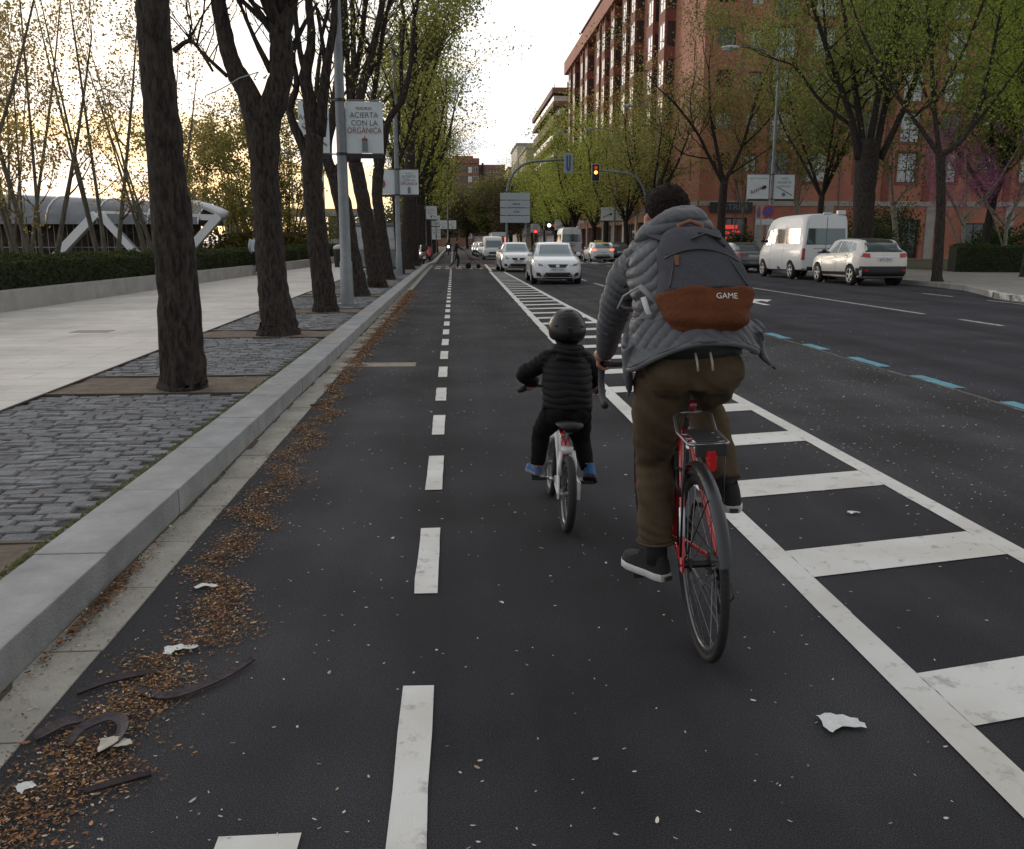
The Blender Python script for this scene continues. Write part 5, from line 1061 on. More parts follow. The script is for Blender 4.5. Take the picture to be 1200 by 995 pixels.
class CarShape:
    """body as stations along x (front = +x). K: top, belt, wmid, wroof, bot"""
    def __init__(s,**k): s.__dict__.update(k)
    def half(s,x):
        top=interp(s.top,x); belt=min(interp(s.belt,x),top-.03); bot=interp(s.bot,x); wm=interp(s.wmid,x); wr=interp(s.wroof,x)
        mid=bot+(belt-bot)*.52; cr=.02
        P=[(0,bot),(wm*.80,bot),(wm*.93,bot+.05),(wm*.985,bot+(mid-bot)*.5),(wm,mid),(wm*.985,mid+(belt-mid)*.55),(wm*.955,belt-.02)]
        hh=top-belt
        # greenhouse
        if hh>.15: P+= [(wm*.935,belt+.02),(wm*.935+(wr-wm*.935)*.5,belt+hh*.48),(wr*1.0,belt+hh*.86),(wr*.93,belt+hh*.955),(wr*.72,top-.012),(wr*.35,top),(0,top+cr*.3)]
        else: P+= [(wm*.93,belt+hh*.35),(wm*.88,belt+hh*.6),(wm*.80,belt+hh*.78),(wm*.70,belt+hh*.88),(wm*.5,belt+hh*.96),(wm*.25,top),(0,top+.005)]
        return P
    def sec_y(s,x,z):
        P=s.half(x); best=-1
        for (y0,z0),(y1,z1) in zip(P,P[1:]):
            if (z0<=z<=z1) or (z1<=z<=z0):
                if abs(z1-z0)<1e-6: yy=max(y0,y1)
                else: yy=y0+(y1-y0)*(z-z0)/(z1-z0)
                best=max(best,yy)
        return best
    def endx(s,y,z,front=True):
        """x of the surface seen from the front (or rear) at (y,z)"""
        x0,x1=s.x0,s.x1; n=160; last=None
        for i in range(n+1):
            x=x1-(x1-x0)*i/n if front else x0+(x1-x0)*i/n
            if s.sec_y(x,z)>=abs(y):
                if i==0: return x
                a=last; b_=x
                for _ in range(8):
                    m=(a+b_)/2
                    if s.sec_y(m,z)>=abs(y): b_=m
                    else: a=m
                return b_
            last=x
        return (x0+x1)/2
    def body(s,name,m,parent,wheels,wr_,n=72):
        b=MB(); rings=[]
        for i in range(n+1):
            t=i/n; x=s.x0+(s.x1-s.x0)*(.5-.5*cos(PI*t))*.35+(s.x1-s.x0)*t*.65
            P=s.half(x); L_=[(x,-y,z) for y,z in P[::-1]]; Rr=[(x,y,z) for y,z in P[1:-1]]
            rings.append([(x,y,z) for y,z in P]+[(x,-y,z) for y,z in P[-2:0:-1]])
        b.loft(rings); o=b.build(name,m,parent,smooth=True,sharp=38)
        # wheel wells by boolean
        cu=MB()
        for wx_ in wheels:
            for sg_ in (-1,1): cu.cyl((wx_,sg_*(s.W/2+.1),wr_),(wx_,sg_*(s.W/2-.30),wr_),wr_*1.17,26)
        c=cu.build('tmp',M_trim); md=o.modifiers.new('b','BOOLEAN'); md.object=c; md.operation='DIFFERENCE'; md.solver='EXACT'
        bpy.context.view_layer.update(); me=bpy.data.meshes.new_from_object(o.evaluated_get(bpy.context.evaluated_depsgraph_get()))
        o.modifiers.clear(); o.data=me; bpy.data.objects.remove(c)
        me.materials.clear(); me.materials.append(m); me.polygons.foreach_set('use_smooth',[True]*len(me.polygons)); me.set_sharp_from_angle(angle=R(38)); 
        me.polygons.foreach_set('material_index',[0]*len(me.polygons)); return o
    def end_patch(s,name,corners,m,parent,front=True,off=.008,n=8,k=5,mirror=False,thick=.0):
        """corners (y,z) bl,br,tr,tl projected on the front/rear surface"""
        b=MB(); sg_=1 if front else -1
        for mir in ((1,-1) if mirror=='both' else (1,)):
            k0=len(b.v); (a,c_,d,e)=corners
            for i in range(n+1):
                for j in range(k+1):
                    u=i/n;v=j/k; y=(a[0]*(1-u)+c_[0]*u)*(1-v)+(e[0]*(1-u)+d[0]*u)*v; z=(a[1]*(1-u)+c_[1]*u)*(1-v)+(e[1]*(1-u)+d[1]*u)*v
                    y*=mir; b.v.append((s.endx(y,z,front)+sg_*off,y,z))
            for i in range(n):
                for j in range(k): q=k0+i*(k+1)+j; b.f.append((q,q+k+1,q+k+2,q+1)); b.mi.append(0)
        return b.build(name,m,parent,smooth=True)
    def side_patch(s,name,poly,m,parent,sg_,off=.006,n=8,k=4):
        """poly corners (x,z) bl,br,tr,tl on the body side"""
        b=MB(); a,c_,d,e=poly
        for i in range(n+1):
            for j in range(k+1):
                u=i/n;v=j/k; x=(a[0]*(1-u)+c_[0]*u)*(1-v)+(e[0]*(1-u)+d[0]*u)*v; z=(a[1]*(1-u)+c_[1]*u)*(1-v)+(e[1]*(1-u)+d[1]*u)*v
                b.v.append((x,sg_*(s.sec_y(x,z)+off),z))
        for i in range(n):
            for j in range(k): q=i*(k+1)+j; b.f.append((q,q+k+1,q+k+2,q+1)); b.mi.append(0)
        return b.build(name,m,parent,smooth=True)
def wheel(parent,x,y,r,wd=.2,spokes=5,side=1):
    b=MB(); pr=[(r*.66,-wd/2),(r*.9,-wd/2),(r*.985,-wd*.36),(r,-wd*.1),(r,wd*.1),(r*.985,wd*.36),(r*.9,wd/2),(r*.66,wd/2)]; n=28; rings=[]
    for i in range(n+1): t=2*PI*i/n; rings.append([(x+cos(t)*q,y+h,r+sin(t)*q) for q,h in pr])
    b.loft(rings,cap=False,closed=True); w_=empty('wheel',(0,0,0)); w_.parent=parent
    b.build('tyre',M_tyre,w_,smooth=True,sharp=50)
    b=MB(); yo=y+side*wd*.40
    b.ring((x,y+side*wd*.44,r),(0,1,0),r*.635,r*.045,24,6)
    b.cyl((x,y-side*wd*.2,r),(x,y+side*wd*.12,r),r*.64,20)
    b2=MB()
    for i in range(spokes):
        t=2*PI*i/spokes+.3; M=Matrix.Rotation(-t,3,'Y'); b2.obox(Vector((x,yo,r))+M@Vector((r*.34,0,0)),r*.29,.012,r*.085,M)
    b2.cyl((x,yo-side*.02,r),(x,yo+side*.02,r),r*.14,12); b2.ring((x,y+side*wd*.44,r),(0,1,0),r*.635,r*.045,24,6)
    q=MB(); q.cyl((x,y-side*wd*.2,r),(x,y+side*wd*.1,r),r*.62,20); q.build('brake_disc',M_trim,w_)
    b2.build('rim',M_alloy,w_,smooth=True,sharp=40); return w_
def mirror_(cs,parent,x,z,m,W):
    for sg_ in (-1,1):
        b=MB(); y=sg_*(cs.sec_y(x,z)+.10); b.ell((x,y,z+.03),.07,.10,.075,12,8); b.tube([(x+.03,sg_*(cs.sec_y(x,z)-.02),z-.03),(x,y-sg_*.04,z)],.025,6); b.build('mirror',m,parent,smooth=True)
def plate(parent,x,z,front,txt,wd=.52,h=.11):
    sg_=1 if front else -1; b=MB(); b.box(min(x,x+sg_*.012),max(x,x+sg_*.012),-wd/2,wd/2,z-h/2,z+h/2); p=b.build('number_plate',M_plate,parent)
    b=MB(); y0=-wd/2 if not front else wd/2; b.box(min(x+sg_*.012,x+sg_*.014),max(x+sg_*.012,x+sg_*.014),*(sorted((y0,y0+(.04 if not front else -.04)))),z-h/2,z+h/2); 
    t=text_mesh(txt,h*.85,'plate_lettering',M_pl_ink,p,(x+sg_*.014,0,z-.002),(PI/2,0,PI/2 if front else -PI/2),.001)
    return p
def hatch(name,label,paint_,front_cfg,rear_cfg,sh,group=None,cat='car',seats=True,roof=None,plate_txt='8307 HLK'):
    """front = +x"""
    cs=CarShape(**sh); rt=empty(name,(0,0,0),0,label,cat,group); W=cs.W; wr_=cs.wheel_r
    bd_=cs.body('body',paint_,rt,cs.axles,wr_)
    for x in cs.axles:
        for sg_ in (-1,1): wheel(rt,x,sg_*(W/2-.115),wr_,.21,cs.__dict__.get('spokes',5),sg_)
        for sg_ in (-1,1):
            b=MB(); b.cyl((x,sg_*(W/2-.31),wr_+.02),(x,sg_*(W/2-.32),wr_+.02),wr_*1.16,20); b.build('wheel_well',M_trim,rt)
    # glass
    g=cs.glass
    cs.end_patch('windscreen',g['ws'],M_cglass,rt,True,n=12,k=8); cs.end_patch('rear_window',g['rw'],M_cglass,rt,False,n=12,k=8)
    for sg_ in (-1,1):
        for q in g['side']: cs.side_patch('side_window',q,M_cglass,rt,sg_)
        for q in cs.__dict__.get('door_lines',[]): cs.side_patch('door_seam',q,M_trim,rt,sg_,off=.003,n=1,k=10)
        if 'sill' in sh: cs.side_patch('sill_trim',sh['sill'],M_trim,rt,sg_,off=.01,n=10,k=2)
        for q in cs.__dict__.get('handles',[]): b=MB(); y=sg_*(cs.sec_y(*q)+.018); b.ell((q[0],y,q[1]),.09,.018,.018,10,6); b.build('door_handle',paint_,rt,smooth=True)
    mirror_(cs,rt,*cs.mirror,sh.get('mirror_mat',paint_),W)
    for nm,co,m,kw in front_cfg: cs.end_patch(nm,co,m,rt,True,**kw)
    for nm,co,m,kw in rear_cfg: cs.end_patch(nm,co,m,rt,False,**kw)
    if roof: roof(rt,cs)
    plate(rt,cs.endx(0,cs.fp)+.012,cs.fp,True,plate_txt); plate(rt,cs.endx(0,cs.rp,False)-.012,cs.rp,False,plate_txt,h=.12)
    return rt
def mir(co): return [(-y,z) for y,z in co]
leon=dict(W=1.80,x0=-2.12,x1=2.12,wheel_r=.32,axles=(1.30,-1.30),
 top=[(-2.12,.62),(-2.08,.86),(-2.0,1.0),(-1.75,1.22),(-1.35,1.38),(-.7,1.455),(0,1.46),(.35,1.42),(.8,1.22),(1.2,1.0),(1.45,.93),(1.8,.84),(2.0,.72),(2.08,.6),(2.12,.5)],
 belt=[(-2.12,.60),(-2.05,.84),(-1.8,.99),(-1.2,.98),(0,.93),(1.0,.88),(1.5,.82),(1.9,.72),(2.12,.45)],
 bot=[(-2.12,.42),(-2.0,.28),(-1.7,.2),(1.7,.17),(2.0,.2),(2.12,.32)],
 wmid=[(-2.12,.62),(-2.05,.76),(-1.8,.86),(-1.3,.895),(0,.9),(1.3,.895),(1.7,.86),(1.95,.76),(2.06,.66),(2.12,.52)],
 wroof=[(-2.1,.55),(-1.4,.60),(-.6,.65),(.1,.64),(.8,.60),(1.3,.62)],
 glass=dict(ws=[(-.72,.96),(.72,.96),(.58,1.37),(-.58,1.37)],rw=[(-.60,1.02),(.60,1.02),(.50,1.34),(-.50,1.34)],
   side=[[(-.1,.97),(.85,.965),(.42,1.34),(-.1,1.385)],[(-1.15,1.0),(-.2,.97),(-.2,1.385),(-.95,1.355)],[(-1.55,1.06),(-1.22,1.02),(-1.1,1.33),(-1.3,1.26)]]),
 door_lines=[[(-.155,.3),(-.14,.3),(-.14,.95),(-.155,.95)],[(.82,.3),(.835,.3),(.9,.88),(.885,.88)]],handles=[(-.0,.86),(-1.0,.88)],mirror=(.72,1.0),fp=.52,rp=.72)
M_lens_d=mat('headlight_inner',(.10,.11,.12),.15,metal=.4)
def lf(y0,y1,z0,z1,sl=.0): return [(y0,z0),(y1,z0+sl),(y1,z1+sl*1.4),(y0,z1)]
leon_front=[('headlight',[(.42,.60),(.78,.66),(.76,.80),(.40,.70)],M_head,{}),('headlight',mir([(.42,.60),(.78,.66),(.76,.80),(.40,.70)]),M_head,{}),
 ('headlight_core',[(.52,.64),(.68,.67),(.67,.73),(.52,.68)],M_lens_d,dict(off=.013)),('headlight_core',mir([(.52,.64),(.68,.67),(.67,.73),(.52,.68)]),M_lens_d,dict(off=.013)),
 ('grille',[(-.27,.585),(.27,.585),(.36,.70),(-.36,.70)],M_trim,{}),('grille_badge',[(-.055,.60),(.055,.60),(.055,.685),(-.055,.685)],M_chrome,dict(off=.016,n=2,k=2)),
 ('lower_intake',[(-.52,.27),(.52,.27),(.42,.42),(-.42,.42)],M_trim,{}),('fog_recess',[(.56,.27),(.74,.31),(.74,.42),(.62,.41)],M_trim,{}),('fog_recess',mir([(.56,.27),(.74,.31),(.74,.42),(.62,.41)]),M_trim,{}),('bumper_crease',[(-.7,.205),(.7,.205),(.7,.235),(-.7,.235)],M_trim,{})]
leon_rear=[('taillight',[(.42,.86),(.74,.82),(.72,.96),(.42,.95)],M_tail,{}),('taillight',mir([(.42,.86),(.74,.82),(.72,.96),(.42,.95)]),M_tail,{}),('rear_bumper',[(-.6,.3),(.6,.3),(.6,.45),(-.6,.45)],M_trim,{})]
wp_=paintm('white_car_paint',(.62,.64,.67))
car1=hatch('hatchback_car','nearest oncoming white hatchback with black trapezoid grille and slim headlights, beside the hatching',wp_,leon_front,leon_rear,leon,'oncoming queue of white vehicles',plate_txt='8307 HLK')
car1.location=(3.66,33.1,0); car1.rotation_euler=(0,0,R(-90-1))
def wipers(rt,cs):
    pass
ib=dict(leon); ib.update(W=1.70)
car2=copy_tree(car1); place(car2,(3.15,46.3,0),R(-88),'second oncoming white hatchback, half hidden behind the nearest one'); car2.scale=(.97,.95,1.0)
for i,(x,y) in enumerate([(3.2,92),(3.1,99),(3.0,106)]):
    c=copy_tree(car1); place(c,(x,y,0),R(-90),['far pale car directly behind the white delivery van on the left lane','middle one of the far pale cars lined up behind the white van','last of the far pale cars in the left lane queue'][i]); c.scale=(1,.95,1.02)
# taxi / rear views
def taxi_roof(rt,cs):
    b=MB(); b.box(-.15,.15,-.28,.28,1.50,1.60); b.build('roof_light',mat('taxi_yellow',(.45,.38,.12),.5),rt,bevel=.02)
M_tailon=mat('taillight_lit',(.6,.03,.01),.3,emit=(1.,.12,.05),es=2.6)
taxi_shape=dict(leon); 
taxi_rear=[('taillight',[(.50,.86),(.80,.82),(.76,.98),(.50,.96)],M_tailon,{}),('taillight',mir([(.50,.86),(.80,.82),(.76,.98),(.50,.96)]),M_tailon,{}),('rear_bumper',[(-.72,.27),(.72,.27),(.62,.46),(-.62,.46)],M_trim,{}),('exhaust_recess',[(-.5,.5),(.5,.5),(.45,.56),(-.45,.56)],M_trim,{})]
taxi=hatch('taxi','white taxi with pale yellow roof and lit tail lights driving away','x' and paintm('taxi_white',(.60,.62,.63)),leon_front,taxi_rear,taxi_shape,None,'taxi',roof=taxi_roof,plate_txt='4162 JRB')
cs_=CarShape(**taxi_shape); b=MB(); rings=[]
for i in range(15):
    x=-1.35+i*1.75/14; tz=interp(cs_.top,x)+.008; wr_=interp(cs_.wroof,x)*.93; rings.append([(x,wr_*u,tz-.03*abs(u)**3) for u in [j/5-1 for j in range(11)]])
b.loft(rings,cap=False,closed=False); b.build('roof_panel',mat('taxi_yellow',(.45,.38,.12),.5),taxi,smooth=True)
taxi.location=(10.95,67.6,0); taxi.rotation_euler=(0,0,R(91))
c=copy_tree(taxi)
for ch in list(C.objects):
    if ch.parent==c and (ch.name.startswith('roof')): bpy.data.objects.remove(ch)
for ch in C.objects:
    if ch.parent==c and ch.name.startswith('body'): ch.data=ch.data.copy(); ch.data.materials[0]=paintm('dark_blue_paint',(.03,.035,.05))
place(c,(13.1,72,0),R(90),'dark car with lit tail light just right of the taxi, behind the adult rider shoulder'); c['category']='car'; c.name='dark_car'
# cream crossover (rear three quarter view)
cap=dict(W=1.80,x0=-2.06,x1=2.06,wheel_r=.345,axles=(1.28,-1.32),spokes=5,
 top=[(-2.06,.62),(-2.02,.90),(-1.96,1.08),(-1.84,1.22),(-1.55,1.47),(-1.45,1.53),(-.8,1.585),(0,1.59),(.45,1.54),(.95,1.28),(1.25,1.08),(1.5,1.02),(1.85,.93),(2.0,.78),(2.06,.58)],
 belt=[(-2.06,.60),(-2.0,.9),(-1.88,1.06),(-1.4,1.10),(0,1.02),(1.0,.98),(1.5,.92),(1.9,.8),(2.06,.52)],
 bot=[(-2.06,.42),(-1.95,.30),(-1.7,.24),(1.7,.22),(2.0,.26),(2.06,.36)],
 wmid=[(-2.06,.66),(-2.0,.78),(-1.85,.86),(-1.4,.895),(0,.885),(1.3,.895),(1.75,.85),(1.98,.74),(2.06,.58)],
 wroof=[(-2.,.60),(-1.5,.62),(-.6,.655),(.3,.65),(1.0,.62),(1.3,.62)],
 glass=dict(ws=[(-.70,1.08),(.70,1.08),(.58,1.46),(-.58,1.46)],rw=[(-.66,1.13),(.66,1.13),(.56,1.44),(-.56,1.44)],
   side=[[(-.15,1.08),(.98,1.07),(.5,1.46),(-.15,1.50)],[(-1.1,1.13),(-.23,1.085),(-.23,1.50),(-.95,1.47)],[(-1.5,1.18),(-1.15,1.14),(-1.05,1.45),(-1.28,1.41)]]),
 door_lines=[[(-.2,.4),(-.185,.4),(-.185,1.06),(-.2,1.06)],[(.88,.4),(.895,.4),(.98,.98),(.965,.98)],[(-1.0,.75),(-.985,.75),(-1.1,1.08),(-1.115,1.08)]],handles=[(.0,.98),(-.92,1.02)],mirror=(.80,1.10),fp=.52,rp=.88,
 sill=[(-.95,.25),(.92,.25),(.92,.42),(-.95,.46)],mirror_mat=M_trim)
cap_rear=[('taillight',[(.52,.94),(.82,.97),(.74,1.10),(.52,1.08)],M_tail,{}),('taillight',mir([(.52,.94),(.82,.97),(.74,1.10),(.52,1.08)]),M_tail,{}),
 ('lower_bumper',[(-.86,.26),(.86,.26),(.84,.66),(-.84,.66)],M_trim,dict(off=.022,n=16)),('boot_strip',[(-.34,.965),(.34,.965),(.34,.99),(-.34,.99)],M_chrome,{}),('badge',[(-.04,1.02),(.04,1.02),(.04,1.10),(-.04,1.10)],M_chrome,dict(n=2,k=2)),('reflector',[(.60,.50),(.74,.50),(.74,.545),(.60,.545)],M_tail,dict(off=.03)),('reflector',mir([(.60,.50),(.74,.50),(.74,.545),(.60,.545)]),M_tail,dict(off=.03))]
cream=mat('cream_paint',(.62,.60,.56),.4,coat=.25)
def cap_roof(rt,cs):
    b=MB(); rings=[]
    for i in range(19):
        x=-1.6+i*2.1/18; tz=interp(cs.top,x)+.010; wr_=interp(cs.wroof,x)*.97; rings.append([(x,wr_*u,tz-.045*abs(u)**3) for u in [j/6-1 for j in range(13)]])
    b.loft(rings,cap=False,closed=False); b.build('roof_panel',M_trim,rt,smooth=True)
    cs.side_patch('wheel_arch_trim',[(-1.9,.28),(-1.72,.28),(-1.72,.6),(-1.9,.6)],M_trim,rt,1,off=.01); cs.side_patch('wheel_arch_trim',[(-1.9,.28),(-1.72,.28),(-1.72,.6),(-1.9,.6)],M_trim,rt,-1,off=.01)
cc=hatch('crossover_car','cream crossover car with black roof parked nearest, behind the white van on the right',cream,leon_front,cap_rear,cap,None,'car',roof=cap_roof,plate_txt='6791 JNH')
cc.location=(14.42,31.3,0); cc.rotation_euler=(0,0,R(91.5))
# grey saloon (rear view)
sed=dict(W=1.76,x0=-2.15,x1=2.15,wheel_r=.32,axles=(1.32,-1.32),
 top=[(-2.15,.66),(-2.10,.92),(-1.98,1.02),(-1.55,1.06),(-1.1,1.28),(-.7,1.42),(0,1.46),(.45,1.38),(1.05,1.0),(1.5,.93),(1.9,.82),(2.1,.6),(2.15,.5)],
 belt=[(-2.15,.62),(-2.05,.88),(-1.6,.98),(0,.92),(1.0,.88),(1.5,.82),(1.9,.74),(2.15,.48)],
 bot=[(-2.15,.42),(-2.0,.28),(-1.7,.22),(1.7,.2),(2.15,.3)],
 wmid=[(-2.15,.66),(-2.05,.78),(-1.8,.85),(0,.88),(1.3,.875),(1.9,.78),(2.15,.58)],
 wroof=[(-2.1,.55),(-1.2,.57),(-.6,.63),(.3,.62),(1.0,.60),(1.3,.6)],
 glass=dict(ws=[(-.68,.98),(.68,.98),(.55,1.36),(-.55,1.36)],rw=[(-.60,1.08),(.60,1.08),(.52,1.38),(-.52,1.38)],
   side=[[(-.1,.95),(.85,.94),(.4,1.33),(-.1,1.38)],[(-1.0,1.0),(-.2,.96),(-.2,1.38),(-.7,1.34)]]),
 handles=[(0,.86),(-.95,.88)],mirror=(.7,.98),fp=.5,rp=.80)
sed_rear=[('taillight',[(.52,.76),(.80,.80),(.76,.96),(.56,.95)],M_tail,{}),('taillight',mir([(.52,.76),(.80,.80),(.76,.96),(.56,.95)]),M_tail,{}),('rear_bumper',[(-.78,.30),(.78,.30),(.78,.36),(-.78,.36)],M_trim,{}),('bumper_strip',[(-.8,.56),(.8,.56),(.8,.60),(-.8,.60)],M_trim,{})]
gs=hatch('saloon_car','dark grey saloon parked with its rear to the camera, left of the white van',paintm('grey_paint',(.10,.11,.12)),leon_front,sed_rear,sed,None,'car',plate_txt='M 4127 XB')
gs.location=(14.45,44.6,0); gs.rotation_euler=(0,0,R(90))
# vans
vn=dict(W=1.96,x0=-2.42,x1=2.42,wheel_r=.35,axles=(1.55,-1.38),
 top=[(-2.42,2.42),(-2.38,2.50),(-2.2,2.54),(0,2.52),(1.0,2.42),(1.35,2.28),(1.95,1.45),(2.1,1.22),(2.3,1.08),(2.38,.85),(2.42,.6)],
 belt=[(-2.42,1.32),(0,1.32),(1.5,1.28),(1.95,1.15),(2.2,1.0),(2.42,.5)],
 bot=[(-2.42,.42),(-2.3,.36),(2.0,.30),(2.42,.38)],
 wmid=[(-2.42,.93),(-2.35,.965),(-1,.98),(1.4,.975),(2.0,.92),(2.3,.8),(2.42,.66)],
 wroof=[(-2.42,.80),(-2,.84),(0,.85),(1.2,.80),(1.8,.76),(2.1,.8)],
 glass=dict(ws=[(-.78,1.32),(.78,1.32),(.66,2.05),(-.66,2.05)],rw=[(-.80,1.36),(.80,1.36),(.74,1.98),(-.74,1.98)],
   side=[[(.80,1.34),(1.72,1.34),(1.35,1.90),(.80,1.96)],[(-.55,1.40),(.66,1.40),(.66,1.98),(-.55,1.98)],[(-2.0,1.40),(-.68,1.40),(-.68,1.98),(-2.0,1.98)]]),
 door_lines=[[(.72,.42),(.735,.42),(.735,2.15),(.72,2.15)],[(-.62,.42),(-.605,.42),(-.605,2.15),(-.62,2.15)]],mirror=(1.62,1.48),fp=.52,rp=.98,mirror_mat=M_trim)
M_vang=mat('van_side_glass',(.26,.22,.18),.06,metal=.9)
van_rear=[('taillight',[(.83,.78),(.95,.78),(.93,1.22),(.83,1.22)],M_tail,dict(off=.012)),('taillight',mir([(.83,.78),(.95,.78),(.93,1.22),(.83,1.22)]),M_tail,dict(off=.012)),('door_split',[(-.008,.55),(.008,.55),(.008,2.42),(-.008,2.42)],M_trim,dict(n=1,k=10,off=.010)),('rear_bumper',[(-.95,.38),(.95,.38),(.95,.52),(-.95,.52)],M_trim,dict(off=.05)),('door_strip',[(-.5,1.20),(.5,1.20),(.5,1.235),(-.5,1.235)],mat('strip_grey',(.3,.3,.32),.5),{})]
van_front=[('headlight',[(.52,.78),(.82,.80),(.80,1.04),(.56,.98)],M_head,{}),('headlight',mir([(.52,.78),(.82,.80),(.80,1.04),(.56,.98)]),M_head,{}),('grille',[(-.42,.62),(.42,.62),(.46,.84),(-.46,.84)],M_trim,{}),('lower_intake',[(-.6,.40),(.6,.40),(.55,.50),(-.55,.50)],M_trim,{})]
def van_roof(rt,cs):
    b=MB(); b.box(-2.42,-2.22,-.72,-.42,2.50,2.66); b.box(-2.40,-2.30,-.15,.15,2.52,2.58); b.build('roof_vent',vpaint,rt,bevel=.02)
    b=MB(); b.box(-2.49,-2.44,-.30,.30,1.06,1.10); b.build('handle_bar',M_trim,rt)
vpaint=mat('van_white',(.62,.64,.66),.45,coat=.15)
vn2=dict(vn); van=hatch('minibus_van','white high roofed van parked between the grey saloon and the cream crossover',vpaint,van_front,van_rear,vn,None,'van',roof=van_roof,plate_txt='8360 DSZ')
van.location=(14.38,36.6,0); van.rotation_euler=(0,0,R(92))
for ch in C.objects:
    if ch.parent==van and ch.name.startswith('side_window'): ch.data.materials[0]=M_vang
c=copy_tree(van); place(c,(3.42,78,0),R(-90),'white delivery van facing the camera behind the second white hatchback'); c.scale=(.92,.93,.78); c['category']='van'
for ch in list(C.objects):
    if ch.parent==c and ch.name.startswith('roof_vent'): bpy.data.objects.remove(ch)
# white minibus driving away with dark rear window
c=copy_tree(van); place(c,(11.0,86,0),R(90),'pale minibus driving away behind the nearest hatchback, dark wide rear window'); c.scale=(1.15,1.08,1.1); c.name='minibus'; c['category']='minibus'
# blue bus far away
bus=empty('bus',(7.6,150,0),R(0),'distant bus with white top and blue back above the second hatchback','bus'); b=MB(); b.prism([(-1.25,.5),(1.25,.5),(1.25,2.0),(-1.25,2.0)],'y',0,11); b.build('lower_body',paintm('bus_blue',(.03,.11,.36)),bus,bevel=.03)
b=MB(); b.prism([(-1.25,2.01),(1.25,2.01),(1.25,2.9),(1.1,3.1),(-1.1,3.1),(-1.25,2.9)],'y',0.02,11); b.build('upper_body',wp_,bus,bevel=.03)
b=MB(); b.box(-1.05,1.05,-.03,-.003,2.0,2.5); b.build('rear_window',M_cglass,bus)
for x in (-1.15,.95): b=MB(); b.box(x,x+.2,-.05,-.01,1.5,2.3); b.build('taillight',M_tailon,bus)
for x in (-1.1,.8):
    for y in (1.5,8): b=MB(); b.cyl((x,y,.5),(x+.3,y,.5),.5,16); b.build('wheel',M_tyre,bus)
b=MB(); b.box(-.15,.15,-.04,-.004,1.3,1.5); b.build('logo_panel',wp_,bus)
# mopeds
def moped(loc,rz,label,col,box=True):
    t=empty('moped',loc,rz,label,'moped','mopeds parked between the kerb trees'); pm=paintm('moped_'+str(col),col)
    for y,nm in ((-.62,'rear_wheel'),(.62,'front_wheel')): b=MB(); b.ring((0,y,.25),(1,0,0),.19,.06,20,8); b.cyl((-.04,y,.25),(.04,y,.25),.13,12); b.build(nm,M_tyre,t,smooth=True)
    b=MB(); b.loft([[(x*w_,y,z+zz*h) for x,zz in ((-1,-.6),(1,-.6),(1.1,.2),(.7,1),(-.7,1),(-1.1,.2))] for y,z,w_,h in ((-.9,.62,.10,.10),(-.6,.58,.17,.2),(-.2,.5,.16,.2),(.0,.34,.17,.08),(.3,.32,.17,.08),(.42,.5,.2,.25),(.52,.75,.17,.25),(.50,.95,.1,.08))]); b.build('bodywork',pm,t,smooth=True)
    b=MB(); b.loft([[(x*w_,y,z+zz) for x,zz in ((-1,-.04),(1,-.04),(.8,.05),(-.8,.05))] for y,z,w_ in ((-.85,.80,.11),(-.4,.80,.15),(-.05,.76,.11))]); b.build('seat',M_blk,t,smooth=True)
    b=MB(); b.tube([(-.33,.40,1.02),(-.15,.48,1.04),(0,.5,1.0),(.15,.48,1.04),(.33,.40,1.02)],.018,8); b.tube([(0,.5,1.0),(0,.62,.3)],.03,8); b.tube([(.3,.42,1.02),(.4,.45,1.2)],.008,5); b.build('handlebar',M_blk,t,smooth=True)
    if box: b=MB(); b.box(-.2,.2,-1.1,-.72,.84,1.14); b.build('top_box',M_blk,t,bevel=.04)
    b=MB(); b.box(-.1,.1,-.95,-.91,.58,.66); b.build('tail_lamp',M_tail,t); b=MB(); b.box(-.09,.09,-.98,-.96,.32,.46); b.build('number_plate',M_plate,t)
    return t
moped((-2.0,56,KH),R(14),'white moped parked near the third lamp post',(.6,.6,.6))
moped((-1.95,66,KH),R(-20),'red and white moped parked beyond the white one',(.45,.03,.05),False)
# distant motorcycle with lamp on
t=empty('motorcycle',(-.55,104,0),R(180),'distant motorcycle with its headlamp on at the far bend of the kerb','motorcycle'); 
for y in (-.7,.7): b=MB(); b.ring((0,y,.31),(1,0,0),.25,.06,18,8); b.build('wheel',M_tyre,t,smooth=True)
b=MB(); b.ell((0,0,.65),.18,.6,.28,12,8); b.ell((0,.6,.95),.2,.2,.22,12,8); b.build('fairing',paintm('moped_dark',(.08,.08,.09)),t,smooth=True)
b=MB(); b.cyl((0,.78,.95),(0,.82,.95),.13,14); b.build('headlamp',glowm('lamp_on',(1.,.93,.8),5.),t)
b=MB(); b.ell((0,-.1,1.2),.22,.16,.34,12,8); b.ell((0,.02,1.66),.13,.15,.15,12,8); b.tube([(-.2,0,1.4),(-.32,.25,1.15),(-.3,.55,1.08)],.06,8); b.tube([(.2,0,1.4),(.32,.25,1.15),(.3,.55,1.08)],.06,8); b.tube([(-.1,-.1,.95),(-.2,.3,.75),(-.2,.1,.4)],.09,8); b.tube([(.1,-.1,.95),(.2,.3,.75),(.2,.1,.4)],.09,8)
o=b.build('person',mat('rider_dark',(.05,.05,.06),.8),smooth=True); o.location=(-.55,104,0); o.rotation_euler=(0,0,PI); tag(o,'helmeted rider in dark clothes on the distant motorcycle','person')
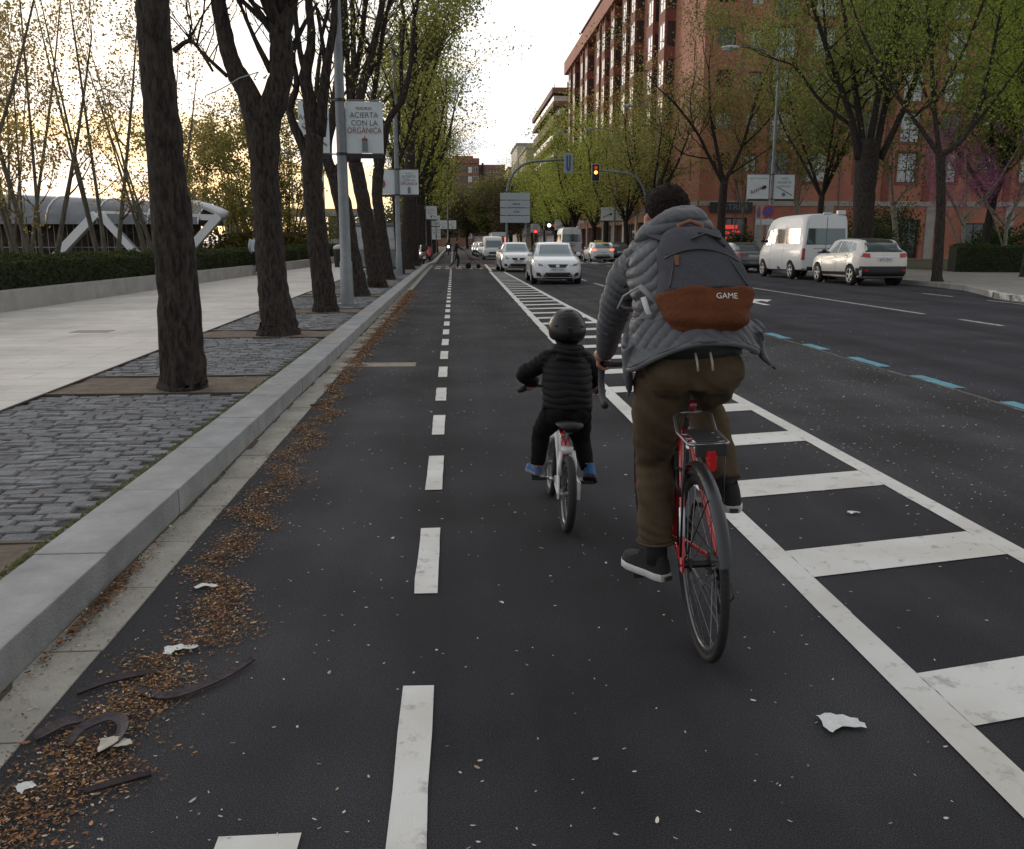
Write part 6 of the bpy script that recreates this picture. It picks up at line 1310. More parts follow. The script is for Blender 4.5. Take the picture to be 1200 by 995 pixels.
# ================= BICYCLES =================
def bicycle(name,label,loc,lean,rz,g,M,kid=False,spk=28):
    """g: dims; x lateral, y forward, origin at rear tyre contact"""
    t=empty(name,loc,rz,label,'bicycle'); t.rotation_euler=(0,R(lean),rz)
    r=g['r']; ax=Vector((0,0,r)); fx=Vector((0,g['wb'],r)); bb=Vector((0,g['bb'][0],g['bb'][1])); sc=Vector((0,*g['sc'])); ht=Vector((0,*g['ht'])); hb=Vector((0,*g['hb'])); tr=g['tyre']
    def wheel2(c,nm,steer=0):
        w_=empty(nm,(0,0,0)); w_.parent=t
        b=MB(); b.ring(c,(1,0,0),r-tr,tr,56,10); b.build('tyre',M['tyre'],w_,smooth=True)
        b=MB(); 
        R0=r-2*tr; rings=[]
        for i in range(57): a=2*PI*i/56; rings.append([(c.x+dx,c.y+cos(a)*q,c.z+sin(a)*q) for dx,q in ((-tr*.62,R0+.003),(-tr*.62,R0-.010),(0,R0-g['rim']),(tr*.62,R0-.010),(tr*.62,R0+.003))])
        b.loft(rings,cap=False,closed=False); b.build('rim',M['rim'],w_,smooth=True)
        b=MB(); hw=g['hub']
        for i in range(spk): 
            a=2*PI*i/spk; sg_=1 if i%2 else -1; a2=a+(.9 if (i//2)%2 else -.9)
            b.tube([(c.x+sg_*hw*.7,c.y+cos(a2)*.022,c.z+sin(a2)*.022),(c.x,c.y+cos(a)*(R0-.008),c.z+sin(a)*(R0-.008))],.0013 if not kid else .0014,4)
        b.build('spokes',M['spoke'],w_)
        b=MB(); b.cyl((c.x-hw,c.y,c.z),(c.x+hw,c.y,c.z),.013,12); b.cyl((c.x-hw*.75,c.y,c.z),(c.x-hw*.6,c.y,c.z),.027,14); b.cyl((c.x+hw*.6,c.y,c.z),(c.x+hw*.75,c.y,c.z),.027,14); b.build('hub',M['metal'],w_,smooth=True,sharp=40)
        return w_
    wheel2(ax,'rear_wheel'); wheel2(fx,'front_wheel')
    b=MB(); k=g['k']
    b.tube([bb,sc],k*.016,12); b.tube([sc+Vector((0,0,-.03*k)),ht+Vector((0,0,-.02*k))],k*.014,12); b.tube([bb,hb+Vector((0,0,.02*k))],k*.019,12); b.tube([hb,ht],k*.021,12)
    for s in (-1,1):
        dx=s*g['drop']
        b.tube([bb+Vector((s*.02,-.01,0)),Vector((s*tr*1.9,(bb.y+ax.y)/2+.05*k,(bb.z+r)/2)),Vector((dx,0,r))],k*.009,8)
        b.tube([sc+Vector((s*.012,0,-.02)),Vector((s*tr*1.9,sc.y*.62,r+(sc.z-r)*.62)),Vector((dx,0,r))],k*.0095,8)
        b.obox((dx,0.004,r-.005),.004,.018*k,.022*k)
    b.tube([(-tr*2,sc.y*.66,r+(sc.z-r)*.66),(tr*2,sc.y*.66,r+(sc.z-r)*.66)],.007*k,8)
    b.cyl(bb+Vector((-.036,0,0)),bb+Vector((.036,0,0)),.022*k,14); b.build('frame',M['frame'],t,smooth=True,sharp=60)
    if 'decal' in M:
        b=MB(); a=Vector((-g['drop'],0,r)); m_=Vector((-tr*1.9,sc.y*.62,r+(sc.z-r)*.62)); b.tube([a.lerp(m_,.30),a.lerp(m_,.62)],k*.0105,10); b.build('reflective_sleeve',M['decal'],t,smooth=True)
    b=MB()
    for s in (-1,1): b.tube([hb+Vector((s*.03*k,.0,-.02)),hb+Vector((s*tr*2.1,.03*k,-.08*k)),fx+Vector((s*g['drop']*.85,0,0))],[.012*k,.012*k,.008*k],8)
    b.tube([hb+Vector((-.045*k,0,-.02)),hb+Vector((.045*k,0,-.02))],.016*k,8); b.build('fork',M['fork'],t,smooth=True)
    # saddle + post
    sp=Vector((0,*g['saddle'])); b=MB(); b.tube([sc,sp+Vector((0,.0,-.05*k))],.0135*k,10); b.cyl(sc+Vector((0,0,-.02)),sc+Vector((0,0,.012)),.022*k,12); b.build('seat_post',M['post'],t,smooth=True,sharp=50)
    b=MB(); rings=[]
    for u,w_,h in [(-.145,.045,.0),(-.135,.078,.012),(-.07,.085,.014),(0,.05,.006),(.06,.025,.003),(.12,.016,.002),(.145,.008,-.004)]:
        rings.append([(cos(a)*w_*k,sp.y+u*k,sp.z+(h+.022*sin(a)*(.9 if sin(a)>0 else 1.1))*k) for a in [2*PI*j/14 for j in range(14)]])
    b.loft(rings); b.build('saddle',M['saddle'],t,smooth=True)
    b=MB(); 
    for s in (-1,1): b.tube([(s*.022*k,sp.y-.09*k,sp.z-.012*k),(s*.022*k,sp.y-.03*k,sp.z-.045*k),(s*.018*k,sp.y+.04*k,sp.z-.04*k),(s*.01*k,sp.y+.1*k,sp.z-.012*k)],.004*k,6)
    b.build('saddle_rails',M['metal'],t)
    # cranks: left crank angle la (0 = pointing down), right opposite
    la=g['la']; cl=g['cl']; 
    for s,a in ((-1,la),(1,la+PI)):
        d=Vector((0,sin(a),-cos(a)))*cl; x0=s*.052*k if not kid else s*.045; xe=s*g['q']
        b=MB(); b.tube([bb+Vector((x0,0,0)),bb+d+Vector((xe*.92,0,0))],[.014*k,.010*k],8); b.build('crank',M['metal'],t,smooth=True)
        pd=bb+d; b=MB(); b.obox(pd+Vector((xe+s*.045*k,0,0)),.045*k,.038*k,.011*k); b.cyl(pd+Vector((xe*.9,0,0)),pd+Vector((xe+s*.03,0,0)),.006,8); b.build('pedal',M_blk,t,bevel=.003)
    b=MB(); x=.045*k; cr=g['cr']; n=40
    pts=[(cos(2*PI*i/n)*(cr if i%2 else cr*.93),sin(2*PI*i/n)*(cr if i%2 else cr*.93)) for i in range(n)]
    b.prism([(bb.y+a,bb.z+c_) for a,c_ in pts],'x',x,x+.003); b.build('chainring',M['ring'],t)
    b=MB()
    for s,zz in ((1,cr),(-1,-cr)): b.tube([(x+.002,bb.y,bb.z+zz),(x+.002,0,r+s*g['cog'])],.0045,5)
    b.build('chain',M_blk,t)
    b=MB(); 
    for i in range(g['cogs']): 
        q=g['cog']*(1.25-.1*i); hx=.030*k+i*.0045
        b.prism([(cos(2*PI*j/36)*(q if j%2 else q*.92),r+sin(2*PI*j/36)*(q if j%2 else q*.92)) for j in range(36)],'x',hx,hx+.002)
    b.build('cassette',mat('cog_steel',(.16,.16,.16),.35,metal=.9),t)
    return t
tyre2=mat('bike_tyre',(.014,.014,.015),.8,bump=.3,bs=120); stl=mat('spoke_steel',(.25,.25,.26),.3,metal=.9); alm=mat('polished_alloy',(.45,.45,.46),.28,metal=.9)
red=mat('bike_red',(.42,.015,.022),.25,coat=.8); wht=mat('bike_white',(.62,.62,.63),.3,coat=.5); blkm=mat('bike_black_metal',(.02,.02,.022),.35,metal=.4)
G1=dict(r=.34,wb=1.01,bb=(.43,.292),sc=(.27,.80),ht=(.84,.86),hb=(.885,.73),tyre=.0155,rim=.030,hub=.062,k=1.,drop=.066,saddle=(.205,.965),la=0.0,cl=.14,q=.085,cr=.085,cog=.034,cogs=7)
bike=bicycle('bicycle','red adult road bicycle with rear rack, black mudguard and drop handlebars ridden by the man',(.872,2.90,0),-2.6,R(-2.0),G1,dict(tyre=tyre2,rim=mat('dark_rim',(.10,.10,.105),.3,metal=.7),spoke=stl,metal=blkm,frame=red,fork=red,saddle=M_blk,post=blkm,ring=blkm,decal=mat('reflective_white',(.55,.57,.62),.3)))
# drop bars
b=MB(); b.tube([(0,.845,.87),(0,.86,.905),(0,.93,.93)],.014,10); b.build('stem',blkm,bike,smooth=True)
b=MB(); half=[(0,.935,.93),(.10,.935,.93),(.165,.94,.93),(.19,.97,.93),(.195,1.02,.925),(.2,1.045,.895),(.205,1.035,.845),(.21,.99,.80),(.213,.93,.775),(.215,.86,.765)]
for s in (-1,1):
    pts,rs=smooth_poly([(s*x,y,z) for x,y,z in half],[.0125]*4+[.0155]*6,4); b.tube(pts,rs,10)
b.build('handlebar',mat('bar_tape',(.022,.022,.03),.7,bump=.6,bs=90),bike,smooth=True)
for s in (-1,1):
    b=MB(); b.tube([(s*.196,1.0,.925),(s*.197,1.04,.955),(s*.197,1.06,.99)],[.018,.017,.011],10); b.build('brake_hood',M_blk,bike,smooth=True)
    b=MB(); b.tube([(s*.197,1.06,.95),(s*.2,1.085,.90),(s*.202,1.07,.83)],[.006,.006,.005],8,sq=(1.6,.7)); b.build('brake_lever',blkm,bike,smooth=True)
    b=MB(); b.ell((s*.215,.852,.764),.017,.008,.017,10,6); b.build('bar_plug',M_blk,bike,smooth=True)
# rear mudguard
b=MB(); rings=[]
for i in range(30):
    a=R(18)+R(128)*i/29; q=.362; cx_=-cos(a)*q; cz=.34+sin(a)*q; n_=Vector((0,-cos(a),sin(a)))
    rings.append([Vector((x,cx_,cz))+n_*h for x,h in ((-.023,-.012),(-.016,-.002),(0,.003),(.016,-.002),(.023,-.012),(.021,-.014),(0,0),(-.021,-.014))])
b.loft(rings); b.build('mudguard',mat('mudguard',(.018,.019,.024),.45,coat=.15),bike,smooth=True,sharp=60)
b=MB()
for s in (-1,1): b.tube([(s*.024,-.20,.635),(s*.06,0,.35)],.0022,5)
b.build('mudguard_stay',blkm,bike)
# rack
b=MB(); rz_=.80
for s in (-1,1):
    pts=[(s*.045,.16,rz_+.055),(s*.066,.12,rz_+.05),(s*.068,.06,rz_+.005),(s*.066,-.11,rz_+.0),(s*.04,-.13,rz_)]
    b.tube(pts,.0055,8)
    q=MB(); q.tube([(s*.068,-.06,rz_),(s*.072,0,.37)],.0042,6); q.build('rack_leg',blkm,bike,smooth=True)
b.tube([(-.045,.16,rz_+.055),(.045,.16,rz_+.055)],.0055,8); b.tube([(-.04,-.13,rz_),(.04,-.13,rz_)],.0055,8)
for y in (.04,-.03,-.09): b.tube([(-.068,y,rz_),(.068,y,rz_)],.004,6)
b.build('rack',mat('rack_alloy',(.30,.30,.31),.35,metal=.8),bike,smooth=True)
b=MB(); b.box(-.040,.040,-.10,.08,rz_+.004,rz_+.010); b.build('rack_plate',mat('rack_plate',(.035,.037,.042),.4),bike,bevel=.002)
b=MB(); b.box(-.05,.05,-.148,-.130,rz_-.035,rz_+.004); b.build('light_bracket',M_blk,bike)
b=MB(); b.loft([[(x*w_,-.158+d,z) for x,d in ((-1,.008),(-.6,-.012),(.6,-.012),(1,.008),(.8,.02),(-.8,.02))] for z,w_ in ((rz_-.078,.009),(rz_-.068,.017),(rz_-.03,.020),(rz_-.015,.015))]); b.build('rear_light',mat('lens_ruby',(.45,.01,.012),.15,coat=.8),bike,smooth=True,sharp=50)
# lamp hanging under saddle, bag
b=MB(); b.ell((.0,.12,.885),.016,.016,.022,12,8); b.build('saddle_light',mat('lens_ruby_dark',(.16,.01,.012),.25,coat=.5),bike,smooth=True)
# derailleur
b=MB(); b.tube([(.06,0,.32),(.075,.01,.29),(.068,.03,.255)],.012,8); b.cyl((.060,.028,.255),(.068,.028,.255),.024,14); b.cyl((.060,-.005,.175),(.068,-.005,.175),.024,14); b.tube([(.071,.03,.26),(.071,-.005,.172)],.007,6); b.build('derailleur',blkm,bike,smooth=True,sharp=40)
b=MB(); b.tube([(.064,.052,.262),(.064,.055,.24),(.064,.02,.20),(.064,-.028,.19),(.064,-.025,.16),(.064,.02,.15),(.05,.43,.20)],.0045,5); b.build('chain',M_blk,bike)
b=MB(); b.tube([(.075,.01,.30),(.098,-.035,.275),(.102,-.06,.235),(.09,-.02,.19)],.003,6); b.build('cable_loop',blkm,bike)
b=MB(); b.tube([(0,.44,.43),(0,.445,.62)],.034,14); b.tube([(0,.445,.62),(0,.446,.655)],.02,12); b.build('bottle',M_blk,bike,smooth=True,sharp=50)
b=MB(); b.tube([(-.02,.10,.63),(-.05,.14,.66),(-.055,.13,.60),(-.05,.10,.56)],.008,6); b.tube([(.02,.10,.63),(.05,.14,.66),(.055,.13,.60)],.008,6); b.build('rear_brake',blkm,bike,smooth=True)
b=MB(); b.box(-.03,.03,.30,.42,.60,.68); b.build('lock_mount',M_blk,bike,bevel=.01)
# child's bicycle
G2=dict(r=.196,wb=.66,bb=(.26,.205),sc=(.17,.42),ht=(.50,.50),hb=(.53,.40),tyre=.0215,rim=.014,hub=.045,k=.85,drop=.048,saddle=(.13,.535),la=R(80),cl=.09,q=.075,cr=.055,cog=.026,cogs=1)
kb=bicycle('bicycle','small white and red child bicycle with 16 inch wheels ridden in front of the man',(.556,4.3,0),2.2,R(.5),G2,dict(tyre=tyre2,rim=mat('grey_rim',(.16,.16,.17),.35,metal=.6),spoke=stl,metal=alm,frame=wht,fork=wht,saddle=M_blk,post=alm,ring=alm),kid=True,spk=20)
b=MB(); b.tube([(0,.165,.235),(0,.165,.46)],.019,12); b.tube([(0,.19,.455),(0,.48,.50)],.021,12); b.build('red_tube',red,kb,smooth=True)
b=MB(); b.box(-.03,.03,.08,.13,.385,.42); b.tube([(-.032,.09,.40),(-.04,.05,.33),(-.038,.06,.28)],.011,6); b.tube([(.032,.09,.40),(.04,.05,.33),(.038,.06,.28)],.011,6); b.build('rear_brake',wht,kb,smooth=True)
b=MB(); pts=[(-.215,.415,.665),(-.15,.46,.68),(-.06,.50,.67),(0,.505,.65),(.06,.50,.67),(.15,.46,.68),(.215,.415,.665)]; b.tube(pts,.011,10); b.tube([(0,.50,.52),(0,.505,.64)],.013,10); b.build('handlebar',M_blk,kb,smooth=True)
for s in (-1,1):
    b=MB(); b.tube([(s*.13,.475,.684),(s*.235,.400,.66)],.0165,10); b.build('grip',M_blk,kb,smooth=True)
    b=MB(); b.tube([(s*.10,.50,.68),(s*.15,.50,.67),(s*.21,.465,.64)],.006,6); b.build('brake_lever',M_blk,kb,smooth=True)
b=MB(); b.ell((0,.03,.528),.024,.022,.026,12,8); b.build('saddle_tag',mat('green_plastic',(.01,.13,.07),.4),kb,smooth=True)
b=MB(); b.box(.052,.066,-.005,.30,.165,.26); b.build('chain_guard',wht,kb,bevel=.005)
# ================= PEOPLE =================
def caps(b,pts,rad,n=14,sq=None):
    """tapered tube with rounded ends"""
    P=[Vector(p) for p in pts]; rr=list(rad) if isinstance(rad,(list,tuple)) else [rad]*len(P)
    d0=(P[0]-P[1]).normalized(); d1=(P[-1]-P[-2]).normalized(); k=(sq[1] if sq else 1)
    A=[(P[0]+d0*rr[0]*k*.95,rr[0]*.25),(P[0]+d0*rr[0]*k*.75,rr[0]*.66),(P[0]+d0*rr[0]*k*.4,rr[0]*.92)]; B=[(P[-1]+d1*rr[-1]*k*.4,rr[-1]*.92),(P[-1]+d1*rr[-1]*k*.75,rr[-1]*.66),(P[-1]+d1*rr[-1]*k*.95,rr[-1]*.25)]
    pp=[a for a,_ in A]+P+[a for a,_ in B]; rs=[r for _,r in A]+rr+[r for _,r in B]
    b.tube(pp,rs,n,sq=sq)
def dense(pts,rad,sub=5): return smooth_poly(pts,rad,sub)
def blob(b,name,m,parent,vox,it=4,disp=None,root=None,shade=True):
    o=b.build(name,m,None,smooth=True); md=o.modifiers.new('r','REMESH'); md.mode='VOXEL'; md.voxel_size=vox; md.adaptivity=0
    if it: sm=o.modifiers.new('s','SMOOTH'); sm.factor=.5; sm.iterations=it
    bpy.context.view_layer.update(); me=bpy.data.meshes.new_from_object(o.evaluated_get(bpy.context.evaluated_depsgraph_get())); o.modifiers.clear(); old=o.data; o.data=me; bpy.data.meshes.remove(old)
    me.name=name; me.materials.clear()
    for mm in (m if isinstance(m,(list,tuple)) else [m]): me.materials.append(mm)
    if disp:
        n=len(me.vertices); co=np.empty(n*3); me.vertices.foreach_get('co',co); co=co.reshape(-1,3); no=np.empty(n*3); me.vertices.foreach_get('normal',no); no=no.reshape(-1,3)
        co=co+no*disp(co,no)[:,None]; me.vertices.foreach_set('co',co.ravel()); me.update()
    me.polygons.foreach_set('use_smooth',[True]*len(me.polygons)); me.polygons.foreach_set('material_index',[0]*len(me.polygons))
    if parent: o.parent=parent
    return o
def polydist(co,pts):
    """distance to polyline and arc length parameter"""
    P=np.array([list(p) for p in pts],float); best=np.full(len(co),1e9); par=np.zeros(len(co)); s=0
    for a,c_ in zip(P,P[1:]):
        d=c_-a; L_=np.linalg.norm(d); t=np.clip(((co-a)@d)/(L_*L_),0,1); q=np.linalg.norm(co-(a+t[:,None]*d),axis=1); m_=q<best; best[m_]=q[m_]; par[m_]=s+t[m_]*L_; s+=L_
    return best,par
def puff(s,p,A): return A*((np.abs(np.sin(np.pi*s/p))+.008)**.4-.8)
def wave(co,f,seed=0):
    return np.sin(co[:,0]*f*1.3+co[:,2]*f*.9+seed)*np.sin(co[:,1]*f*1.1-co[:,2]*f*.7+seed*2)+.5*np.sin(co[:,2]*f*2.3+co[:,0]*f*1.7+seed*3)
def head(b,c,s,yaw=0,pitch=0):
    """s: scale (1 = adult). face towards +y"""
    M=Matrix.Rotation(yaw,3,'Z')@Matrix.Rotation(pitch,3,'X'); c=Vector(c)
    def E(p,rx,ry,rz_): b.ell(c+M@(Vector(p)*s),rx*s,ry*s,rz_*s,18,14,M)
    E((0,-.01,.02),.074,.092,.095); E((0,.02,-.045),.058,.068,.068); E((0,.062,-.078),.03,.028,.024)
    E((0,.092,-.022),.012,.018,.012); b.tube([c+M@(Vector((0,.082,.018))*s),c+M@(Vector((0,.10,-.02))*s)],[.008*s,.011*s],8)
    E((.03,.076,.022),.02,.014,.008); E((-.03,.076,.022),.02,.014,.008); E((.035,.068,-.022),.022,.02,.02); E((-.035,.068,-.022),.022,.02,.02)
    E((0,.088,-.052),.022,.009,.005); E((0,.086,-.061),.019,.009,.006)
    for q in (-1,1): E((q*.077,-.005,-.012),.010,.019,.031); E((q*.08,-.012,.004),.008,.014,.014)
    return M
M_skin=mat('skin',(.34,.17,.12),.5,var=.08,vs=12); M_hair=mat('dark_hair',(.014,.009,.008),.85,spec=.15,bump=1.,bs=90,stretch=(1,1,.4))
def hand(b,wrist,grip,axis,s,side,spread=None):
    """fingers curled round a bar through point grip with direction axis; wrist gives the palm direction"""
    w_=Vector(wrist); g_=Vector(grip); ax=Vector(axis).normalized(); d=(g_-w_); d-=ax*d.dot(ax); d.normalize(); up=ax.cross(d).normalized()
    if up.z<0: up=-up
    palm=g_-d*.035*s+up*.022*s
    caps(b,[w_,w_.lerp(palm,.6),palm],[.027*s,.030*s,.026*s],12)
    for i in range(4):
        o_=ax*((i-1.5)*.021*s); base=palm+o_+d*.008*s; ln=[.9,1.,.95,.78][i]
        caps(b,[palm+o_*.8-d*.02*s,base,base+(d*.036*ln+up*.002)*s,g_+o_+(d*.024*ln-up*.004)*s,g_+o_+(d*.014-up*.028*ln)*s,g_+o_+(-d*.008-up*.024*ln)*s],[.011*s,.0105*s,.0098*s,.0092*s,.0088*s,.008*s],8)
    th=palm-ax*side*.03*s; caps(b,[palm-ax*side*.016*s-d*.02*s,th+d*.008*s-up*.006*s,g_-ax*side*.026*s-d*.014*s-up*.020*s,g_-ax*side*.010*s+d*.004*s-up*.026*s],[.014*s,.0125*s,.011*s,.009*s],8)
def shoe(name,parent,heel,toe,ankle,s,m,msole,lab=None,th=.018):
    """heel/toe = ground contact points; builds upper + sole"""
    h=Vector(heel); t_=Vector(toe); d=(t_-h); L_=d.length; d.normalize(); a=Vector(ankle); up=Vector((0,0,1)); up=(up-d*up.dot(d)).normalized(); sd_=d.cross(up); L2=L_
    def outline(k,z): 
        P=[(0,.0),(.03,.55),(.15,.78),(.35,.80),(.55,.95),(.75,1.02),(.9,.8),(.98,.42),(1.0,0)]
        w_=.047*s*k; pts=[h+d*(u*L2)+sd_*(v*w_)+up*z for u,v in P]+[h+d*(u*L2)-sd_*(v*w_)+up*z for u,v in P[-2:0:-1]]; return pts
    b=MB(); b.loft([outline(1.0,0),outline(1.07,.004*s),outline(1.07,th),outline(1.0,th+.003)]); so=b.build('sole',msole,None,smooth=True,sharp=50)
    b=MB(); rings=[outline(.99,th+.001)]
    c_=h+d*L2*.28
    r1=outline(.99,th+.018*s); rings.append([p+(c_-p)*.04 for p in r1])
    def shrink(z,kx,cen): 
        o_=outline(.9,z*s); cc_=h+d*L2*cen; return [Vector(cc_)+(p-(cc_+up*z*s))*kx+up*z*s for p in o_]
    rings.append([p+up*(.0 if (p-h).dot(d)>L2*.62 else .02*s) for p in shrink(th/s+.034,.9,.45)])
    rings.append([p+up*(-.012*s if (p-h).dot(d)>L2*.6 else .03*s) for p in shrink(th/s+.052,.68,.36)])
    rings.append([a+Vector((cos(q)*.042*s,sin(q)*.042*s,-.015)) for q in [math.atan2((p-c_).y,(p-c_).x) for p in rings[0]]])
    b.loft(rings); o=b.build(name,m,parent,smooth=True,sharp=60); so.parent=o; 
    if lab: o['label']=lab
    return o
# ---------- man ----------
LX,LY=.872,2.90
def rootxf(o,loc,lean,rz): o.location=loc; o.rotation_euler=(0,R(lean),rz)
shL=(-.150,.40,1.365); elL=(-.205,.64,1.16); wrL=(-.203,.885,.985); shR=(.150,.40,1.365); elR=(.205,.64,1.15); wrR=(.205,.885,.985)
hpL=(-.09,.17,1.01); knL=(-.088,.38,.63); anL=(-.095,.34,.285); hpR=(.09,.17,1.01); knR=(.15,.60,.83); anR=(.185,.37,.50)
b=MB(); caps(b,[(0,.17,1.06),(0,.24,1.14),(0,.34,1.29),(0,.40,1.37)],[.115,.115,.14,.105],16,sq=(1.15,.75))
caps(b,[(0,.40,1.37),(.01,.45,1.43),(.02,.51,1.49)],[.075,.058,.056],14); head(b,(-.004,.545,1.540),1.04,yaw=R(14),pitch=R(-8))
for sh_,el_,wr_ in ((shL,elL,wrL),(shR,elR,wrR)): caps(b,[sh_,Vector(sh_).lerp(Vector(el_),.5),el_,Vector(el_).lerp(Vector(wr_),.35),wr_],[.055,.048,.041,.041,.028],12)
for hp,kn,an in ((hpL,knL,anL),(hpR,knR,anR)): caps(b,[Vector(hp)+Vector((0,.04,.03)),Vector(hp).lerp(Vector(kn),.5),kn,Vector(kn).lerp(Vector(an),.3),an],[.07,.07,.054,.054,.036],12)
hand(b,wrL,(-.198,1.0,.930),(.1,1,.12),1.,-1); hand(b,wrR,(.198,1.0,.930),(-.1,1,.12),1.,1)
man=blob(b,'person',M_skin,None,.0055,2); rootxf(man,(LX,LY,0),-2.6,R(-2)); tag(man,'man cycling away in a grey quilted jacket and olive brown trousers, backpack on his back','person')
M_=Matrix.Rotation(R(12),3,'Z')
for q in (-1,1):
    b=MB(); b.ell(Vector((-.004,.545,1.540))+M_@Vector((q*.031,.086,.008)),.012,.008,.008,12,8); b.build('eye',mat('eye_white',(.5,.5,.48),.2),man,smooth=True)
# hair
b=MB(); hc=Vector((-.004,.545,1.540)); b.ell(hc+M_@Vector((0,-.022,.042)),.084,.096,.088,20,14,M_); b.ell(hc+M_@Vector((0,-.055,-.01)),.074,.060,.085,18,12,M_); b.ell(hc+M_@Vector((0,.03,.085)),.066,.06,.038,16,10,M_)
rr=random.Random(4)
for i in range(90):
    v=Vector((rr.gauss(0,1),rr.gauss(-.3,1),rr.gauss(.5,.9))).normalized(); p=hc+M_@Vector((v.x*.082,v.y*.096-.022,v.z*.088+.040)); q=Vector((v.x,v.y,v.z+rr.uniform(-.4,.6))).normalized()*rr.uniform(.002,.008); caps(b,[p,p+q],[.007,.003],5)
blob(b,'hair',M_hair,man,.0035,1,lambda co,no:.0015*wave(co,170))
# trousers
b=MB(); caps(b,[(0,.13,1.09),(0,.15,1.03),(0,.20,1.0)],[.135,.140,.095],18,sq=(1.12,.92)); b.ell((-.082,.105,1.015),.092,.10,.098,16,10); b.ell((.082,.105,1.015),.092,.10,.098,16,10)
hemL=Vector(anL)+Vector((0,0,.03)); hemR=Vector(anR)+Vector((0,.01,.03))
for s,hp,kn,hem in ((-1,hpL,knL,hemL),(1,hpR,knR,hemR)):
    hp=Vector(hp);kn=Vector(kn); P,rs=dense([hp+Vector((0,0,.0)),hp.lerp(kn,.5)+Vector((s*.005,-.01,0)),kn+Vector((0,.0,0)),kn.lerp(hem,.45)+Vector((0,-.018,0)),hem],[.106,.097,.076,.072,.066],6); caps(b,P,rs,18) if False else b.tube(P,rs,20)
M_trou=mat('olive_cotton',(.085,.061,.038),.95,spec=.15,var=.15,vs=9,bump=.25,bs=220)
def dtr(co,no):
    z=co[:,2]; w_=wave(co,26,1)*.0038+wave(co,60,2)*.0012
    for kn in (knL,knR): 
        d_=np.linalg.norm(co-np.array(kn),axis=1); w_+= .003*np.exp(-(d_/.14)**2)*np.sin(z*115+co[:,1]*45+np.sin(co[:,0]*40))
    w_+= .0025*np.exp(-((z-.34)/.06)**2)*np.sin(z*170+co[:,0]*50)*(co[:,0]<0)+.005*np.exp(-((z-.9)/.08)**2)*np.sin(z*60+co[:,0]*70)*.8
    return w_
blob(b,'trousers',M_trou,man,.0065,3,dtr)
b=MB(); b.tube([(Vector(hemL)+Vector((cos(a)*.071,sin(a)*.071,0))) for a in [2*PI*i/20 for i in range(20)]]+[Vector(hemL)+Vector((.071,0,0))],.006,6); b.build('trouser_cuff',M_trou,man,smooth=True)
for x in (-.02,.03): b=MB(); b.tube([(x,-.012,1.09),(x+.003,-.026,1.06),(x+.006,-.024,1.03)],.004,6); b.build('drawstring',mat('cord_pale',(.42,.38,.32),.8),man,smooth=True)
M_shoe=mat('black_canvas',(.012,.012,.013),.85); M_sole=mat('white_rubber',(.50,.50,.48),.6,var=.1,vs=20)
s1=shoe('shoe',man,(-.062,.285,.165),(-.195,.50,.172),(-.092,.345,.285),1.,M_shoe,M_sole,th=.026)
s2=shoe('shoe',man,(.195,.285,.425),(.225,.535,.437),(.185,.37,.525),1.,M_shoe,M_sole,th=.026)
for s_,p,d in ((s1,(-.062,.280,.178),(-.55,.83)),(s2,(.195,.2795,.438),(.2,.98))):
    b=MB(); b.box(-.016,.016,-.008,.001,-.007,.008); q=b.build('heel_patch',mat('heel_black',(.03,.03,.03),.6),s_); q.location=p; q.rotation_euler=(0,0,math.atan2(-d[0],d[1]))
for an,kn in ((anL,knL),(anR,knR)):
    a=Vector(an); b=MB(); b.tube([a+Vector((0,0,-.06)),a+Vector((0,0,.0)),a+Vector((0,.005,.05))],.044,14); b.build('sock',M_shoe,man,smooth=True)
# jacket
M_jk=mat('grey_nylon',(.083,.087,.098),.55,var=.10,vs=8,spec=.35,bump=.15,bs=60)
b=MB(); TP=[(0,.135,1.10),(0,.165,1.17),(0,.235,1.265),(0,.32,1.345),(0,.385,1.40),(0,.43,1.44)]; P,rs=dense(TP,[.182,.172,.170,.172,.145,.09],5); b.tube(P,rs,36,sq=(1.12,.86))
for s,sh_,el_,wr_ in ((-1,shL,elL,wrL),(1,shR,elR,wrR)):
    P,rs=dense([Vector(sh_)-Vector((s*.05,.0,0)),sh_,Vector(sh_).lerp(Vector(el_),.5)+Vector((s*.01,0,0)),el_,Vector(el_).lerp(Vector(wr_),.5),Vector(wr_)+Vector((0,-.012,.012))],[.07,.076,.066,.058,.050,.042],5); b.tube(P,rs,20)
# skirt of the jacket: a flared band, higher at the back than at the sides
def skirt(u): # u angle, 0 = back
    return Vector((sin(u)*.222,.10-cos(u)*.155+.02*abs(sin(u)),1.132-.012*abs(sin(u))-.09*max(0,sin(-u))**2-.05*max(0,sin(u))**3))
ri=[];ro=[]
us=[R(-105)+R(205)*i/40 for i in range(41)]; rings=[]
for u in us:
    lo=skirt(u); hi=Vector((sin(u)*.188,.165-cos(u)*.15,1.215)); ce=Vector((0,.12,0)); out_=(lo-ce); out_.z=0; out_.normalize()
    rings.append([lo+out_*.012,hi+out_*.012,hi-out_*.012,lo-out_*.012])
b.loft(rings)
b.tube([skirt(R(-90))+Vector((0,.0,.10)),skirt(R(-95))+Vector((.0,.03,-.01)),(-.212,.20,.975),(-.208,.215,.935)],[.042,.034,.024,.008],14,sq=(.55,1.3))
b.tube([skirt(R(85))+Vector((0,0,.09)),skirt(R(88))+Vector((.01,.02,.02)),(.252,.13,1.045),(.285,.14,1.012)],[.045,.032,.020,.006],12,sq=(.6,1.2))
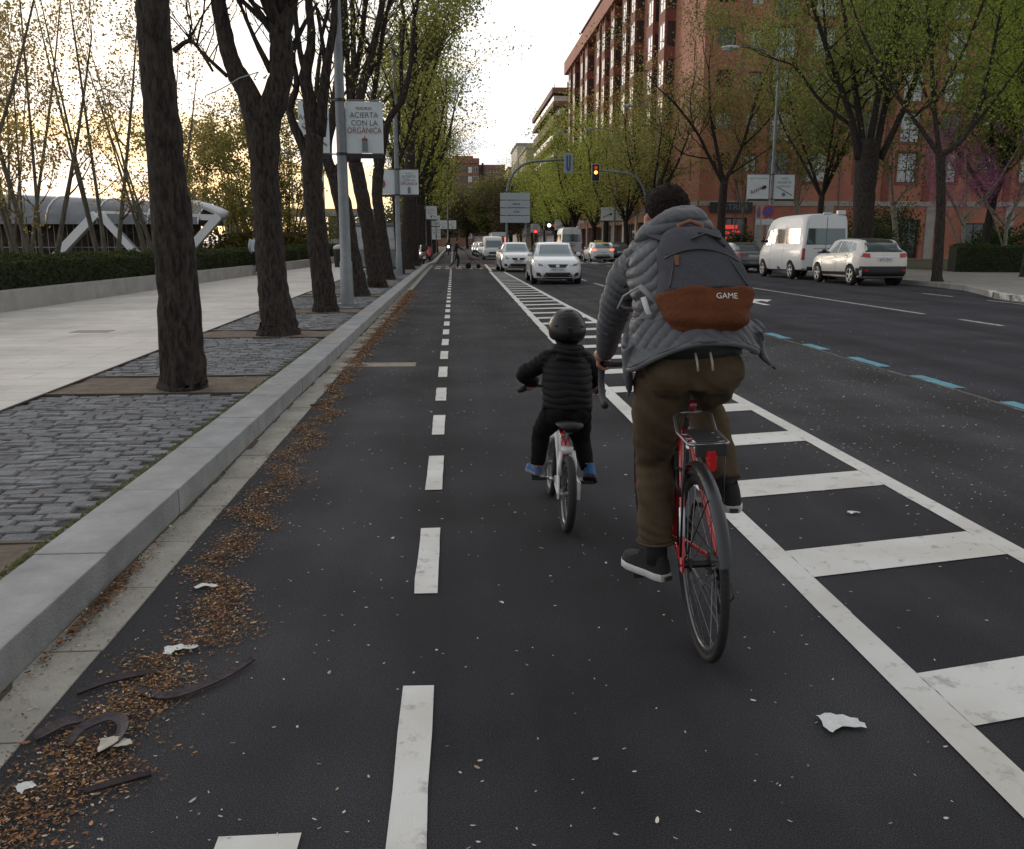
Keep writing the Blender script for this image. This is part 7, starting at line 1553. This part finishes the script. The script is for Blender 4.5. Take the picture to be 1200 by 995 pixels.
HP=[(-.125,.50,1.41),(-.115,.40,1.45),(-.07,.345,1.495),(.0,.325,1.525),(.055,.345,1.52),(.105,.40,1.47),(.115,.50,1.42)]; P,rs=dense(HP,[.034,.047,.052,.054,.054,.048,.034],5); b.tube(P,rs,18,sq=None); b.tube([(0,.36,1.41),(.0,.345,1.485)],[.12,.07],18,sq=(1.,.6))
sleeveL=[shL,elL,wrL]; sleeveR=[shR,elR,wrR]
def djk(co,no):
    dL,sL=polydist(co,sleeveL); dR,sR=polydist(co,sleeveR); dH,sH=polydist(co,HP)
    tors=puff(co[:,2]*1.0+.005*wave(co,13,7)+.75*np.abs(co[:,0]-.01)+.004*np.sin(co[:,0]*30),.038,.017)
    out_=tors; out_=np.where((dH<.080)&(co[:,2]>1.40),puff(np.linalg.norm((co-np.array([.01,.47,1.37]))*np.array([1,.8,1.15]),axis=1)+.02*co[:,0],.034,.012),out_)
    fl=(co[:,2]<1.2); out_=np.where(fl,puff(co[:,2]+1.1*np.abs(co[:,0])**1.5*2,.040,.009),out_)
    out_=np.where((dL<.10)&(np.abs(co[:,0])>.19)&(co[:,1]>.33)|((dL<.085)&(co[:,1]>.5)),puff(sL,.044,.014),out_); out_=np.where((dR<.10)&(np.abs(co[:,0])>.19)&(co[:,1]>.33)|((dR<.085)&(co[:,1]>.5)),puff(sR,.044,.014),out_)
    out_=np.where(co[:,2]<1.115-.3*np.abs(co[:,0])**2,0.001,out_)
    return out_+wave(co,22,4)*.0028+wave(co,95,2)*.0009
jk=blob(b,'jacket',M_jk,man,.0040,3,djk)
b=MB(); P=[skirt(u)+Vector((0,0,-.004)) for u in us]; b.tube(P,.011,8); b.build('jacket_hem',mat('hem_grey',(.10,.105,.115),.6),jk,smooth=True)
b=MB(); b.tube([(0,.13,1.06),(0,.135,1.13)],[.150,.158],24,sq=(1.16,.86)); b.build('black_undershirt',M_blk,man,smooth=True)
b=MB(); b.tube([Vector(wrL)+Vector((0,-.02,.018)),Vector(wrL)+Vector((0,.0,.0))],[.037,.035],14); b.build('sleeve_cuff',mat('cuff_red',(.10,.035,.03),.8),man,smooth=True)
for s in (-.208,.288): b=MB(); b.tube([(s,.215,.94) if s<0 else (s,.14,1.01),(s-.006,.21,.915) if s<0 else (s+.012,.14,1.0)],.005,6); b.build('zip_end',M_blk,jk)
b=MB(); b.box(-.245,-.238,.12,.30,1.04,1.19); 
# ---------- backpack ----------
bpk=empty('backpack',(0,0,0)); rootxf(bpk,(LX,LY,0),-2.6,R(-2)); tag(bpk,'grey backpack with rust brown base marked GAME worn on the rider back','backpack')
O=Vector((.022,.055,1.160)); upv=Vector((.02,.40,.92)).normalized(); rt_=Vector((1,0,-.03)).normalized(); bk=rt_.cross(upv).normalized()   # bk points backwards?
if bk.y>0: bk=-bk
def pring(h,w_,d0,d1,shift=0,e=2.7,n=36,inf=0):
    P=[]
    for j in range(n):
        a=2*PI*j/n; ca,sa=cos(a),sin(a); x=math.copysign(abs(ca)**(2/e),ca)*(w_/2+inf)+shift; dd=math.copysign(abs(sa)**(2/e),sa); d_=(d0+d1)/2+dd*((d1-d0)/2+inf)
        P.append(O+rt_*x+upv*h+bk*d_)
    return P
prof=[(-.035,.18,-.03,.08,-.004),(-.025,.215,-.045,.095,-.002),(.01,.262,-.05,.12,.002),(.055,.305,-.05,.138,.006),(.095,.328,-.05,.140,.006),(.13,.318,-.05,.132,.004),(.19,.290,-.05,.12,-.004),(.25,.262,-.05,.105,-.012),(.30,.230,-.05,.085,-.018),(.335,.195,-.05,.062,-.022),(.360,.145,-.045,.038,-.024),(.372,.085,-.03,.018,-.024)]
def prof_at(h):
    for a,c_ in zip(prof,prof[1:]):
        if a[0]<=h<=c_[0]: t=(h-a[0])/(c_[0]-a[0]); return [a[i]*(1-t)+c_[i]*t for i in range(5)]
    return prof[-1]
hs=[-.035+.407*i/30 for i in range(31)]; b=MB(); b.loft([pring(h,*prof_at(h)[1:]) for h in hs if h>=.09])
M_bag=mat('bag_melange',(.062,.063,.075),.95,spec=.15,var=.22,vs=300,detail=1,bump=.25,bs=300); M_rust=mat('bag_rust',(.125,.040,.017),.8,spec=.2,var=.15,vs=10,bump=.3,bs=60)
def djb(co,no): return wave(co,20,3)*.004+wave(co,48,5)*.0018
main=blob(b,'main_compartment',M_bag,bpk,.006,3,djb)
b=MB(); b.loft([pring(h,*prof_at(h)[1:],inf=.002+.004*sin(i*.4)) for i,h in enumerate([-.035+.14*i/16 for i in range(17)])]); base=blob(b,'base_panel',M_rust,bpk,.006,3,lambda co,no:wave(co,24,6)*.0035+.004*np.sin(co[:,2]*90+co[:,0]*9)*np.exp(-((co[:,2]-1.18)/.05)**2))
def onbag(x,h,off=.0):
    w_,d0,d1,sh_=prof_at(h)[1:]; xx=(x-sh_)/(w_/2); e=2.7; dd=max(0,1-abs(xx)**e)**(1/e); return O+rt_*x+upv*h+bk*((d0+d1)/2+dd*(d1-d0)/2+off)
b=MB(); b.tube([onbag(-.130+.245*i/14,.225+.03*sin(PI*i/14)-.02*i/14,.004) for i in range(15)],.0035,6); b.tube([onbag(-.128+.003*i,.11+.0130*i,.003) for i in range(10)],.0025,5); b.tube([onbag(.13-.008*i,.11+.016*i,.003) for i in range(9)],.003,5); b.tube([onbag(-.01+.012*i,.318-.006*i*i*.2,.005) for i in range(8)],.004,5); b.build('seam_piping',M_blk,bpk,smooth=True)
b=MB(); c0=onbag(-.098,.205,.008); b.obox(c0,.007,.003,.018,Matrix([rt_,bk,upv]).transposed()); b.build('zip_pull',mat('leather_brown',(.16,.06,.025),.6),bpk,bevel=.002)
b=MB(); c0=O+rt_*-.015+upv*.345+bk*.0; b.tube([c0+rt_*(-.045),c0+rt_*(-.04)+upv*.035,c0+rt_*0+upv*.05,c0+rt_*.04+upv*.035,c0+rt_*.045],.008,8); b.build('carry_handle',mat('leather_brown',(.16,.06,.025),.6),bpk,smooth=True)
b=MB(); c0=O+upv*.285+bk*.10+rt_*.01; b.tube([c0+rt_*-.05-upv*.0,c0+upv*.02,c0+rt_*.05+upv*.0],.005,6); b.build('top_loop',M_blk,bpk,smooth=True)
for s in (-1,1):
    b=MB(); pts=[O+rt_*(s*.075)+upv*.315-bk*.0,Vector((s*.12+.01,.33,1.485)),Vector((s*.135,.42,1.475)),Vector((s*.14,.52,1.40)),Vector((s*.15,.50,1.30)),Vector((s*.19,.38,1.22)),O+rt_*(s*.17)+upv*.09-bk*.03]
    P,rs=dense(pts,[.021]*7,5); b.tube(P,rs,10,sq=(1.,.3)); b.build('shoulder_strap',M_bag,bpk,smooth=True)
b=MB(); a=O+rt_*(-.150)+upv*.10; b.tube([a,a+Vector((-.05,.05,.055)),a+Vector((-.10,.09,.02)),a+Vector((-.125,.07,-.02))],.013,8,sq=(1,.35)); b.build('loose_strap',mat('strap_grey',(.22,.22,.23),.7),bpk,smooth=True)
b=MB(); a=O+rt_*(-.176)+upv*.05; b.tube([a+upv*.07+Vector((-.02,0,0)),a+Vector((-.008,.01,.02)),a+Vector((.015,0,-.03))],.010,8,sq=(1,.3)); b.build('white_strap',mat('strap_white',(.55,.55,.56),.6),bpk,smooth=True)
Mb=Matrix([rt_,upv,bk]).transposed()
tx=text_mesh('GAME',.027,'lettering',mat('print_white',(.62,.62,.60),.7),base,(0,0,0),(0,0,0),.0008,sx=1.15)
me=tx.data; c0=onbag(.055,.115,.010)
for v in me.vertices:
    q=v.co; p=onbag(.050+q.x*1.0,.066+q.y,.0085+q.z); v.co=p
tx.scale=(1,1,1); tx.location=(0,0,0)
# ---------- child ----------
CX,CY=.556,4.3
shL=(-.100,.285,.845); elL=(-.212,.35,.755); wrL=(-.150,.455,.700); shR=(.100,.285,.845); elR=(.175,.35,.745); wrR=(.155,.455,.700)
hpL=(-.055,.165,.60); knL=(-.105,.345,.44); anL=(-.125,.325,.265); hpR=(.055,.165,.60); knR=(.10,.30,.42); anR=(.128,.175,.285)
b=MB(); caps(b,[(0,.165,.62),(0,.2,.70),(0,.25,.79),(0,.28,.84)],[.085,.08,.088,.065],14,sq=(1.1,.8)); caps(b,[(0,.28,.85),(0,.30,.90),(0,.31,.93)],[.045,.038,.04],12); head(b,(0,.325,.985),.86,yaw=R(-6),pitch=R(-6))
for sh_,el_,wr_ in ((shL,elL,wrL),(shR,elR,wrR)): caps(b,[sh_,el_,wr_],[.034,.028,.02],10)
for hp,kn,an in ((hpL,knL,anL),(hpR,knR,anR)): caps(b,[hp,Vector(hp).lerp(Vector(kn),.5),kn,Vector(kn).lerp(Vector(an),.3),an],[.055,.05,.038,.037,.026],10)
hand(b,wrL,(-.178,.435,.672),(1,.75,.15),.66,-1); hand(b,wrR,(.178,.435,.672),(1,-.75,-.15),.66,1)
kid=blob(b,'person',M_skin,None,.0045,2); rootxf(kid,(CX,CY,0),2.2,R(.5)); tag(kid,'small child cycling in a black helmet, black quilted jacket and blue shoes','person')
M_=Matrix.Rotation(R(-6),3,'Z')
for q in (-1,1): b=MB(); b.ell(Vector((0,.325,.985))+M_@Vector((q*.027,.074,.007)),.010,.007,.007,10,6); b.build('eye',mat('eye_white',(.5,.5,.48),.2),kid,smooth=True)
b=MB(); b.ell((0,.295,.965),.068,.058,.065,16,10); blob(b,'hair',mat('brown_hair',(.06,.035,.02),.6),kid,.004,1)
# helmet: deep bowl with vents
b=MB(); n=28; m=14; rings=[]
for i in range(m+1):
    ph=PI*.5*(1-i/m)*1.0+(-.32)*(i/m) if False else PI*.5-(PI*.5+.42)*i/m; z=sin(ph); q=cos(ph); 
    rings.append([(.099*q*cos(a),.318+.118*q*sin(a),1.005+.108*z+(.018*sin(a) if i>m*.6 else 0)) for a in [2*PI*j/n for j in range(n)]])
inner=[[(x*.9,.318+(y-.318)*.9,z-.004) for x,y,z in r] for r in rings[::-1]]
b.loft(rings+inner); hm=b.build('helmet',mat('helmet_black',(.004,.004,.005),.32,spec=.3),kid,smooth=True,sharp=60); hm['label']='glossy black round skate style helmet with vents'
for a,ph in [(R(-90+x),R(y)) for x,y in ((-26,38),(26,38),(-48,12),(48,12),(-15,66),(15,66),(0,8))]:
    c0=Vector((.099*cos(ph)*cos(a),.318+.118*cos(ph)*sin(a),1.005+.108*sin(ph))); nn=Vector((cos(ph)*cos(a),cos(ph)*sin(a),sin(ph))).normalized(); q=nn.to_track_quat('Z','Y').to_matrix(); b=MB(); b.ell(c0,.013,.007,.003,10,6,q); b.build('vent',M_dark,hm,smooth=True)
M_jb=mat('black_nylon',(.005,.005,.0065),.7,spec=.2,var=.15,vs=10); M_pb=mat('black_knit',(.010,.009,.010),.95,spec=.1,bump=.3,bs=200)
b=MB(); P,rs=dense([(0,.165,.605),(0,.175,.66),(0,.22,.74),(0,.265,.82),(0,.28,.865),(0,.295,.90)],[.118,.118,.12,.112,.085,.05],5); b.tube(P,rs,28,sq=(1.1,.86))
for s,sh_,el_,wr_ in ((-1,shL,elL,wrL),(1,shR,elR,wrR)):
    P,rs=dense([Vector(sh_)-Vector((s*.04,0,0)),sh_,Vector(sh_).lerp(Vector(el_),.5),el_,Vector(wr_)],[.046,.052,.049,.045,.034],5); b.tube(P,rs,16)
HP2=[(-.07,.30,.905),(-.055,.23,.90),(0,.195,.895),(.055,.23,.90),(.07,.30,.905)]; P,rs=dense(HP2,[.022,.034,.038,.034,.022],5); b.tube(P,rs,12); b.ell((0,.195,.865),.07,.035,.055,14,8)
def dkj(co,no):
    dL,sL=polydist(co,[shL,elL,wrL]); dR,sR=polydist(co,[shR,elR,wrR]); o_=puff(co[:,2]+.006*wave(co,17,3)+.05*np.abs(co[:,0]),.034,.0085)
    o_=np.where((dL<.07)&(co[:,0]<-.135),puff(sL,.034,.007),o_); o_=np.where((dR<.07)&(co[:,0]>.135),puff(sR,.034,.007),o_); o_=np.where(co[:,2]<.607,.0,o_); return o_+wave(co,34,3)*.002
blob(b,'jacket',M_jb,kid,.0045,2,dkj)
b=MB(); caps(b,[(0,.155,.64),(0,.16,.60),(0,.18,.575)],[.10,.108,.08],16,sq=(1.08,.85)); b.ell((-.05,.13,.585),.062,.068,.065,14,8); b.ell((.05,.13,.585),.062,.068,.065,14,8)
for hp,kn,an in ((hpL,knL,anL),(hpR,knR,anR)):
    hp=Vector(hp);kn=Vector(kn);an=Vector(an); P,rs=dense([hp,hp.lerp(kn,.5),kn,kn.lerp(an,.5),an],[.075,.066,.052,.046,.036],5); b.tube(P,rs,14)
blob(b,'trousers',M_pb,kid,.005,2,lambda co,no:wave(co,45,1)*.0022)
M_bs=mat('blue_shoe',(.015,.09,.25),.55,var=.3,vs=20); M_ds=mat('dark_sole',(.02,.022,.03),.7)
shoe('shoe',kid,(-.115,.30,.212),(-.155,.435,.208),(-.125,.328,.265),.74,M_bs,mat('grey_sole',(.14,.15,.17),.7),th=.014)
shoe('shoe',kid,(.128,.10,.262),(.150,.225,.190),(.128,.175,.285),.80,M_bs,M_ds,th=.016)
for an in (anL,anR): a=Vector(an); b=MB(); b.tube([a+Vector((0,0,-.035)),a+Vector((0,0,.035))],.024,10); b.build('sock',mat('sock_grey',(.25,.22,.23),.9),kid,smooth=True)
# ---------- pedestrian with pushchair ----------
def simple_person(loc,rz,label,J,top,bottom,hairc=(.02,.015,.01),shoe_c=(.4,.4,.4),h=1.7,group=None):
    """J: joints in metres for a walking figure facing +y"""
    b=MB(); caps(b,[J['pelvis'],J['waist'],J['chest'],J['neck']],[.12,.11,.13,.07],12,sq=(1.1,.75)); caps(b,[J['neck'],Vector(J['head'])-Vector((0,0,.08))],[.05,.05],10); head(b,J['head'],1.)
    for s in 'LR': caps(b,[J['sh'+s],J['el'+s],J['wr'+s]],[.045,.036,.026],8); caps(b,[J['hp'+s],J['kn'+s],J['an'+s]],[.078,.055,.038],8); hand(b,J['wr'+s],Vector(J['wr'+s])+Vector((0,.08,-.02)),(1,0,0),1.,-1 if s=='L' else 1)
    o=blob(b,'person',M_skin,None,.012,1); o.location=loc; o.rotation_euler=(0,0,rz); tag(o,label,'person',group)
    b=MB(); c0=Vector(J['head']); b.ell(c0+Vector((0,-.02,.04)),.082,.10,.09,14,10); b.ell(c0+Vector((0,-.055,-.01)),.07,.055,.08,12,8); b.build('hair',mat('hair'+str(hairc),hairc,.7),o,smooth=True)
    b=MB(); P,rs=dense([J['pelvis'],J['waist'],J['chest'],Vector(J['neck'])-Vector((0,0,.03))],[.155,.14,.155,.09],3); b.tube(P,rs,16,sq=(1.1,.8))
    for s in 'LR': b.tube(*dense([Vector(J['sh'+s])*.92+Vector((0,0,Vector(J['sh'+s]).z*.08)),J['sh'+s],J['el'+s],J['wr'+s]],[.06,.062,.052,.04],3),10)
    blob(b,'coat',top,o,.015,2)
    b=MB(); caps(b,[Vector(J['pelvis'])+Vector((0,0,.03)),Vector(J['pelvis'])-Vector((0,0,.05))],[.13,.12],12,sq=(1.1,.85))
    for s in 'LR': b.tube(*dense([J['hp'+s],J['kn'+s],J['an'+s]],[.095,.07,.055],4),10)
    blob(b,'trousers',bottom,o,.015,2)
    for s in 'LR':
        a=Vector(J['an'+s]); shoe('shoe',o,a+Vector((0,-.07,-.075)),a+Vector((0,.17,-.075+J.get('toe'+s,0))),a,1.,mat('shoe'+str(shoe_c),shoe_c,.7),M_sole)
    return o
M_navy=mat('dark_coat',(.022,.022,.028),.85); M_trk=mat('black_tracksuit',(.018,.018,.022),.8)
walk=dict(pelvis=(0,0,.92),waist=(0,.02,1.08),chest=(0,.06,1.28),neck=(0,.09,1.43),head=(0,.14,1.57),shL=(-.17,.08,1.38),elL=(-.2,.22,1.16),wrL=(-.17,.45,1.06),shR=(.17,.08,1.38),elR=(.2,.22,1.16),wrR=(.17,.45,1.06),hpL=(-.09,0,.88),knL=(-.09,.16,.50),anL=(-.09,.10,.085),hpR=(.09,0,.88),knR=(.1,-.06,.48),anR=(.1,-.34,.13),toeR=-.04)
pd=simple_person((.12,50.2,.002),R(-90),'person in dark clothes with white side stripes pushing a pushchair over the far crossing',walk,M_navy,M_trk)
b=MB(); b.tube([(-.185,0,.88),(-.165,.16,.50),(-.15,.10,.12)],.012,4); b.tube([(.185,0,.88),(.172,-.06,.48),(.155,-.33,.16)],.012,4); b.build('side_stripe',wht,pd)
t=empty('pushchair',(1.05,50.2,.004),R(-90),'pink and dark pushchair with big wheels on the far crossing','pushchair')
b=MB(); 
for s in (-1,1): b.tube([(s*.17,-.5,1.04),(s*.2,-.30,.85),(s*.22,.05,.45),(s*.22,.28,.28)],.014,6); b.tube([(s*.22,-.02,.5),(s*.24,-.22,.16)],.014,6)
b.tube([(-.17,-.5,1.04),(.17,-.5,1.04)],.018,6); b.build('frame',M_blk,t,smooth=True)
for x,y,r in ((-.26,-.22,.16),(.26,-.22,.16),(0,.34,.13)): b=MB(); b.ring((x,y,r),(1,0,0),r-.03,.03,20,6); b.cyl((x-.015,y,r),(x+.015,y,r),r*.7,14); b.build('wheel',M_tyre,t,smooth=True)
b=MB(); b.loft([[(x*w_,y,z+zz) for x,zz in ((-1,-h),(1,-h),(1.05,h),(-1.05,h))] for y,z,w_,h in ((-.34,.80,.16,.05),(-.22,.66,.2,.12),(0,.58,.2,.11),(.2,.55,.19,.07),(.36,.5,.16,.04))]); b.build('seat',mat('pushchair_pink',(.25,.15,.15),.9),t,smooth=True)
b=MB(); rings=[]
for i in range(9): a=R(20)+R(95)*i/8; rings.append([(.2*cos(q),.16+.0-cos(a)*-.36*(-1 if False else 1)*.9,0.62+sin(a)*.42*(.65+.35*sin(q))) for q in [PI*k/8 for k in range(9)]])
b.loft(rings,cap=False,closed=False); b.build('hood',M_navy,t,smooth=True)
walk2=dict(walk); walk2.update(elL=(-.22,.02,1.14),wrL=(-.2,.12,.92),elR=(.22,.04,1.14),wrR=(.2,-.04,.9))
simple_person((-8.05,37.2,KH),R(0),'person in a pale blue top and dark trousers on the promenade beside the planter wall',walk2,mat('pale_blue_top',(.42,.47,.55),.85),M_trk)
